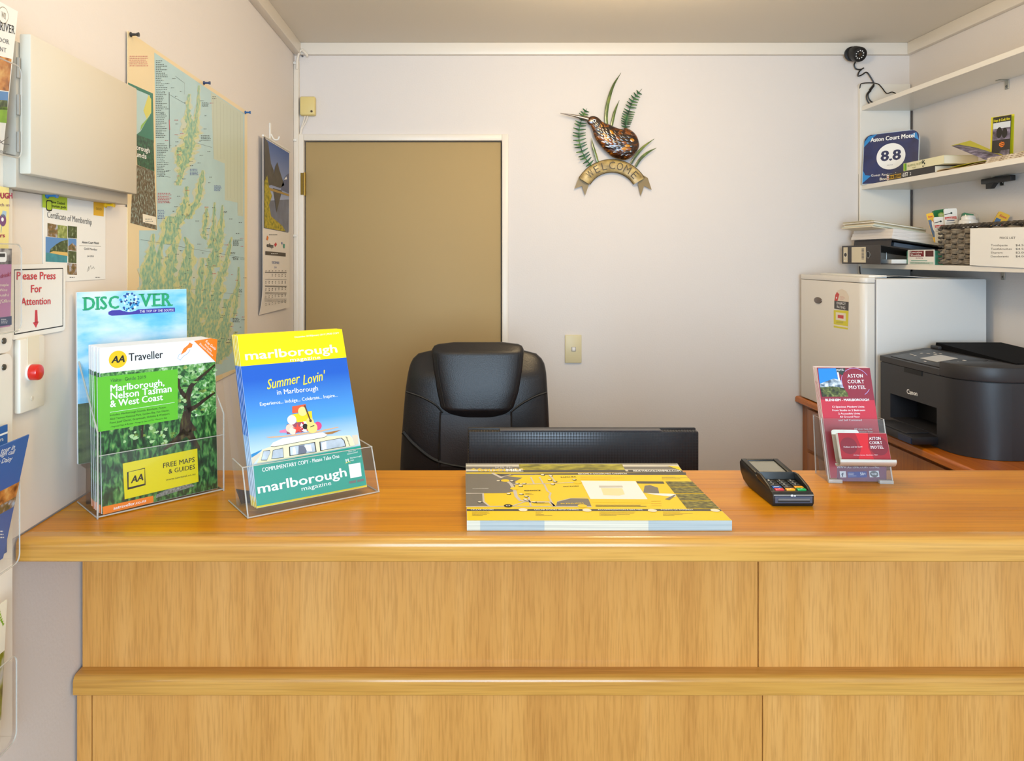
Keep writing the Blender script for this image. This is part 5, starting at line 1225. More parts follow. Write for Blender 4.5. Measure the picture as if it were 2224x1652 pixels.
# ---- silver business-card rest clipped to the holder
Y4 = 1.391; TL4 = R(20)
cb = pix(1832, 1004, Y4)
t = thing('card_holder', 'silver metal business card rest with perforated lip on the leaflet holder', 'card holder', tuple(cb), 0)
Mf = frame_yaw(cb + Vector((-0.004, 0.0, 0)), R(-2), TL4)
M_SIL = mat('brushed_silver', '#cfc8bd', 0.4, metal=0.6); M_MIR = mat('mirror_silver', '#e4e2dc', 0.05, metal=1.0)
CW, CHt = 0.0915, 0.054
B().prism(rounded(0.052, 0.0625, 0.005, x0=-0.004), -0.0145, -0.0133, M=Mf).done('back_plate', t, M_MIR)
b = B(); pr = [(0.0, -0.0135), (-0.004, -0.0128), (-0.006, -0.008), (-0.006, 0.002), (-0.003, 0.008), (0.001, 0.0105), (0.005, 0.0105)]
lipM = Mf @ Matrix(((0, 0, 1, 0), (1, 0, 0, 0), (0, 1, 0, 0), (0, 0, 0, 1)))
b.grid(lambda u, v: Mf @ Vector((-0.006 + (CW + 0.012) * u, smooth_path([(a, z, 0) for a, z in pr], 3)[int(round(v * 18))].x, smooth_path([(a, z, 0) for a, z in pr], 3)[int(round(v * 18))].y)), 2, 19)
b.done('lip', t, M_SIL, solid=0.0010)
b = B()
for i in range(22):
    for j in range(3):
        q = Vector((0.004 + i * 0.0042 + (j % 2) * 0.0021, -0.0066, -0.006 + j * 0.0036))
        b.lathe([(0, 0.0), (0.0011, 0.0), (0.0011, 0.0004), (0, 0.0004)], 6, M=Mf @ Matrix.Translation(q) @ Matrix.Rotation(R(90), 4, 'X'))
o_ = b.done('perforations', t, mat('perforation_dark', '#5a4a44', 0.6)); o_['kind'] = 'stuff'
mCar = mat('card_red', '#d01022', 0.35, coat=0.2); mCar2 = mat('card_darkred', '#7d1426', 0.35, coat=0.2); mCar3 = mat('card_midred', '#a01424', 0.35, coat=0.2)
for k in range(5, -1, -1):
    o = Mf @ Vector((0.0008 * k * 0.0, 0.0005, 0.003 - 0.0016 * k))
    tt = thing('business_card', 'red business card facing the viewer, foremost on the silver rest' if k == 0 else 'white edged business card, %s from the front on the silver rest' % ['', 'second', 'third', 'fourth', 'fifth', 'sixth'][k], 'card', tuple(o), 0, group='business cards on the silver rest')
    Mk = frame_yaw(o, R(-2), TL4)
    B().box((0, 0, -0.0006), (CW, CHt, 0), M=Mk).done('card', tt, M_PAPER, smooth=0)
S = Sheet(Mk); S.view = (1720, 730, 4.413)
S.rect(0.0002, 0.0002, CW - 0.0002, CHt - 0.0002, mCar3, 1); S.poly([(CW * 0.32, 0.0003), (CW * 0.68, 0.0003), (CW * 0.58, CHt * 0.5), (CW * 0.62, CHt - 0.0003), (CW * 0.36, CHt - 0.0003), (CW * 0.44, CHt * 0.5)], mCar, 2)
S.circle(CW * 0.80, CHt * 0.56, 0.0175, mCar2, 3); S.circle(CW * 0.19, CHt * 0.56, 0.0155, mCar2, 3)
for tx, x0_, x1_, y in (('ASTON', 738, 852, 992), ('COURT', 744, 864, 1034), ('MOTEL', 753, 878, 1076)): S.ptext(tx, (x0_, y), (x1_, y - 1), 26, M_WINK, serif=True, bold=0.012, layer=6)
S.ptext('Colleen and Ian Lord', (494, 1066), (672, 1064), 11, M_WINK, layer=6, bold=0.01); S.ptext('72 Main Street, Blenheim 7201', (590, 1143), (820, 1141), 8, M_WINK, layer=6, bold=0.01)
S.build(tt, 'card_print')
# ================================================================== OFFICE CHAIR
M_LEA = mat('black_leather', '#211f21', 0.36, spec=0.45, bump=0.12, bscale=260)
M_LE2 = mat('black_leather_grey', '#38363a', 0.42, spec=0.45, bump=0.12, bscale=260)
M_STI = mat('leather_seam', '#121113', 0.5)
YC = 2.36
def interp(tab, y):
    if y <= tab[0][0]: return tab[0][1:]
    for a, b in zip(tab[:-1], tab[1:]):
        if y <= b[0]:
            k = (y - a[0]) / (b[0] - a[0]); return tuple(p + (q - p) * k for p, q in zip(a[1:], b[1:]))
    return tab[-1][1:]
BACK = [(764, 948, 1130), (766, 926, 1150), (770, 912, 1164), (778, 899, 1176), (790, 890, 1186), (810, 884, 1191), (850, 878, 1193), (900, 874, 1195), (960, 870, 1197), (1030, 867, 1199), (1100, 870, 1197), (1160, 884, 1186), (1195, 905, 1168), (1203, 930, 1150)]
HEAD = [(746, 985, 1095), (748, 958, 1122), (752, 943, 1135), (762, 937, 1140), (800, 941, 1136), (850, 949, 1127), (884, 957, 1115), (896, 974, 1101), (904, 998, 1078), (908, 1022, 1054)]
def zof(py): return EZ - (py - CY) * YC / F
def xof(px): return (px - CX) * YC / F
def lean_y(z): return YC + 0.055 + 0.10 * (z - 0.6) - 0.05 * math.cos((z - 0.95) * 3.0)
def loft(tab, th, front, n=40, rows=44, p=0.62):
    def fn(u, v):
        py = tab[0][0] + (tab[-1][0] - tab[0][0]) * v
        l, r = interp(tab, py); z = zof(py); cx_, hw = (xof(l) + xof(r)) / 2, (xof(r) - xof(l)) / 2
        a = 2 * math.pi * u; c, s = math.cos(a), math.sin(a)
        edge = min(1.0, 0.25 + 6.0 * min(v, 1 - v))
        return Vector((cx_ + hw * math.copysign(abs(c) ** p, c), lean_y(z) + front - th * edge * math.copysign(abs(s) ** p, s), z))
    b = B(); b.grid(fn, n, rows, closed_u=True)
    for v in (0, 1): b.poly([fn(i / n, v) for i in range(n)])
    return b
t = thing('office_chair', 'black leather executive office chair with padded headrest behind the counter', 'chair', (xof(1033), YC, 0))
loft(BACK, 0.055, 0.0).done('backrest', t, M_LEA, smooth=60)
loft(HEAD, 0.034, -0.045, p=0.55).done('headrest', t, M_LEA, smooth=60)
def seam(pts, r=0.0035, lift=0.055, nm='seam'):
    b = B(); b.tube(smooth_path([Vector((xof(x), lean_y(zof(y)) - lift, zof(y))) for x, y in pts], 6), r, 6); return b.done(nm, t, M_STI)
seam([(882, 851), (915, 862), (945, 878), (962, 895)], lift=0.052); seam([(1108, 895), (1130, 878), (1160, 862), (1188, 852)], lift=0.052)
seam([(957, 893), (955, 940), (953, 1010)]); seam([(1110, 893), (1110, 950), (1110, 1010)])
seam([(876, 936), (900, 962), (945, 995), (1000, 1008), (1035, 1010), (1075, 1007), (1125, 993), (1168, 962), (1192, 938)], 0.007, 0.052)
seam([(948, 768), (952, 810), (960, 850), (966, 880)], 0.0016, 0.0775, 'stitching'); seam([(1130, 768), (1126, 810), (1118, 850), (1107, 880)], 0.0016, 0.0775, 'stitching')
# lower lumbar pad with grey centre
def pad(u, v):
    x = xof(958 + 150 * u); py = 900 + 108 * v; z = zof(py); return Vector((x, lean_y(z) - 0.053 - 0.006 * math.sin(math.pi * u) * math.sin(math.pi * v), z))
B().grid(pad, 12, 10).done('lumbar_panel', t, M_LE2, smooth=60, solid=0.004)
cx_ = xof(1033)
B().box((cx_ - 0.25, YC - 0.50, 0.45), (cx_ + 0.25, YC + 0.02, 0.55), bev=0.04, seg=4).done('seat', t, M_LEA)
for s in (-1, 1):
    b = B(); b.tube(smooth_path([(cx_ + s * 0.24, YC - 0.02, 0.50), (cx_ + s * 0.285, YC - 0.03, 0.62), (cx_ + s * 0.285, YC - 0.12, 0.69), (cx_ + s * 0.285, YC - 0.34, 0.68), (cx_ + s * 0.265, YC - 0.36, 0.52)]), 0.018, 8); b.done('armrest', t, M_BLACK)
B().tube([(cx_, YC - 0.22, 0.10), (cx_, YC - 0.22, 0.455)], 0.028, 14).done('gas_column', t, M_BLACK)
for k in range(5):
    a = k * 2 * math.pi / 5 + 0.3; d = Vector((math.cos(a), math.sin(a), 0)); c = Vector((cx_, YC - 0.22, 0))
    lg = B().tube([c + Vector((0, 0, 0.115)), c + d * 0.28 + Vector((0, 0, 0.075))], [0.026, 0.016], 8).done('leg', t, M_BLACK)
    w_ = d.cross(Vector((0, 0, 1))); q = c + d * 0.28 + Vector((0, 0, 0.028)); B().tube([q - w_ * 0.02, q + w_ * 0.02], 0.028, 14).done('castor', lg, M_BLACK)

# ================================================================== MONITOR
YMN = 1.752
x0, x1 = (1017 - CX) * YMN / F, (1518 - CX) * YMN / F; zt = EZ - (935 - CY) * YMN / F; zb = zt - 0.335
t = thing('computer_monitor', 'black flat computer monitor seen from behind over the counter edge', 'monitor', ((x0 + x1) / 2, YMN + 0.04, 0.745))
mMon = bpy.data.materials.new('monitor_back_diamonds'); mMon.use_nodes = True
nt = mMon.node_tree; pb = nt.nodes['Principled BSDF']; tcn = nt.nodes.new('ShaderNodeTexCoord'); mp = nt.nodes.new('ShaderNodeMapping')
mp.inputs['Rotation'].default_value = (0, R(45), 0); mp.inputs['Scale'].default_value = (210, 0.0, 210)
ck = nt.nodes.new('ShaderNodeTexChecker'); ck.inputs['Scale'].default_value = 1.0; ck.inputs['Color1'].default_value = rgb('#191718'); ck.inputs['Color2'].default_value = rgb('#2c292b')
nt.links.new(tcn.outputs['Object'], mp.inputs[0]); nt.links.new(mp.outputs[0], ck.inputs[0]); nt.links.new(ck.outputs[0], pb.inputs['Base Color'])
mr = nt.nodes.new('ShaderNodeMapRange'); mr.inputs['To Min'].default_value = 0.25; mr.inputs['To Max'].default_value = 0.5
nt.links.new(ck.outputs['Fac'], mr.inputs[0]); nt.links.new(mr.outputs[0], pb.inputs['Roughness'])
bp = nt.nodes.new('ShaderNodeBump'); bp.inputs['Strength'].default_value = 0.25; bp.inputs['Distance'].default_value = 0.001; nt.links.new(ck.outputs['Fac'], bp.inputs['Height']); nt.links.new(bp.outputs[0], pb.inputs['Normal'])
B().box((x0, YMN, zb), (x1, YMN + 0.024, zt - 0.002), bev=0.004).done('back_cover', t, mMon)
B().box((x0 - 0.001, YMN + 0.0245, zb - 0.002), (x1 + 0.001, YMN + 0.034, zt + 0.001), bev=0.003).done('bezel', t, mat('bezel_black', '#232122', 0.3))
B().box((x0 + 0.008, YMN + 0.0342, zb + 0.012), (x1 - 0.008, YMN + 0.036, zt - 0.012)).done('screen', t, mat('screen_black', '#0b0b0d', 0.1), smooth=0)
B().box((x0 + 0.075, YMN - 0.001, zt - 0.0022), (x0 + 0.46, YMN + 0.02, zt + 0.0012), bev=0.0008, seg=1).done('vent_strip', t, mat('vent_grey', '#4b484a', 0.35))
xm = (x0 + x1) / 2
B().box((xm - 0.03, YMN - 0.022, 0.757), (xm + 0.03, YMN - 0.0005, zb + 0.12), bev=0.005).done('neck', t, M_BLACK)
B().prism(rounded(0.26, 0.17, 0.05, x0=xm - 0.13, y0=YMN - 0.09), 0.7455, 0.757, bev=0.002).done('base', t, M_BLACK)

# ================================================================== KIWI WALL ART
YK = YB - 0.012
def kp(zx, zy, d=0.0): return pix(1180 + zx / 5.164, 130 + zy / 5.164, YK - d)      # enlarged crop pixel -> point in front of the wall
o = kp(780, 1500); o.y = YB
t = thing('kiwi_wall_art', 'metal kiwi bird wall sculpture with ferns and a welcome banner', 'wall art', tuple(o))
mFea = mat_noise('kiwi_feathers', [(0.30, '#140b06'), (0.45, '#2c1608'), (0.58, '#5a2e0c'), (0.72, '#b0660f')], (60, 60, 110), rough=0.2, coat=0.8, bump=0.3)
mBrz = mat_noise('banner_bronze', [(0.3, '#8b7442'), (0.55, '#c0a566'), (0.75, '#dcc68c')], (40, 40, 40), rough=0.35); mBrzD = mat('banner_dark', '#4a3a1c', 0.45)
mBla = mat_noise('blade_green', [(0.35, '#33461a'), (0.55, '#57702a'), (0.75, '#8e9238')], (30, 30, 18), rough=0.25, coat=0.5)
mFer = mat_noise('fern_green', [(0.35, '#1b3a26'), (0.55, '#2f6a42'), (0.75, '#6f8a3a')], (60, 60, 60), rough=0.3, coat=0.4)
k_ = YK / F / 5.164
body = [(495, 675, 20), (520, 680, 45), (570, 690, 60), (610, 740, 72), (660, 800, 110), (720, 855, 132), (790, 905, 152), (860, 938, 172), (930, 945, 178), (1000, 950, 142), (1050, 955, 80), (1074, 957, 20)]
P = smooth_path([(x, y, r) for x, y, r in body], 4)
B().tube([kp(p.x, p.y, 0.022) for p in P], [max(0.002, p.z * k_) for p in P], 20, flat=((0, -1, 0), 0.32)).done('bird_body', t, mFea, smooth=60)
ftab = [mat('feather_dark', '#22120a', 0.2, coat=0.8), mat('feather_brown', '#4a260c', 0.2, coat=0.8), mat('feather_rust', '#8a4a10', 0.2, coat=0.8), mat('feather_amber', '#cf8a1c', 0.2, coat=0.8)]
rgf = random.Random(4)
for row in range(8):
    for col in range(11):
        i = 8 + col * 3.3 + (row % 2) * 1.6
        if i >= len(P) - 9: continue
        q = P[int(i)]; q2 = P[int(i) + 2]; d2 = Vector((q2.x - q.x, q2.y - q.y)).normalized(); n2 = Vector((-d2.y, d2.x)); f = -0.86 + 1.72 * (row + 0.5) / 8
        def bp(al, ac):       # point on the bird's front: al along the back, ac across
            rr_ = max(4.0, q.z * (1 - 0.002 * al)); a_ = max(-0.97, min(0.97, f + ac / rr_)); x_ = q.x + d2.x * al + n2.x * a_ * rr_; y_ = q.y + d2.y * al + n2.y * a_ * rr_
            return x_, y_, 0.0225 + 0.32 * k_ * rr_ * math.sqrt(1 - a_ * a_)
        Lf, Wf = rgf.uniform(58, 74) * (1.0 if col < 8 else 0.75), rgf.uniform(14, 19); b = B()
        prof_ = [(0, 0.35), (0.3, 0.9), (0.6, 1.0), (0.85, 0.65), (1.0, 0.08)]
        rows_ = []
        for s_, w_f in prof_:
            L_, C_, R_ = bp(Lf * s_, -Wf * w_f), bp(Lf * s_, 0), bp(Lf * s_, Wf * w_f); lift = 0.0008 + 0.0030 * s_
            rows_.append([kp(L_[0], L_[1], L_[2] + lift), kp(C_[0], C_[1], C_[2] + lift + 0.0016), kp(R_[0], R_[1], R_[2] + lift)])
        for a_, c_ in zip(rows_[:-1], rows_[1:]):
            for j in (0, 1): b.poly([a_[j], a_[j + 1], c_[j + 1], c_[j]])
        bmesh.ops.remove_doubles(b.bm, verts=b.bm.verts, dist=1e-6)
        b.done('feather', t, ftab[rgf.choices((0, 1, 2, 3), (0.40, 0.26, 0.20, 0.14))[0]], smooth=60)
B().tube([kp(505, 665, 0.024), kp(430, 645, 0.026), kp(320, 620, 0.026), kp(192, 598, 0.022)], [26 * k_, 20 * k_, 11 * k_, 3 * k_], 12, flat=((0, -1, 0), 0.8)).done('beak', t, mat('beak_steel', '#8d8074', 0.3, metal=0.8))
Me = frame_front(kp(572, 684, 0.041))
e_ = B().lathe([(0, 0), (20 * k_, 0), (19 * k_, 0.0015), (0, 0.0018)], 18, M=Me).done('eye', t, M_WINK); B().lathe([(0, 0.0018), (11 * k_, 0.0018), (9 * k_, 0.003), (0, 0.0034)], 14, M=Me).done('pupil', e_, M_INK)
def blade(pts, w):
    P = smooth_path([kp(x, y, 0.012) for x, y in pts], 5); n = len(P)
    B().tube(P, [max(0.0008, w * k_ * min(1.0, 0.75 + 0.5 * (i / n)) * (1 - (i / (n - 1)) ** 3)) for i in range(n)], 8, flat=((0, -1, 0), 0.45)).done('grass_blade', t, mBla)
for pts, w in (([(715, 760), (705, 640), (725, 480), (785, 290), (872, 145)], 22), ([(762, 770), (778, 680), (805, 570), (853, 452)], 18), ([(985, 1160), (1040, 1070), (1130, 970), (1245, 885)], 18), ([(1035, 1195), (1090, 1110), (1170, 1040), (1268, 987)], 18), ([(610, 1145), (585, 1060), (555, 960), (540, 875)], 18)): blade(pts, w)
def frond(pts, n, wmax, seed):
    P = smooth_path([kp(x, y, 0.010) for x, y in pts], 8)
    fr_ = B().tube(P, [6 * k_ * (1 - 0.6 * i / len(P)) for i in range(len(P))], 6).done('fern_stem', t, mFer)
    b = B()
    for i in range(n):
        f = 0.06 + 0.94 * i / n; q = P[int(f * (len(P) - 1))]; d = (P[min(len(P) - 1, int(f * (len(P) - 1)) + 1)] - P[max(0, int(f * (len(P) - 1)) - 1)]).normalized()
        w_ = wmax * k_ * (math.sin(math.pi * (0.18 + 0.72 * f)) ** 0.7)
        for s in (-1, 1):
            nrm = Vector((-d.z, 0, d.x)) * s; tip = q + nrm * w_ + d * w_ * 0.15 + Vector((0, -0.008, 0)); h = 12.5 * k_
            b.poly([q - d * h, q + d * h, tip + d * h * 0.15, tip - d * h * 0.15])
            b.poly([q - d * h + Vector((0, 0.0008, 0)), tip - d * h * 0.35 + Vector((0, 0.0008, 0)), tip + d * h * 0.35 + Vector((0, 0.0008, 0)), q + d * h + Vector((0, 0.0008, 0))])
    o_ = b.done('fern_leaflets', t, mFer, smooth=0); o_['kind'] = 'stuff'
frond([(540, 1190), (470, 1100), (420, 980), (400, 860), (410, 740), (445, 630), (490, 545)], 17, 74, 1)
frond([(918, 765), (930, 680), (960, 580), (1010, 450), (1105, 325)], 14, 66, 2)
# banner
AC = (768, 1545); RO, RI = 430, 285
def arc(a, r, d): return kp(AC[0] + r * math.sin(R(a)), AC[1] - r * math.cos(R(a)), d)
b = B(); N = 30
for i in range(N):
    a0, a1 = -59 + 118 * i / N, -59 + 118 * (i + 1) / N
    ring = lambda a: [arc(a, RI, 0.004), arc(a, RI + 20, 0.020), arc(a, (RI + RO) / 2, 0.026), arc(a, RO - 20, 0.020), arc(a, RO, 0.004)]
    A_, B_ = ring(a0), ring(a1)
    for j in range(4): b.poly([A_[j], A_[j + 1], B_[j + 1], B_[j]])
bm_ = b.bm; bmesh.ops.remove_doubles(bm_, verts=bm_.verts, dist=1e-5)
b.done('banner', t, mBrz, solid=0.0012)
for pts in ([(470, 1290), (400, 1310), (348, 1445), (432, 1415), (467, 1522), (512, 1390)], [(1110, 1290), (1168, 1325), (1212, 1458), (1128, 1412), (1088, 1530), (1058, 1395)]):
    B().prism([(kp(x, y).x, kp(x, y).z) for x, y in pts], 0, 0.0015, M=Matrix(((1, 0, 0, 0), (0, 0, -1, YK - 0.004), (0, 1, 0, 0), (0, 0, 0, 1)))).done('banner_tail', t, mat('banner_tail_bronze', '#8d774a', 0.4))
for r_ in (RO, RI): B().tube([arc(-59 + 118 * i / 24, r_, 0.006) for i in range(25)], 0.0012, 6).done('banner_edge', t, mBrzD)
for i, ch in enumerate('WELCOME'):
    a = -42 + 14.2 * i + (2 if i == 6 else 0); c = arc(a, RI + 35, 0.0262); Mx = frame(c, (math.cos(R(a)), 0, -math.sin(R(a))), (math.sin(R(a)), 0, math.cos(R(a))))
    S = Sheet(Mx); S.text(ch, 0, 0, 84 * k_, mBrzD, width=70 * k_ if ch in 'WCOM' else 52 * k_, align='C', bold=-0.008, layer=4); S.build(t, 'x', 'letter')
B().box((o.x - 0.02, YB - 0.012, kp(0, 1150).z), (o.x + 0.02, YB - 0.0002, kp(0, 1120).z)).done('wall_hanger', t, mBrzD, smooth=0)

# ================================================================== SECURITY CAMERA
YS = YB - 0.05
c = pix(1861, 117, YS); d = Vector((0.12, -1.0, -0.42)).normalized()
t = thing('security_camera', 'small black bullet security camera with white led ring under the cornice', 'camera', (c.x, YB, c.z))
u_c = d.cross(Vector((0, 0, 1))).normalized(); v_c = u_c.cross(d); Mc = Matrix.Identity(4)
for i in range(3): Mc[i][0] = u_c[i]; Mc[i][1] = v_c[i]; Mc[i][2] = d[i]; Mc[i][3] = c[i]
B().lathe([(0, -0.022), (0.027, -0.022), (0.030, -0.016), (0.030, 0.018), (0.028, 0.024), (0.024, 0.025), (0.022, 0.020), (0, 0.020)], 24, M=Mc).done('camera_body', t, M_BLACK)
B().lathe([(0, 0.0), (0.030, 0.0), (0.030, 0.008), (0.012, 0.012), (0.012, 0.030), (0, 0.030)], 20, M=frame_front(Vector((c.x - 0.008, YB - 0.0225, c.z + 0.006)))).done('mount', t, M_BLACK)
B().lathe([(0, 0.020), (0.008, 0.020), (0.008, 0.0225), (0.005, 0.024), (0, 0.0245)], 16, M=Mc).done('lens', t, mat('lens_brown', '#3a2a1a', 0.1))
for k in range(10):
    a = R(10 + 36 * k); B().lathe([(0, 0), (0.0026, 0), (0.002, 0.0012), (0, 0.0015)], 8, M=Mc @ Matrix.Translation((0.0158 * math.cos(a), 0.0158 * math.sin(a), 0.0200))).done('led', t, M_WINK)
Yc = YB - 0.012
zc = lambda x, y: pix(1820 + x / 4.589, 80 + y / 4.589, Yc)
cab = B().tube(smooth_path([pix(1857, 128, YB - 0.03)] + [zc(x, y) for x, y in ((175, 245), (162, 280), (180, 318), (225, 325), (257, 310))], 5), 0.0028, 6)
cab.done('cable', t, M_BLACK)
B().tube(smooth_path([zc(x, y) for x, y in ((245, 315), (210, 350), (200, 390), (240, 378), (285, 353), (330, 410), (358, 462))], 5), 0.0028, 6).done('cable', t, M_BLACK)
Yc = YB - 0.030
B().tube([zc(358, 470), zc(352, 490), zc(320, 530)], [0.003, 0.005, 0.005], 8).done('cable_joint', t, M_BLACK)
B().tube(smooth_path([zc(x, y) for x, y in ((322, 528), (290, 570), (285, 610), (300, 650), (325, 676))], 5), 0.0025, 6).done('cable', t, M_BLACK)
B().tube(smooth_path([zc(x, y) for x, y in ((330, 535), (302, 570), (306, 610), (330, 645), (370, 660))], 5), 0.0025, 6).done('cable', t, M_BLACK)
t = thing('black_cable', 'thin black cable looping from the top shelf down the upright', 'cable', tuple(zc(220, 480)))
B().tube(smooth_path([pix(1868, 250, YB - 0.006), pix(1867.6, 200, YB - 0.006), zc(222, 485), zc(245, 463), zc(330, 458), zc(400, 470), zc(440, 510), zc(485, 563), zc(540, 550), zc(595, 575)], 5), 0.0022, 6).done('cable_run', t, M_BLACK)
B().tube([pix(1868, 250, YB - 0.006), pix(1865.5, 320, YB - 0.006), pix(1865, 480, YB - 0.006)], 0.0016, 6).done('cable_run', t, M_BLACK)
# ================================================================== RIGHT WALL: upright, shelves
XS = 1.6457; YU = YB - 0.018
t = tag(B().box((pix(1868, 0, YU).x, YU, 0.95), (XR - 0.006, YB - 0.0002, pix(0, 182, YU).z), bev=0.001, seg=1).done('shelf_upright', None, M_WHITE, loc=(1.75, YB, 0.95)), 'white upright board behind the shelf ends in the corner', 'board')
t = thing('corner_cable', 'dark cable running down the corner behind the shelves', 'cable', (XR - 0.004, YU - 0.003, 1.45))
for za, zb_ in ((1.45, 1.4615), (1.483, 1.783), (1.805, 2.108)):
    B().tube(smooth_path([(XR - 0.004, YU - 0.004, za), (XR - 0.0055, YU - 0.006, (za + zb_) / 2), (XR - 0.004, YU - 0.004, zb_)], 4), 0.003, 6).done('cable_run', t, mat('cable_brown', '#3a2a20', 0.5))
t = tag(B().tube(smooth_path([pix(1867, 578, YB - 0.03), pix(1868, 592, YB - 0.03), pix(1872, 604, YB - 0.03)], 4), 0.0024, 6).done('shelf_wire', None, mat('cable_brown', '#3a2a20', 0.5), loc=tuple(pix(1867, 578, YB - 0.03))), 'short dark wire hanging below the lowest shelf by the fridge', 'wire')
SH = [2.110, 1.785, 1.4625]
SL = ['highest white wall shelf under the right cornice', 'middle white wall shelf with the review award and books', 'lowest white wall shelf with ring binders and wicker basket']
BRK = [(2188, 175), (2178, 392), (2180, 596)]
for z, lab, (bx_, by_) in zip(SH, SL, BRK):
    t = thing('wall_shelf', lab, 'shelf', (XS, 2.2, z), group='white wall shelves')
    B().box((XS, 1.55, z), (XR - 0.0002, YU - 0.0003, z + 0.018), bev=0.0008, seg=1).done('board', t, M_WHITE)
    yb_ = XR * F / (bx_ - CX)
    for yy in (yb_, yb_ - 0.55):
        B().box((XR - 0.003, yy - 0.009, z - 0.032), (XR - 0.0004, yy + 0.009, z - 0.0005), bev=0.0008, seg=1).done('bracket', t, M_METAL)
        B().box((XR - 0.035, yy - 0.009, z - 0.003), (XR - 0.003, yy + 0.009, z - 0.0004), bev=0.0008, seg=1).done('bracket', t, M_METAL)
        B().lathe([(0, 0), (0.004, 0), (0.003, 0.002), (0, 0.0025)], 10, M=Matrix.Translation((XR - 0.003, yy, z - 0.022)) @ Matrix.Rotation(R(-90), 4, 'Y')).done('screw', t, mat('screw_dark', '#6b655c', 0.35, metal=1.0))
S1, S2, S3 = [z + 0.018 for z in SH]
yk = XR * F / (2178 - CX)
t = thing('cable_clip', 'dark plastic bar clipped beneath the middle shelf', 'clip', (XR - 0.05, yk, 1.75))
B().box((XR - 0.030, yk - 0.075, 1.763), (XR - 0.012, yk + 0.065, 1.7815), bev=0.002).done('bar', t, M_BLACK)
B().prism([(yk + 0.04, 1.763), (yk + 0.0, 1.763), (yk + 0.02, 1.745), (yk + 0.04, 1.745)], XR - 0.03, XR - 0.014, M=MY).done('tab', t, M_BLACK)

# ---- review award board
AY = R(-50)
o = Vector((1.634, 3.009, S2 + 0.0005)); AW, AH = 0.205, 0.205
t = thing('award_board', 'navy review award board with a white circle reading 8.8', 'award', tuple(o), AY)
Mf = frame_yaw(o, AY, R(6)); 
out = [(0, 0), (AW, 0)] + [p for p in rounded(AW, AH, 0.035, n=6) if p[1] > AH * 0.5]
mNav = mat_noise('award_navy', [(0.35, '#2c3358'), (0.5, '#303b6b'), (0.65, '#3a3f60')], (14, 14, 14), rough=0.25); mLB = mat('award_blue', '#2a8bd0', 0.3)
B().prism(out, -0.006, 0, M=Mf).done('board', t, mat('award_edge', '#c9d8e4', 0.2), smooth=30)
S = Sheet(Mf); ins = 0.002
S.poly([(min(max(x, ins), AW - ins), min(max(y, ins), AH - ins)) for x, y in out], mNav, 1)
S.poly([(0.002, AH - 0.05), (0.004, AH - 0.028), (0.018, AH - 0.008), (0.05, AH - 0.002), (0.03, AH - 0.02)], mLB, 2); S.poly([(AW - 0.035, AH - 0.02), (AW - 0.012, AH - 0.012), (AW - 0.002, AH - 0.045)], mLB, 2); S.poly([(0.002, 0.006), (0.034, 0.034), (0.012, 0.038), (0.002, 0.058)], mLB, 2)
S.circle(AW * 0.51, AH * 0.52, 0.053, M_WINK, 3, n=40)
mNavI = mat('award_ink', '#27305c', 0.4)
S.text('8.8', AW * 0.51, AH * 0.44, 0.040, mNavI, width=0.070, align='C', bold=0.035, layer=6); S.text('Aston Court Motel', AW * 0.52, AH * 0.845, 0.017, M_WINK, width=0.160, align='C', bold=0.025, layer=6)
S.text('out of 10', AW * 0.5, AH * 0.34, 0.004, mNavI, width=0.020, align='C', layer=6); S.text('Guest Review Awards 2018', 0.034, 0.030, 0.0095, M_WINK, width=0.165, layer=6); S.text('Booking.com', 0.068, 0.012, 0.011, M_WINK, width=0.08, bold=0.025, layer=6)
S.build(t, 'award_print')
# ---- books and leaflets on the middle shelf
def yS(px, X=XS): return X * F / (px - CX)
def flat_book(name, label, px0, px1, z0, th, depth, mCover, mPg, xin=0.004, rz=0.0):
    y1, y0 = yS(px0, XS + xin), yS(px1, XS + xin)
    o = Vector((XS + xin, y0, z0)); t = thing(name, label, 'book', tuple(o))
    L = y1 - y0
    B().box((o.x + 0.0012, y0 + 0.0012, z0 + 0.0016), (o.x + depth - 0.001, y1 - 0.0012, z0 + th - 0.0016)).done('pages', t, mPg, smooth=0)
    b = B(); b.box((o.x, y0, z0), (o.x + depth, y1, z0 + 0.0015)); b.box((o.x, y0, z0 + th - 0.0015), (o.x + depth, y1, z0 + th)); b.box((o.x, y0, z0 + 0.0014), (o.x + 0.0013, y1, z0 + th - 0.0014)); b.done('cover', t, mCover, smooth=0)
    return t, Sheet(frame_right(Vector((o.x - 0.0001, y1, z0)))), L
t, S, L = flat_book('paperback_book', 'black spined thriller paperback lying under the pale green book', 1926, 2030, S2 + 0.0004, 0.024, 0.125, mat('book_black', '#2a2522', 0.4), M_CREAM)
th = 0.024
S.rect(0.0, 0.002, 0.014, th - 0.002, M_PAPER, 1); S.rect(0.003, 0.005, 0.012, 0.010, mat('book_red', '#b0503a'), 2); S.rect(0.003, 0.013, 0.012, 0.018, mat('book_red', '#b0503a'), 2)
S.build(t, 'spine_emblem'); S.v = []; S.f = []; S.fm = []; S.mats = []
S.rect(0.017, 0.004, 0.048, 0.019, mat('book_amber', '#e2b21a'), 1); S.rect(0.051, 0.004, 0.093, 0.019, mat('book_amber', '#e2b21a'), 1)
S.text('MICHAEL', 0.018, 0.006, 0.011, M_INK, width=0.029, bold=0.02); S.text('BRISSENDEN', 0.052, 0.006, 0.011, M_INK, width=0.040, bold=0.02); S.text('THE', 0.098, 0.006, 0.007, M_WINK, width=0.007, rot=0.0); S.text('LIST', 0.107, 0.005, 0.014, M_WINK, width=0.030, bold=0.03); S.text('2', 0.147, 0.006, 0.011, M_WINK, width=0.009)
S.build(t, 'spine_print')
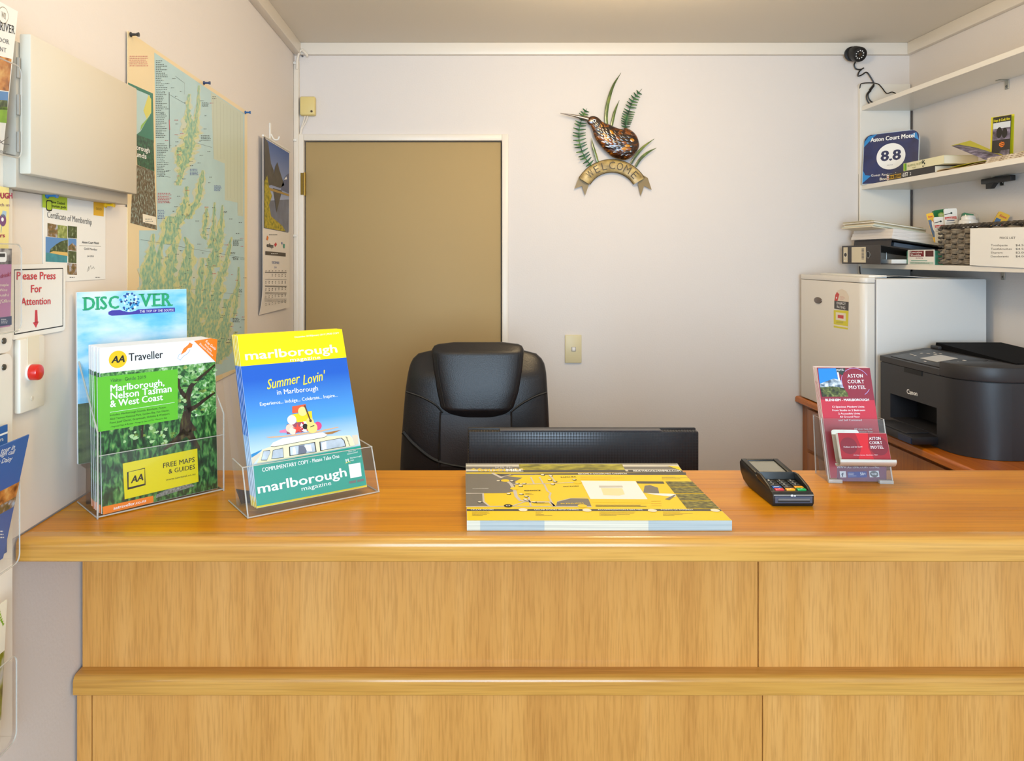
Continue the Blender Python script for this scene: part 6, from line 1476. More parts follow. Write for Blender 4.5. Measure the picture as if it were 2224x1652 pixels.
t, S, L = flat_book('pale_book', 'pale green spined paperback with a dark plant motif lying on top', 1962, 2050, S2 + 0.0252, 0.029, 0.12, mat('book_pale', '#e9e4bd', 0.4), M_CREAM)
S.rect(0.001, 0.001, 0.016, 0.028, mat('book_lime', '#9cc41e'), 1); S.rect(0.010, 0.001, 0.020, 0.028, mat('book_leaf', '#5da02a'), 2)
S.text('GIRL WITH ALL THE GIFTS', 0.026, 0.013, 0.008, mat('book_olive', '#7a8a3a'), width=0.085); S.text('M R CAREY', 0.055, 0.004, 0.005, mat('book_olive', '#7a8a3a'), width=0.022)
S.build(t, 'spine_print'); S.v = []; S.f = []; S.fm = []; S.mats = []; S.lines = []
rg = random.Random(3)
for i in range(14): S.circle(0.120 + rg.uniform(-0.008, 0.010), 0.015 + rg.uniform(-0.011, 0.011), rg.uniform(0.001, 0.004), mat('book_motif', '#2f3a24'), 2 + i * 0.05, n=8)
S.build(t, 'spine_motif')
mKr = mat('kraft_paper', '#cdb186', 0.7, vary=0.08, vscale=30)
y1, y0 = yS(2032, XS + 0.01), yS(2150, XS + 0.01)
t = thing('paper_bag', 'flattened brown kraft paper bag lying beside the books', 'paper bag', (XS + 0.01, y0, S2))
B().grid(lambda u, v: Vector((XS + 0.012 + 0.17 * v, y0 + (y1 - y0) * u, S2 + 0.004 + 0.040 * math.sin(math.pi * min(1, 0.1 + u * 0.9)) ** 0.5 * (0.08 + 0.92 * v) * (0.4 + 0.6 * u) + 0.003 * math.sin(9 * u + 5 * v))), 14, 8).done('paper_fold', t, mKr, solid=0.0015)
B().box((XS + 0.012, y0, S2 + 0.0003), (XS + 0.18, y1, S2 + 0.003)).done('paper_base', t, mKr, smooth=0)
mLeafY = mat('leaflet_yellow', '#d6cd1c', 0.45); mLeafK = mat('leaflet_black', '#2a2626', 0.4); mLeafP = mat_noise('leaflet_photo', [(0.3, '#3a3436'), (0.5, '#6e6478'), (0.7, '#a49ab0')], (60, 60, 60))
# flat yellow leaflet at the shelf edge
y1, y0 = yS(2062, XS + 0.002), yS(2150, XS + 0.002)
t = tag(B().grid(lambda u, v: Vector((XS + 0.004 + 0.11 * v, y0 + (y1 - y0) * u, S2 + 0.0085 + 0.030 * (1 - u) * v + 0.008 * (1 - u) * u)), 8, 5).done('yellow_leaflet', None, mLeafY, solid=0.0008, loc=(XS, y0, S2)), 'thin yellow leaflet sliding off the front of the middle shelf', 'leaflet')
# pile of booklets at the right
for k in range(3):
    z = S2 + 0.0006 + k * 0.0052
    y1, y0 = yS(2140 + k * 2, XS + 0.004), yS(2262 + k * 3, XS + 0.004)
    tt = thing('booklet', ['bottom', 'middle', 'top'][k] + ' booklet of the small pile at the shelf edge below the standing leaflet', 'booklet', (XS + 0.004, y0, z), group='booklets on the middle shelf')
    B().box((XS + 0.125, y0, z), (XS + 0.20, y1, z + 0.005), bev=0.0006, seg=1).done('booklet_pages', tt, mat_noise('booklet_cover', [(0.35, '#7a5a3e'), (0.5, '#c9b9a0'), (0.65, '#efe6d8')], (6, 90, 400))) if k == 9 else B().box((XS + 0.004, y0, z), (XS + 0.105, y1, z + 0.005), bev=0.0006, seg=1).done('booklet_pages', tt, mat_noise('booklet_cover', [(0.35, '#7a5a3e'), (0.5, '#c9b9a0'), (0.65, '#efe6d8')], (6, 90, 400)))
zp_ = S2 + 0.0165
# half open leaflet
p = [pixX(x, y, X) for x, y, X in ((2066, 316, XS + 0.02), (2107, 305, XS + 0.10), (2184, 339, XS + 0.06), (2140, 346, XS + 0.012))]
t = thing('open_leaflet', 'half open black and yellow leaflet propped on the booklets', 'leaflet', tuple(p[3]))
b = B(); b.poly(p); b.done('raised_page', t, mLeafY, solid=0.0010)
b = B(); b.poly([pixX(x, y, X) for x, y, X in ((2067, 317, XS + 0.012), (2093, 312.5, XS + 0.065), (2183, 340, XS + 0.048), (2140, 347, XS + 0.005))]); b.done('photo_page', t, mLeafP, solid=0.0006)
# standing leaflet
c0 = pixX(2153, 340, XS + 0.055); c1 = pixX(2192, 335, XS + 0.075)
yw = math.atan2(c1.y - c0.y, c1.x - c0.x); o = Vector((c0.x, c0.y, zp_ + 0.0005)); LW = (c1 - c0).xy.length; LH = 0.137
t = thing('standing_leaflet', 'black covered sightseeing leaflet with yellow pages standing against the wall', 'leaflet', tuple(o), yw)
Mf = frame_yaw(o, yw, R(4))
B().box((0, 0, -0.0012), (LW, LH, 0), M=Mf).done('front_page', t, mLeafK, smooth=0)
B().box((0, 0, -0.0012), (LW * 1.22, LH * 1.02, 0), M=frame_yaw(o + Vector((0.004, 0.012, 0)), yw + R(6), R(3))).done('yellow_page', t, mLeafY, smooth=0)
S = Sheet(Mf); S.rect(0.001, LH * 0.45, LW - 0.001, LH * 0.86, mLeafP, 1); S.rect(0.001, LH * 0.72, LW - 0.001, LH * 0.86, mat('leaflet_palesky', '#cfd3d8'), 2); S.circle(LW * 0.38, LH * 0.62, LW * 0.16, M_INK, 3, ry=LH * 0.13); S.circle(LW * 0.68, LH * 0.60, LW * 0.15, M_INK, 3, ry=LH * 0.12)
S.text('Hops & Craft Hire', LW * 0.05, LH * 0.885, 0.0085, mLeafY, width=LW * 0.9, bold=0.02); c = (LW * 0.55, LH * 0.34); S.circle(c[0], c[1], LW * 0.15, mOrg, 2, ry=LW * 0.17)
for k in range(3): S.line([(c[0] - LW * 0.12, c[1] - 0.006 + k * 0.006), (c[0] + LW * 0.12, c[1] - 0.003 + k * 0.006)], 0.0022, M_INK, 4)
S.rect(0.001, 0.001, LW * 0.45, LH * 0.14, mat('leaflet_violet', '#7a72b0'), 2); S.rect(LW * 0.45, 0.001, LW - 0.001, LH * 0.2, mLeafP, 2)
S.build(t, 'cover_print')

# ---- lowest shelf: binders, paper, magazines
M_BIN = mat('binder_charcoal', '#3a3431', 0.5, bump=0.08, bscale=400)
X1 = 1.548; ya, yb_ = 2.725, 3.000
t = thing('ring_binder', 'black lever arch binder lying flat with a white spine label', 'binder', (X1, ya, S3))
def slope(p, z0=S3 + 0.0004, x0=X1, dz=0.155):
    x, y, z = p; return (x, y, z0 + (z - z0) * (1 - dz * 1.0 * (x - x0) / 0.29 * 3.6) if z > z0 + 0.02 else z)
zz = S3 + 0.0005; hh = 0.0725; thn = 0.003; XW = 0.275
slope_ang = math.atan2(0.042, XW)
B().box((X1 + 0.003, ya, zz), (X1 + XW, yb_, zz + 0.0025)).done('bottom_cover', t, M_BIN, smooth=0)
B().box((X1, ya, zz), (X1 + 0.003, yb_, zz + hh), bev=0.0012).done('spine', t, M_BIN)
Mtop = Matrix.Translation((X1 + 0.001, 0, zz + hh)) @ Matrix.Rotation(slope_ang, 4, 'Y')
B().box((0.002, ya, -0.0025), (XW, yb_, 0.0), M=Mtop).done('top_cover', t, M_BIN, smooth=0)
B().box((X1 + 0.05, ya + 0.015, zz + 0.003), (X1 + XW - 0.02, yb_ - 0.01, zz + 0.018)).done('filed_papers', t, M_PAPER, smooth=0)
B().tube([Vector((X1 + 0.045, ya + 0.1, zz + 0.003)), Vector((X1 + 0.045, ya + 0.1, zz + 0.045)), Vector((X1 + 0.08, ya + 0.1, zz + 0.045)), Vector((X1 + 0.08, ya + 0.1, zz + 0.003))], 0.002, 6).done('arch_ring', t, M_METAL)
S = Sheet(frame_right(Vector((X1 - 0.0002, yb_, zz)))); mLab = mat('binder_label', '#d8ccb0', 0.6)
S.rect(0.012, 0.006, 0.045, hh - 0.006, mLab, 1); S.rect(0.075, 0.006, 0.178, hh - 0.006, mLab, 1); S.circle(0.028, hh * 0.5, 0.010, M_BIN, 2, ry=0.008); S.scribble((1833, 545), (1841, 570), 3, 1.2, M_WINK, 2)
for k in range(8): S.rect(0.148, 0.018 + k * 0.0055, 0.166, 0.018 + k * 0.0055 + 0.0035, M_GREYINK, 2)
S.build(t, 'spine_label')
B().lathe([(0.012, 0.0), (0.0135, 0.0), (0.0135, 0.002), (0.012, 0.002), (0.012, 0.0)], 24, M=Matrix.Translation((X1, yb_ - 0.196, zz + hh * 0.5)) @ Matrix.Rotation(R(-90), 4, 'Y')).done('finger_ring', t, M_METAL)
B().lathe([(0, 0.0), (0.012, 0.0), (0.012, 0.0006), (0, 0.0006)], 24, M=Matrix.Translation((X1, yb_ - 0.196, zz + hh * 0.5)) @ Matrix.Rotation(R(-90), 4, 'Y')).done('finger_hole', t, M_INK)
def tilted(lo, hi, bev=0.0): return B().box(lo, hi, M=Mtop, bev=bev, seg=1)
z_ = 0.0006
t = thing('black_folder', 'slim black folder lying on the binder beneath the paper', 'folder', tuple(Mtop @ Vector((0.045, ya + 0.01, z_))))
tilted((0.045, ya + 0.012, z_), (0.27, yb_ - 0.005, z_ + 0.003)).done('folder_bottom', t, M_BIN, smooth=0); tilted((0.045, ya + 0.012, z_ + 0.024), (0.27, yb_ - 0.005, z_ + 0.027)).done('folder_top', t, M_BIN, smooth=0)
tilted((0.0435, ya + 0.012, z_), (0.0455, yb_ - 0.005, z_ + 0.027)).done('folder_spine', t, M_BIN, smooth=0); tilted((0.06, ya + 0.02, z_ + 0.0032), (0.26, yb_ - 0.01, z_ + 0.018)).done('folder_sheets', t, mat('sheets_bluegrey', '#5a6470', 0.5), smooth=0)
z_ += 0.0275
for k in range(3):
    t = thing('paper_ream', ['lower', 'middle', 'upper'][k] + ' layer of the white copy paper stack above the binders', 'paper stack', tuple(Mtop @ Vector((0.03, ya, z_))), group='copy paper on the binders')
    tilted((0.030 + 0.003 * k, ya - 0.012 + 0.004 * k, z_ + 0.0003), (0.30 - 0.004 * k, yb_ - 0.003, z_ + 0.0128), 0.0004).done('sheets', t, mat_noise('paper_layers', [(0.4, '#d9d2cc'), (0.6, '#efe9e4')], (5, 5, 700), rough=0.8)); z_ += 0.0130
for k in range(6):
    t = thing('loose_magazine', ['lowest', 'second', 'third', 'fourth', 'fifth', 'topmost'][k] + ' magazine of the untidy pile on the copy paper', 'magazine', tuple(Mtop @ Vector((0.02, ya, z_))), group='magazines on the copy paper')
    r_ = random.Random(k + 3); dx, dy = r_.uniform(-0.012, 0.006), r_.uniform(-0.008, 0.012)
    tilted((-0.008 + dx, ya + 0.045 + dy, z_ + 0.0002), (0.19 + dx, yb_ - 0.004 - abs(dy) * 0.3, z_ + 0.0042), 0.0005).done('magazine_pages', t, [mat('mag_a', '#e9dcc0', 0.5), mat('mag_b', '#cfd6c8', 0.5), mat('mag_c', '#f0e7d4', 0.5), mat('mag_d', '#d8c39a', 0.5), mat('mag_e', '#ece6da', 0.5), mat('mag_f', '#b9ad8a', 0.5)][k]); z_ += 0.0044
# ---- card box
y1, y0 = yS(1968, XS + 0.004), yS(2030, XS + 0.004)
t = thing('card_box', 'small white and teal shuttle card box with maroon print by the basket', 'box', (XS + 0.004, y0, S3))
mTl = mat('box_teal', '#4f9a86', 0.4)
B().box((XS + 0.006, y0, S3 + 0.0004), (XS + 0.06, y1, S3 + 0.050), bev=0.0008, seg=1).done('carton', t, mTl)
B().box((XS + 0.004, y0 + 0.002, S3 + 0.0006), (XS + 0.0058, y1 - 0.010, S3 + 0.054)).done('front_card', t, M_PAPER, smooth=0)
S = Sheet(frame_right(Vector((XS + 0.0038, y1 - 0.010, S3 + 0.0006)))); L = y1 - y0 - 0.012
mMr = mat('print_maroon', '#7d1f26'); S.rect(0.012, 0.029, L * 0.62, 0.050, mMr, 1); S.rect(L * 0.68, 0.029, L - 0.004, 0.050, mat('photo_maroon', '#5a2a26'), 1); S.text('Executive', 0.016, 0.041, 0.007, M_WINK, width=L * 0.45, bold=0.02); S.text('Shuttle', 0.018, 0.031, 0.007, M_WINK, width=L * 0.4, bold=0.02)
S.text('03 578 3136', 0.05, 0.021, 0.005, mMr, width=0.04); S.rect(0.02, 0.013, L * 0.75, 0.0155, mTl, 1); S.rect(0.012, 0.002, L - 0.004, 0.010, mat('print_greenpale', '#b9cfc2'), 1); S.text('www.executiveshuttle.co.nz', 0.02, 0.004, 0.004, M_INK, width=L * 0.7); S.build(t)

# ---- wicker basket
bx0, bx1 = XS + 0.003, XR - 0.022; by1, by0 = yS(2044, XS + 0.003), 2.145; bz0, bz1 = S3 + 0.0006, S3 + 0.131
mWk = mat_noise('wicker_brown', [(0.3, '#554b3e'), (0.5, '#7b7060'), (0.7, '#9c8f79')], (30, 30, 380), rough=0.6, bump=0.15)
mWk2 = mat_noise('wicker_dark', [(0.3, '#2c261f'), (0.6, '#5a5145')], (60, 60, 60), rough=0.7)
t = thing('wicker_basket', 'grey-brown woven wicker basket full of toiletries on the lowest shelf', 'basket', (bx0, by0, bz0))
B().box((bx0 + 0.004, by0 + 0.004, bz0), (bx1 - 0.004, by1 - 0.004, bz0 + 0.004)).done('basket_base', t, mWk2, smooth=0)
b = B()
i0 = 0.006
b.box((bx0 + i0, by0 + i0, bz0 + 0.004), (bx0 + i0 + 0.001, by1 - i0, bz1 - 0.006)); b.box((bx1 - i0, by0 + i0, bz0 + 0.004), (bx1 - i0 + 0.001, by1 - i0, bz1 - 0.006)); b.box((bx0 + i0, by0 + i0, bz0 + 0.004), (bx1 - i0, by0 + i0 + 0.001, bz1 - 0.006)); b.box((bx0 + i0, by1 - i0, bz0 + 0.004), (bx1 - i0, by1 - i0 + 0.001, bz1 - 0.006))
b.done('basket_lining', t, mWk2, smooth=0)
rows = 7; rh = (bz1 - bz0 - 0.012) / rows
peri = [((bx0, by0), (bx0, by1), (-1, 0)), ((bx0, by1), (bx1, by1), (0, 1)), ((bx1, by1), (bx1, by0), (1, 0)), ((bx1, by0), (bx0, by0), (0, -1))]
wv = B()
for (pa, pb_, nn) in peri:
    pa, pb_ = Vector((*pa, 0)), Vector((*pb_, 0)); Ln = (pb_ - pa).length; ns = max(4, int(Ln / 0.030)); nn = Vector((*nn, 0)); d = (pb_ - pa).normalized()
    for r_ in range(rows):
        z = bz0 + 0.004 + rh * (r_ + 0.5); pts = []; rr_ = []
        for k in range(ns * 4 + 1):
            f = k / (ns * 4); ph_ = math.cos(math.pi * f * ns + (math.pi if r_ % 2 else 0)); pts.append(pa + d * (Ln * f) + nn * (0.0045 * ph_ - 0.003) + Vector((0, 0, z))); rr_.append(rh * (0.43 + 0.08 * ph_))
        wv.tube(pts, rr_, 6, flat=(tuple(nn), 0.28))
    for k in range(ns):
        f = (k + 0.5) / ns; q = pa + d * (Ln * f)
        wv.tube([q + nn * (-0.0030 + 0.0042 * math.cos(math.pi * r2 + (0 if k % 2 else math.pi))) + Vector((0, 0, bz0 + 0.004 + rh * (r2 + 0.5))) for r2 in range(rows)], 0.0046, 6, flat=(tuple(nn), 0.35))
w_o = wv.done('weave', t, mWk); w_o['kind'] = 'stuff'
for x, y in ((bx0, by0), (bx0, by1), (bx1, by0), (bx1, by1)):
    b = B()
    for k in range(9): z = bz0 + 0.008 + k * 0.0142; b.tube([Vector((x, y, z)) + Vector((0.006 * math.cos(a), 0.006 * math.sin(a), 0.0012 * math.sin(3 * a))) for a in [2 * math.pi * j / 10 for j in range(11)]], 0.0042, 6)
    b.done('corner_wrap', t, mWk2)
rim = [Vector((bx0, by0, bz1)), Vector((bx0, by1, bz1)), Vector((bx1, by1, bz1)), Vector((bx1, by0, bz1)), Vector((bx0, by0, bz1))]
b = B()
for q0, q1 in zip(rim[:-1], rim[1:]):
    Ln = (q1 - q0).length; n = int(Ln / 0.006)
    for s in (0, math.pi): b.tube([q0.lerp(q1, k / n) + Vector((0, 0, 0.0030 * math.sin(k * 0.9 + s))) + (q1 - q0).normalized().cross(Vector((0, 0, 1))) * 0.003 * math.cos(k * 0.9 + s) for k in range(n + 1)], 0.0042, 6)
b.done('braided_rim', t, mWk2)
# price list card clipped to the basket front
c0 = pixX(2106, 578, bx0 - 0.009); o = Vector((bx0 - 0.009, c0.y, S3 - 0.0005)); PLW, PLH = 0.285, 0.121
Mf = frame(o, (0, -1, -0.0), (0, 0.0, 1))
Mf = Mf @ Matrix.Rotation(R(-1.3), 4, 'Z')
t = thing('price_list', 'white price list card for toiletries clipped to the basket front', 'price list', tuple(o))
B().box((0, 0.002, -0.0010), (PLW, PLH, 0), M=Mf).done('card', t, M_PAPER, smooth=0)
S = Sheet(Mf); S.view = (2010, 440, 10.327)
mTx = mat('soft_black_ink', '#4a4541', 0.6)
S.ptext('PRICE LIST', (1668, 812), (2020, 812), 45, mTx, layer=3)
for tx, pr, x1_, y in (('Toothpaste', '$4.50', 1845, 975), ('Toothbrushes', '$4.50', 1935, 1058), ('Shavers', '$2.00', 1730, 1140), ('Deodorants', '$4.00', 1868, 1225)):
    S.ptext(tx, (1468, y), (x1_, y), 42, mTx, layer=3); S.ptext(pr, (2025, y), (2255, y), 42, mTx, layer=3)
S.build(t)
# toiletries
def packet(name, label, px0, py0, px1, py1, X, yaw, tilt, roll, m, draw=None, th=0.006, cat='packet', wpx=None):
    """upright packet: pixel of its lower left and upper right, at wall distance X"""
    a = pixX(px0, py0, X); Y = a.y
    sc = Y / F; w = (px1 - px0) * sc / max(0.35, math.cos(abs(yaw))); h = (py0 - py1) * sc
    o = Vector((a.x, a.y, a.z - 0.055)); h += 0.055
    t = thing(name, label, cat, tuple(o)); Mf = frame_yaw(o, yaw, tilt, roll)
    B().prism(rounded(w, h, 0.004), -th, 0, M=Mf).done('carton', t, m)
    if draw: S = Sheet(Mf); draw(S, w, h); S.build(t)
    return t
mRed, mGr2, mBk = mat('pack_red', '#d0392e', 0.4), mat('pack_green', '#137a3a', 0.35), mat('pack_black', '#2e3328', 0.4)
mPk = mat('pack_white', '#f1ede4', 0.35)
def brush(S, w, h):
    S.line([(0.0, h - 0.021), (w * 0.5, h - 0.017)], 0.0025, mBk, 2); S.circle(w * 0.55, h - 0.0165, 0.0035, mBk, 2.3, n=12); S.rect(w * 0.02, h - 0.038, w * 0.92, h - 0.029, mRed, 1); S.text('ToothBrush', w * 0.06, h - 0.0365, 0.005, mPk, width=w * 0.8, bold=0.02); S.rect(w * 0.15, h - 0.044, w * 0.75, h - 0.0415, mat('print_slate', '#3a4668'), 1); S.rect(w * 0.1, h - 0.052, w * 0.8, h - 0.050, M_GREYINK, 1)
def brush2(S, w, h):
    brush(S, w, h); S.circle(w * 0.45, h - 0.075, 0.0105, mRed, 1); S.circle(w * 0.45, h - 0.075, 0.0092, mat('pack_lilac', '#9aa4d4'), 2)
def green(S, w, h):
    S.circle(w * 0.45, h - 0.02, 0.0105, mat('pack_lime', '#a8d86a'), 1, ry=0.009); S.circle(w * 0.45, h - 0.02, 0.006, mat('pack_palelime', '#dcecc0'), 2, ry=0.005); S.rect(w * 0.25, h - 0.045, w * 0.9, h - 0.034, mat('pack_navy', '#2a3a78'), 1)
packet('toothbrush_packet', 'small white toothbrush packet at the front left of the basket', 2033, 494, 2055, 471, XS + 0.05, R(-14), R(4), R(3), mPk, brush)
packet('toothbrush_packet', 'tall white toothbrush packet standing highest in the basket', 2056, 494, 2080, 453, XS + 0.075, R(-14), R(3), R(3), mPk, brush2)
packet('toothpaste_box', 'green toothpaste box behind the tall white packet', 2038, 478, 2066, 456, XS + 0.105, R(-16), R(4), R(9), mGr2, green, th=0.02)
packet('toothpaste_box', 'green toothpaste box leaning right of the tall white packet', 2075, 492, 2094, 459, XS + 0.12, R(-20), R(4), R(-14), mGr2, green, th=0.02)
mRz = mat('pack_yellow', '#e9b91a', 0.35)
def razor(S, w, h):
    S.text('Ezee', w * 0.2, h - 0.016, 0.007, mRed, width=w * 0.6, bold=0.03, shear=0.2); S.rect(w * 0.05, 0.02, w * 0.5, h - 0.024, mat('pack_steelblue', '#4a6a94'), 1); S.circle(w * 0.58, h * 0.52, w * 0.20, M_WINK, 3, ry=h * 0.20); S.rect(w * 0.7, h * 0.45, w * 0.98, h - 0.028, mRed, 2)
packet('razor_packet', 'yellow razor packet leaning at the left rim of the basket', 2029, 494, 2039, 462, XS + 0.06, R(-40), R(2), R(14), mRz, razor, th=0.004)
packet('shaver_packet', 'yellow shaver blister pack tilted right at the far side of the basket', 2132, 490, 2153, 450, XS + 0.115, R(-18), R(3), R(-27), mRz, razor, th=0.008)
q = pixX(2103, 490, XS + 0.10)
t = thing('deodorant_jar', 'white roll-on deodorant with a clear dome cap in the basket', 'deodorant', (q.x, q.y, q.z - 0.05))
Mj = Matrix.Translation((q.x, q.y, q.z - 0.05)); kk = q.y / F
B().lathe([(0, 0), (17 * kk, 0), (18 * kk, 0.01), (18 * kk, 0.050 + 9 * kk), (16 * kk, 0.050 + 12 * kk), (13.5 * kk, 0.050 + 13 * kk), (13 * kk, 0.050 + 19 * kk), (10 * kk, 0.050 + 22 * kk), (0, 0.050 + 23 * kk)], 24, M=Mj).done('bottle', t, mat('jar_white', '#f5f1ea', 0.3))
B().lathe([(18.6 * kk, 0.048 + 2 * kk), (19 * kk, 0.05 + 16 * kk), (17 * kk, 0.05 + 25 * kk), (10 * kk, 0.05 + 28 * kk), (0, 0.05 + 28.5 * kk)], 24, M=Mj).done('dome_cap', t, M_CLEAR)

# ================================================================== CABINET, FRIDGE, PRINTER
XF, YF0, YF1 = 1.387, 2.55, 3.03; ZF0, ZF1 = 0.936, 1.4335
t = thing('drawer_cabinet', 'brown timber drawer cabinet carrying the fridge and printer', 'cabinet', (XF, 2.3, 0))
B().box((XF + 0.022, 1.66, 0.0), (XR - 0.001, YB - 0.004, ZF0 - 0.026), bev=0.001, seg=1).done('cabinet_body', t, W_CAB)
b = B(); b.prism(nose(XF - 0.008, XR - 0.001, ZF0 - 0.0255, ZF0 - 0.0006, 0.010), 1.64, YB - 0.003, M=Matrix(((1, 0, 0, 0), (0, 0, 1, 0), (0, 1, 0, 0), (0, 0, 0, 1)))); b.done('cabinet_top', t, W_CABT)
for yy0, yy1 in ((2.52, 2.98), (2.02, 2.48), (1.70, 1.98)):
    for k, (za, zb_) in enumerate(((0.735, 0.895), (0.56, 0.72), (0.385, 0.545), (0.21, 0.37), (0.04, 0.195))):
        dw = B().box((XF + 0.010, yy0, za), (XF + 0.0215, yy1, zb_), bev=0.002).done('drawer_front', t, W_CAB)
        B().lathe([(0, 0), (0.006, 0), (0.005, 0.012), (0.012, 0.020), (0.011, 0.026), (0, 0.029)], 14, M=Matrix.Translation((XF + 0.0098, (yy0 + yy1) / 2, (za + zb_) / 2)) @ Matrix.Rotation(R(-90), 4, 'Y')).done('knob', dw, mat('knob_brass', '#8a6a3a', 0.35, metal=1.0))
M_FR = mat('fridge_white', '#dcdad6', 0.35, bump=0.05, bscale=500); M_FRD = mat('fridge_door_white', '#e3ddd3', 0.32)
t = thing('bar_fridge', 'small white bar fridge on the timber cabinet under the shelves', 'fridge', (XF, YF0, ZF0))
B().box((XF + 0.048, YF0, ZF0), (XR - 0.035, YF1, ZF1), bev=0.006).done('fridge_body', t, M_FR)
B().prism([(p[0], p[1]) for p in [(XF + 0.043, YF0 + 0.002)] + [(XF + 0.022 - 0.022 * math.sin(R(a)), YF0 + 0.024 - 0.022 * math.cos(R(a))) for a in range(0, 91, 15)] + [(XF + 0.022 - 0.022 * math.cos(R(a)), YF1 - 0.024 + 0.022 * math.sin(R(a))) for a in range(0, 91, 15)] + [(XF + 0.043, YF1 - 0.002)]], ZF0 + 0.004, ZF1 - 0.016, bev=0.002).done('fridge_door', t, M_FRD)
B().prism([(p[0], p[1]) for p in [(XF + 0.043, YF0 + 0.001)] + [(XF + 0.022 - 0.023 * math.sin(R(a)), YF0 + 0.024 - 0.023 * math.cos(R(a))) for a in range(0, 91, 15)] + [(XF + 0.022 - 0.023 * math.cos(R(a)), YF1 - 0.024 + 0.023 * math.sin(R(a))) for a in range(0, 91, 15)] + [(XF + 0.043, YF1 - 0.001)]], ZF1 - 0.0145, ZF1 + 0.004, bev=0.002).done('door_cap', t, M_FRD)
B().box((XF + 0.0432, YF0 + 0.004, ZF0 + 0.004), (XF + 0.0478, YF1 - 0.004, ZF1 - 0.004)).done('door_seal', t, mat('seal_grey', '#8f8a86', 0.6), smooth=0)
q = pixX(1777, 652, XF)
B().lathe([(0, 0), (0.0125, 0), (0.0120, 0.003), (0.010, 0.004), (0, 0.0045)], 24, M=Matrix.Translation(q) @ Matrix.Rotation(R(-90), 4, 'Y') @ Matrix.Diagonal((1.0, 2.4, 1.0, 1.0))).done('badge', t, mat('badge_bronze', '#6f6258', 0.3, metal=0.6))
p0 = pixX(1809, 710, XF)
S = Sheet(frame_right(Vector((XF - 0.0002, p0.y, p0.z)))); S.view = (1700, 580, 4.244)
mEY = mat('label_yellow', '#dfd31a', 0.4)
S.ppoly([(470, 395), (607, 402), (600, 575), (470, 555)], mEY, 1); S.ppoly([(476, 308), (608, 320), (606, 402), (475, 382)], mat('label_charcoal', '#3a342f', 0.4), 2)
c = [S.px(477, 308), S.px(608, 320), S.px(610, 270), S.px(585, 220), S.px(545, 200), S.px(505, 215), S.px(485, 255)]; S.poly(c, mat('label_cream', '#e6d8c4', 0.5), 1); S.ppoly([(477, 308), (505, 312), (522, 250), (500, 228), (485, 255)], mRed, 2); S.scribble((530, 265), (575, 305), 4, 2.5, mMR, 3)
c = S.px(497, 282); S.circle(c[0], c[1], 0.004, M_WINK, 4, n=8)
S.ptext('ENERGY', (498, 342), (582, 350), 24, M_WINK, layer=4); S.ptext('RATING', (500, 375), (577, 388), 24, M_WINK, layer=4)
S.ppoly([(490, 415), (582, 425), (582, 498), (490, 484)], M_CREAM, 3); S.ppoly([(508, 438), (562, 444), (561, 475), (508, 468)], mRed, 4); S.scribble((495, 500), (595, 520), 2, 3, M_GREYINK, 3); S.ppoly([(470, 525), (600, 545), (600, 560), (470, 538)], M_CREAM, 3)
S.build(t, 'energy_label')
t = thing('loose_papers', 'white papers lying on top of the fridge', 'papers', (1.5, 2.7, ZF1))
zf = ZF1 + 0.0004
B().grid(lambda u, v: Vector((1.435 + 0.36 * u, 2.58 + 0.27 * v, zf + 0.0012 + 0.010 * math.sin(math.pi * min(1, u * 1.6)) * (1 - u) * (1 - v * 0.5))), 16, 6).done('sheet', t, M_PAPER, solid=0.0010)
B().box((1.436, 2.60, zf + 0.0002), (1.50, 2.95, zf + 0.010), bev=0.001).done('folded_sheets', t, M_PAPER)
# printer
XP, YP0, YP1 = 1.428, 2.066, 2.512; ZP0, ZPS, ZPT = ZF0 + 0.0006, 1.153, 1.198
M_PR = mat('printer_black', '#2a292c', 0.42, bump=0.05, bscale=700); M_PRL = mat('printer_lid_black', '#2e2b2b', 0.45, bump=0.05, bscale=700)
def plan(inset=0.0, rc=0.115, rb=0.02):
    pts = [(XP + inset, YP1 - inset)]
    for i in range(11):
        a = R(180 + 90 * i / 10); pts.append((XP + rc + (rc - inset) * math.cos(a), YP0 + rc + (rc - inset) * math.sin(a)))
    pts += [(XR - 0.022 - inset, YP0 + inset), (XR - 0.022 - inset, YP1 - inset)]
    return pts
t = thing('office_printer', 'black office inkjet printer with a control panel on the cabinet', 'printer', (XP, YP0, ZP0))
PM = plan()
# body with the paper outlet cut in the front: bottom, sides and top band as one hull around a recess
sl0, sl1, slz0, slz1 = 2.215, 2.455, 0.975, 1.055      # outlet along Y and in Z
b = B()
b.prism([(XP + 0.10, YP1)] + [(x, y) for x, y in plan() if x > XP + 0.0999] , ZP0, ZPS)      # rear block
b.prism([(XP, YP1), (XP, sl1), (XP + 0.101, sl1), (XP + 0.101, YP1)], ZP0, ZPS)
cor = [(x, y) for x, y in plan() if x <= XP + 0.116 and y < YP0 + 0.2]
b.prism([(XP, sl0)] + cor[0:] + [(XP + 0.116, sl0)], ZP0, ZPS)
b.box((XP, sl0, ZP0), (XP + 0.101, sl1, slz0)); b.box((XP, sl0, slz1), (XP + 0.101, sl1, ZPS))
b.done('printer_body', t, M_PR, smooth=30)
B().box((XP + 0.09, sl0 + 0.001, slz0 + 0.001), (XP + 0.0995, sl1 - 0.001, slz1 - 0.001)).done('outlet_back', t, mat('printer_pit', '#0a0a0b', 0.6), smooth=0)
YLS = 2.20; MXZ = Matrix(((1, 0, 0, 0), (0, 0, 1, 0), (0, 1, 0, 0), (0, 0, 0, 1)))
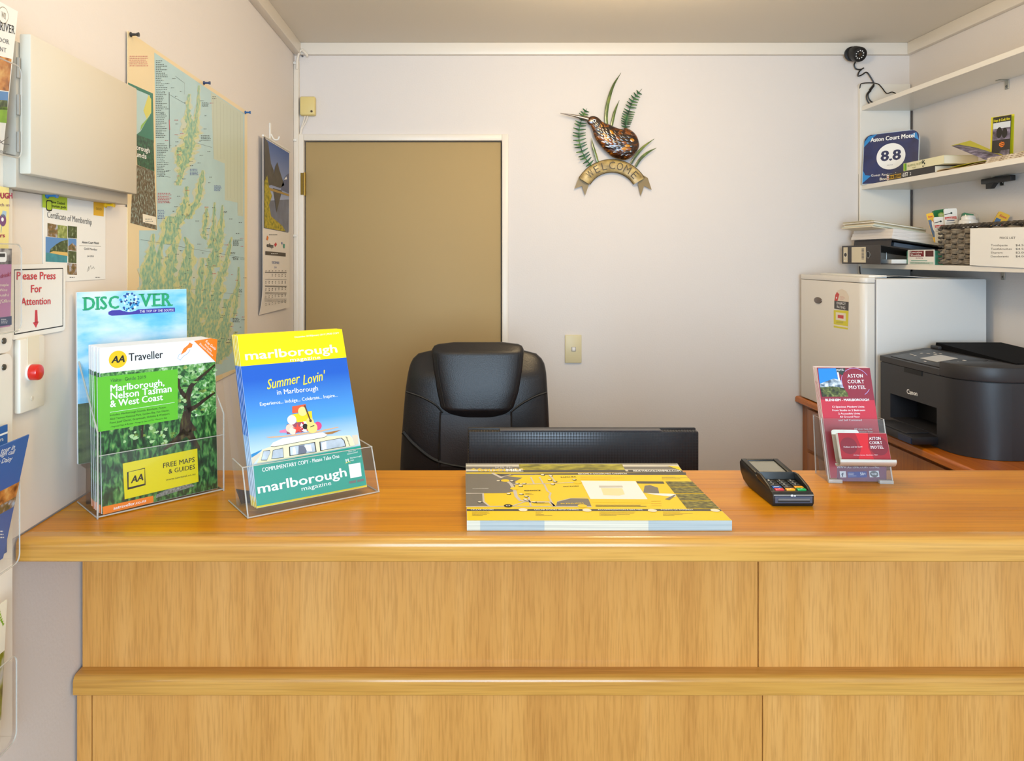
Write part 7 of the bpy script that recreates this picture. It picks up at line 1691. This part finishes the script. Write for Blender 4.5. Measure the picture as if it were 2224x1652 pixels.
B().prism([(x, y) for x, y in plan(-0.0015) if y < YLS] + [(XR - 0.0205, YLS), (XP - 0.0015, YLS)], ZPS + 0.0022, ZPT, bev=0.004).done('lid', t, M_PRL, smooth=30)
B().prism([(XP - 0.0015, ZPS + 0.0022), (XP - 0.0015, ZPS + 0.020), (XP + 0.150, ZPT + 0.0005), (XR - 0.0205, ZPT + 0.0005), (XR - 0.0205, ZPS + 0.0022)], YLS + 0.0002, YP1 + 0.0015, M=MXZ).done('scanner_lid', t, M_PRL, smooth=20)
B().prism([(x, y) for x, y in plan(0.003)], ZPS, ZPS + 0.0022).done('seam', t, mat('printer_pit', '#0a0a0b', 0.6), smooth=0)
# handle notch under the lid
B().box((XP - 0.0022, 2.285, ZPS - 0.014), (XP + 0.002, 2.375, ZPS + 0.001)).done('lid_notch', t, mat('printer_pit', '#0a0a0b', 0.6), smooth=0)
# control panel: sloping wedge on the front of the lid
zc_ = lambda x, y, X: pixX(1720 + x / 4.413, 730 + y / 4.413, X)
ang = math.atan2(ZPT + 0.0005 - ZPS - 0.020, 0.1515)
Mp = frame(Vector((XP - 0.0015, 2.470, ZPS + 0.020)), (0, -1, 0), (math.cos(ang), 0, math.sin(ang)))
B().box((0.0, 0.012, 0.0002), (0.268, 0.150, 0.0024), M=Mp, bev=0.001).done('control_panel', t, mat('panel_black', '#262323', 0.35))
Mp = Mp @ Matrix.Translation((0, 0, 0.0025))
S_ = lambda *a: B().box(*a, M=Mp, bev=0.0006, seg=1)
S_((0.105, 0.045, 0.0), (0.190, 0.112, 0.0014)).done('display', t, mat('printer_display', '#bdb8b2', 0.2))
mBt, mBtR = mat('button_pale', '#d8d2cc', 0.4), mat('button_red_s', '#c84a3a', 0.4)
for x, y, w, h, m in ((0.035, 0.088, 0.008, 0.008, mBt), (0.052, 0.100, 0.016, 0.003, mBt), (0.055, 0.120, 0.009, 0.004, mBt), (0.08, 0.122, 0.014, 0.004, mBt), (0.022, 0.062, 0.022, 0.003, mBt), (0.055, 0.055, 0.006, 0.008, mBt), (0.080, 0.105, 0.010, 0.008, mBt),
                      (0.205, 0.045, 0.008, 0.006, mBt), (0.205, 0.068, 0.014, 0.006, mBt), (0.222, 0.084, 0.016, 0.006, mBt), (0.218, 0.104, 0.014, 0.006, mBt), (0.245, 0.075, 0.012, 0.006, mBtR), (0.248, 0.098, 0.010, 0.006, mBt), (0.150, 0.028, 0.010, 0.005, mBt)):
    S_((x, y, 0.0), (x + w, y + h, 0.0010)).done('panel_button', t, m)
# automatic feeder recess and tray on the lid
B().prism([(2.13, ZPT + 0.0005), (2.13, ZPT + 0.003), (2.49, ZPT + 0.022), (2.495, ZPT + 0.0005)], XP + 0.175, XR - 0.03, M=MY).done('feeder_tray', t, mat('feeder_black', '#070607', 0.8, spec=0.15), smooth=0)
B().box((XP + 0.165, 2.462, ZPT + 0.0003), (XR - 0.026, 2.506, ZPT + 0.012), bev=0.003).done('feeder_cover', t, M_PRL)
# output tray
b = B(); b.prism([(XP - 0.082, 2.20), (XP - 0.082, 2.43), (XP + 0.088, 2.452), (XP + 0.088, 2.2165)], ZP0 + 0.010, ZP0 + 0.034, bev=0.004); b.done('output_tray', t, mat('tray_black', '#1f1e21', 0.4))
B().prism([(XP - 0.075, 2.24), (XP - 0.075, 2.36), (XP + 0.06, 2.41), (XP + 0.06, 2.26)], ZP0 + 0.0342, ZP0 + 0.0375, bev=0.001).done('tray_flap', t, M_PR)
B().box((XP - 0.084, 2.205, ZP0 + 0.012), (XP - 0.0815, 2.27, ZP0 + 0.030)).done('tray_end', t, mat('tray_blue', '#222c4a', 0.4), smooth=0)
Mq = frame_right(Vector((XP - 0.0003, YP1, ZP0))); S = Sheet(Mq); S.view = (1720, 730, 4.413)
S.ptext('Canon', (1102, 548), (1202, 572), 42, M_WINK, bold=0.03, layer=2); S.ptext('MAXIFY', (898, 228), (940, 238), 14, mBt, layer=2, bold=0.02); S.ptext('MB5160', (1370, 348), (1405, 356), 12, mBt, layer=2); S.build(t)
B().box((1.70, YP0 - 0.0006, 1.158), (1.7012, YP0 + 0.001, ZPT - 0.004)).done('side_seam', t, mat('printer_pit', '#0a0a0b', 0.6), smooth=0)
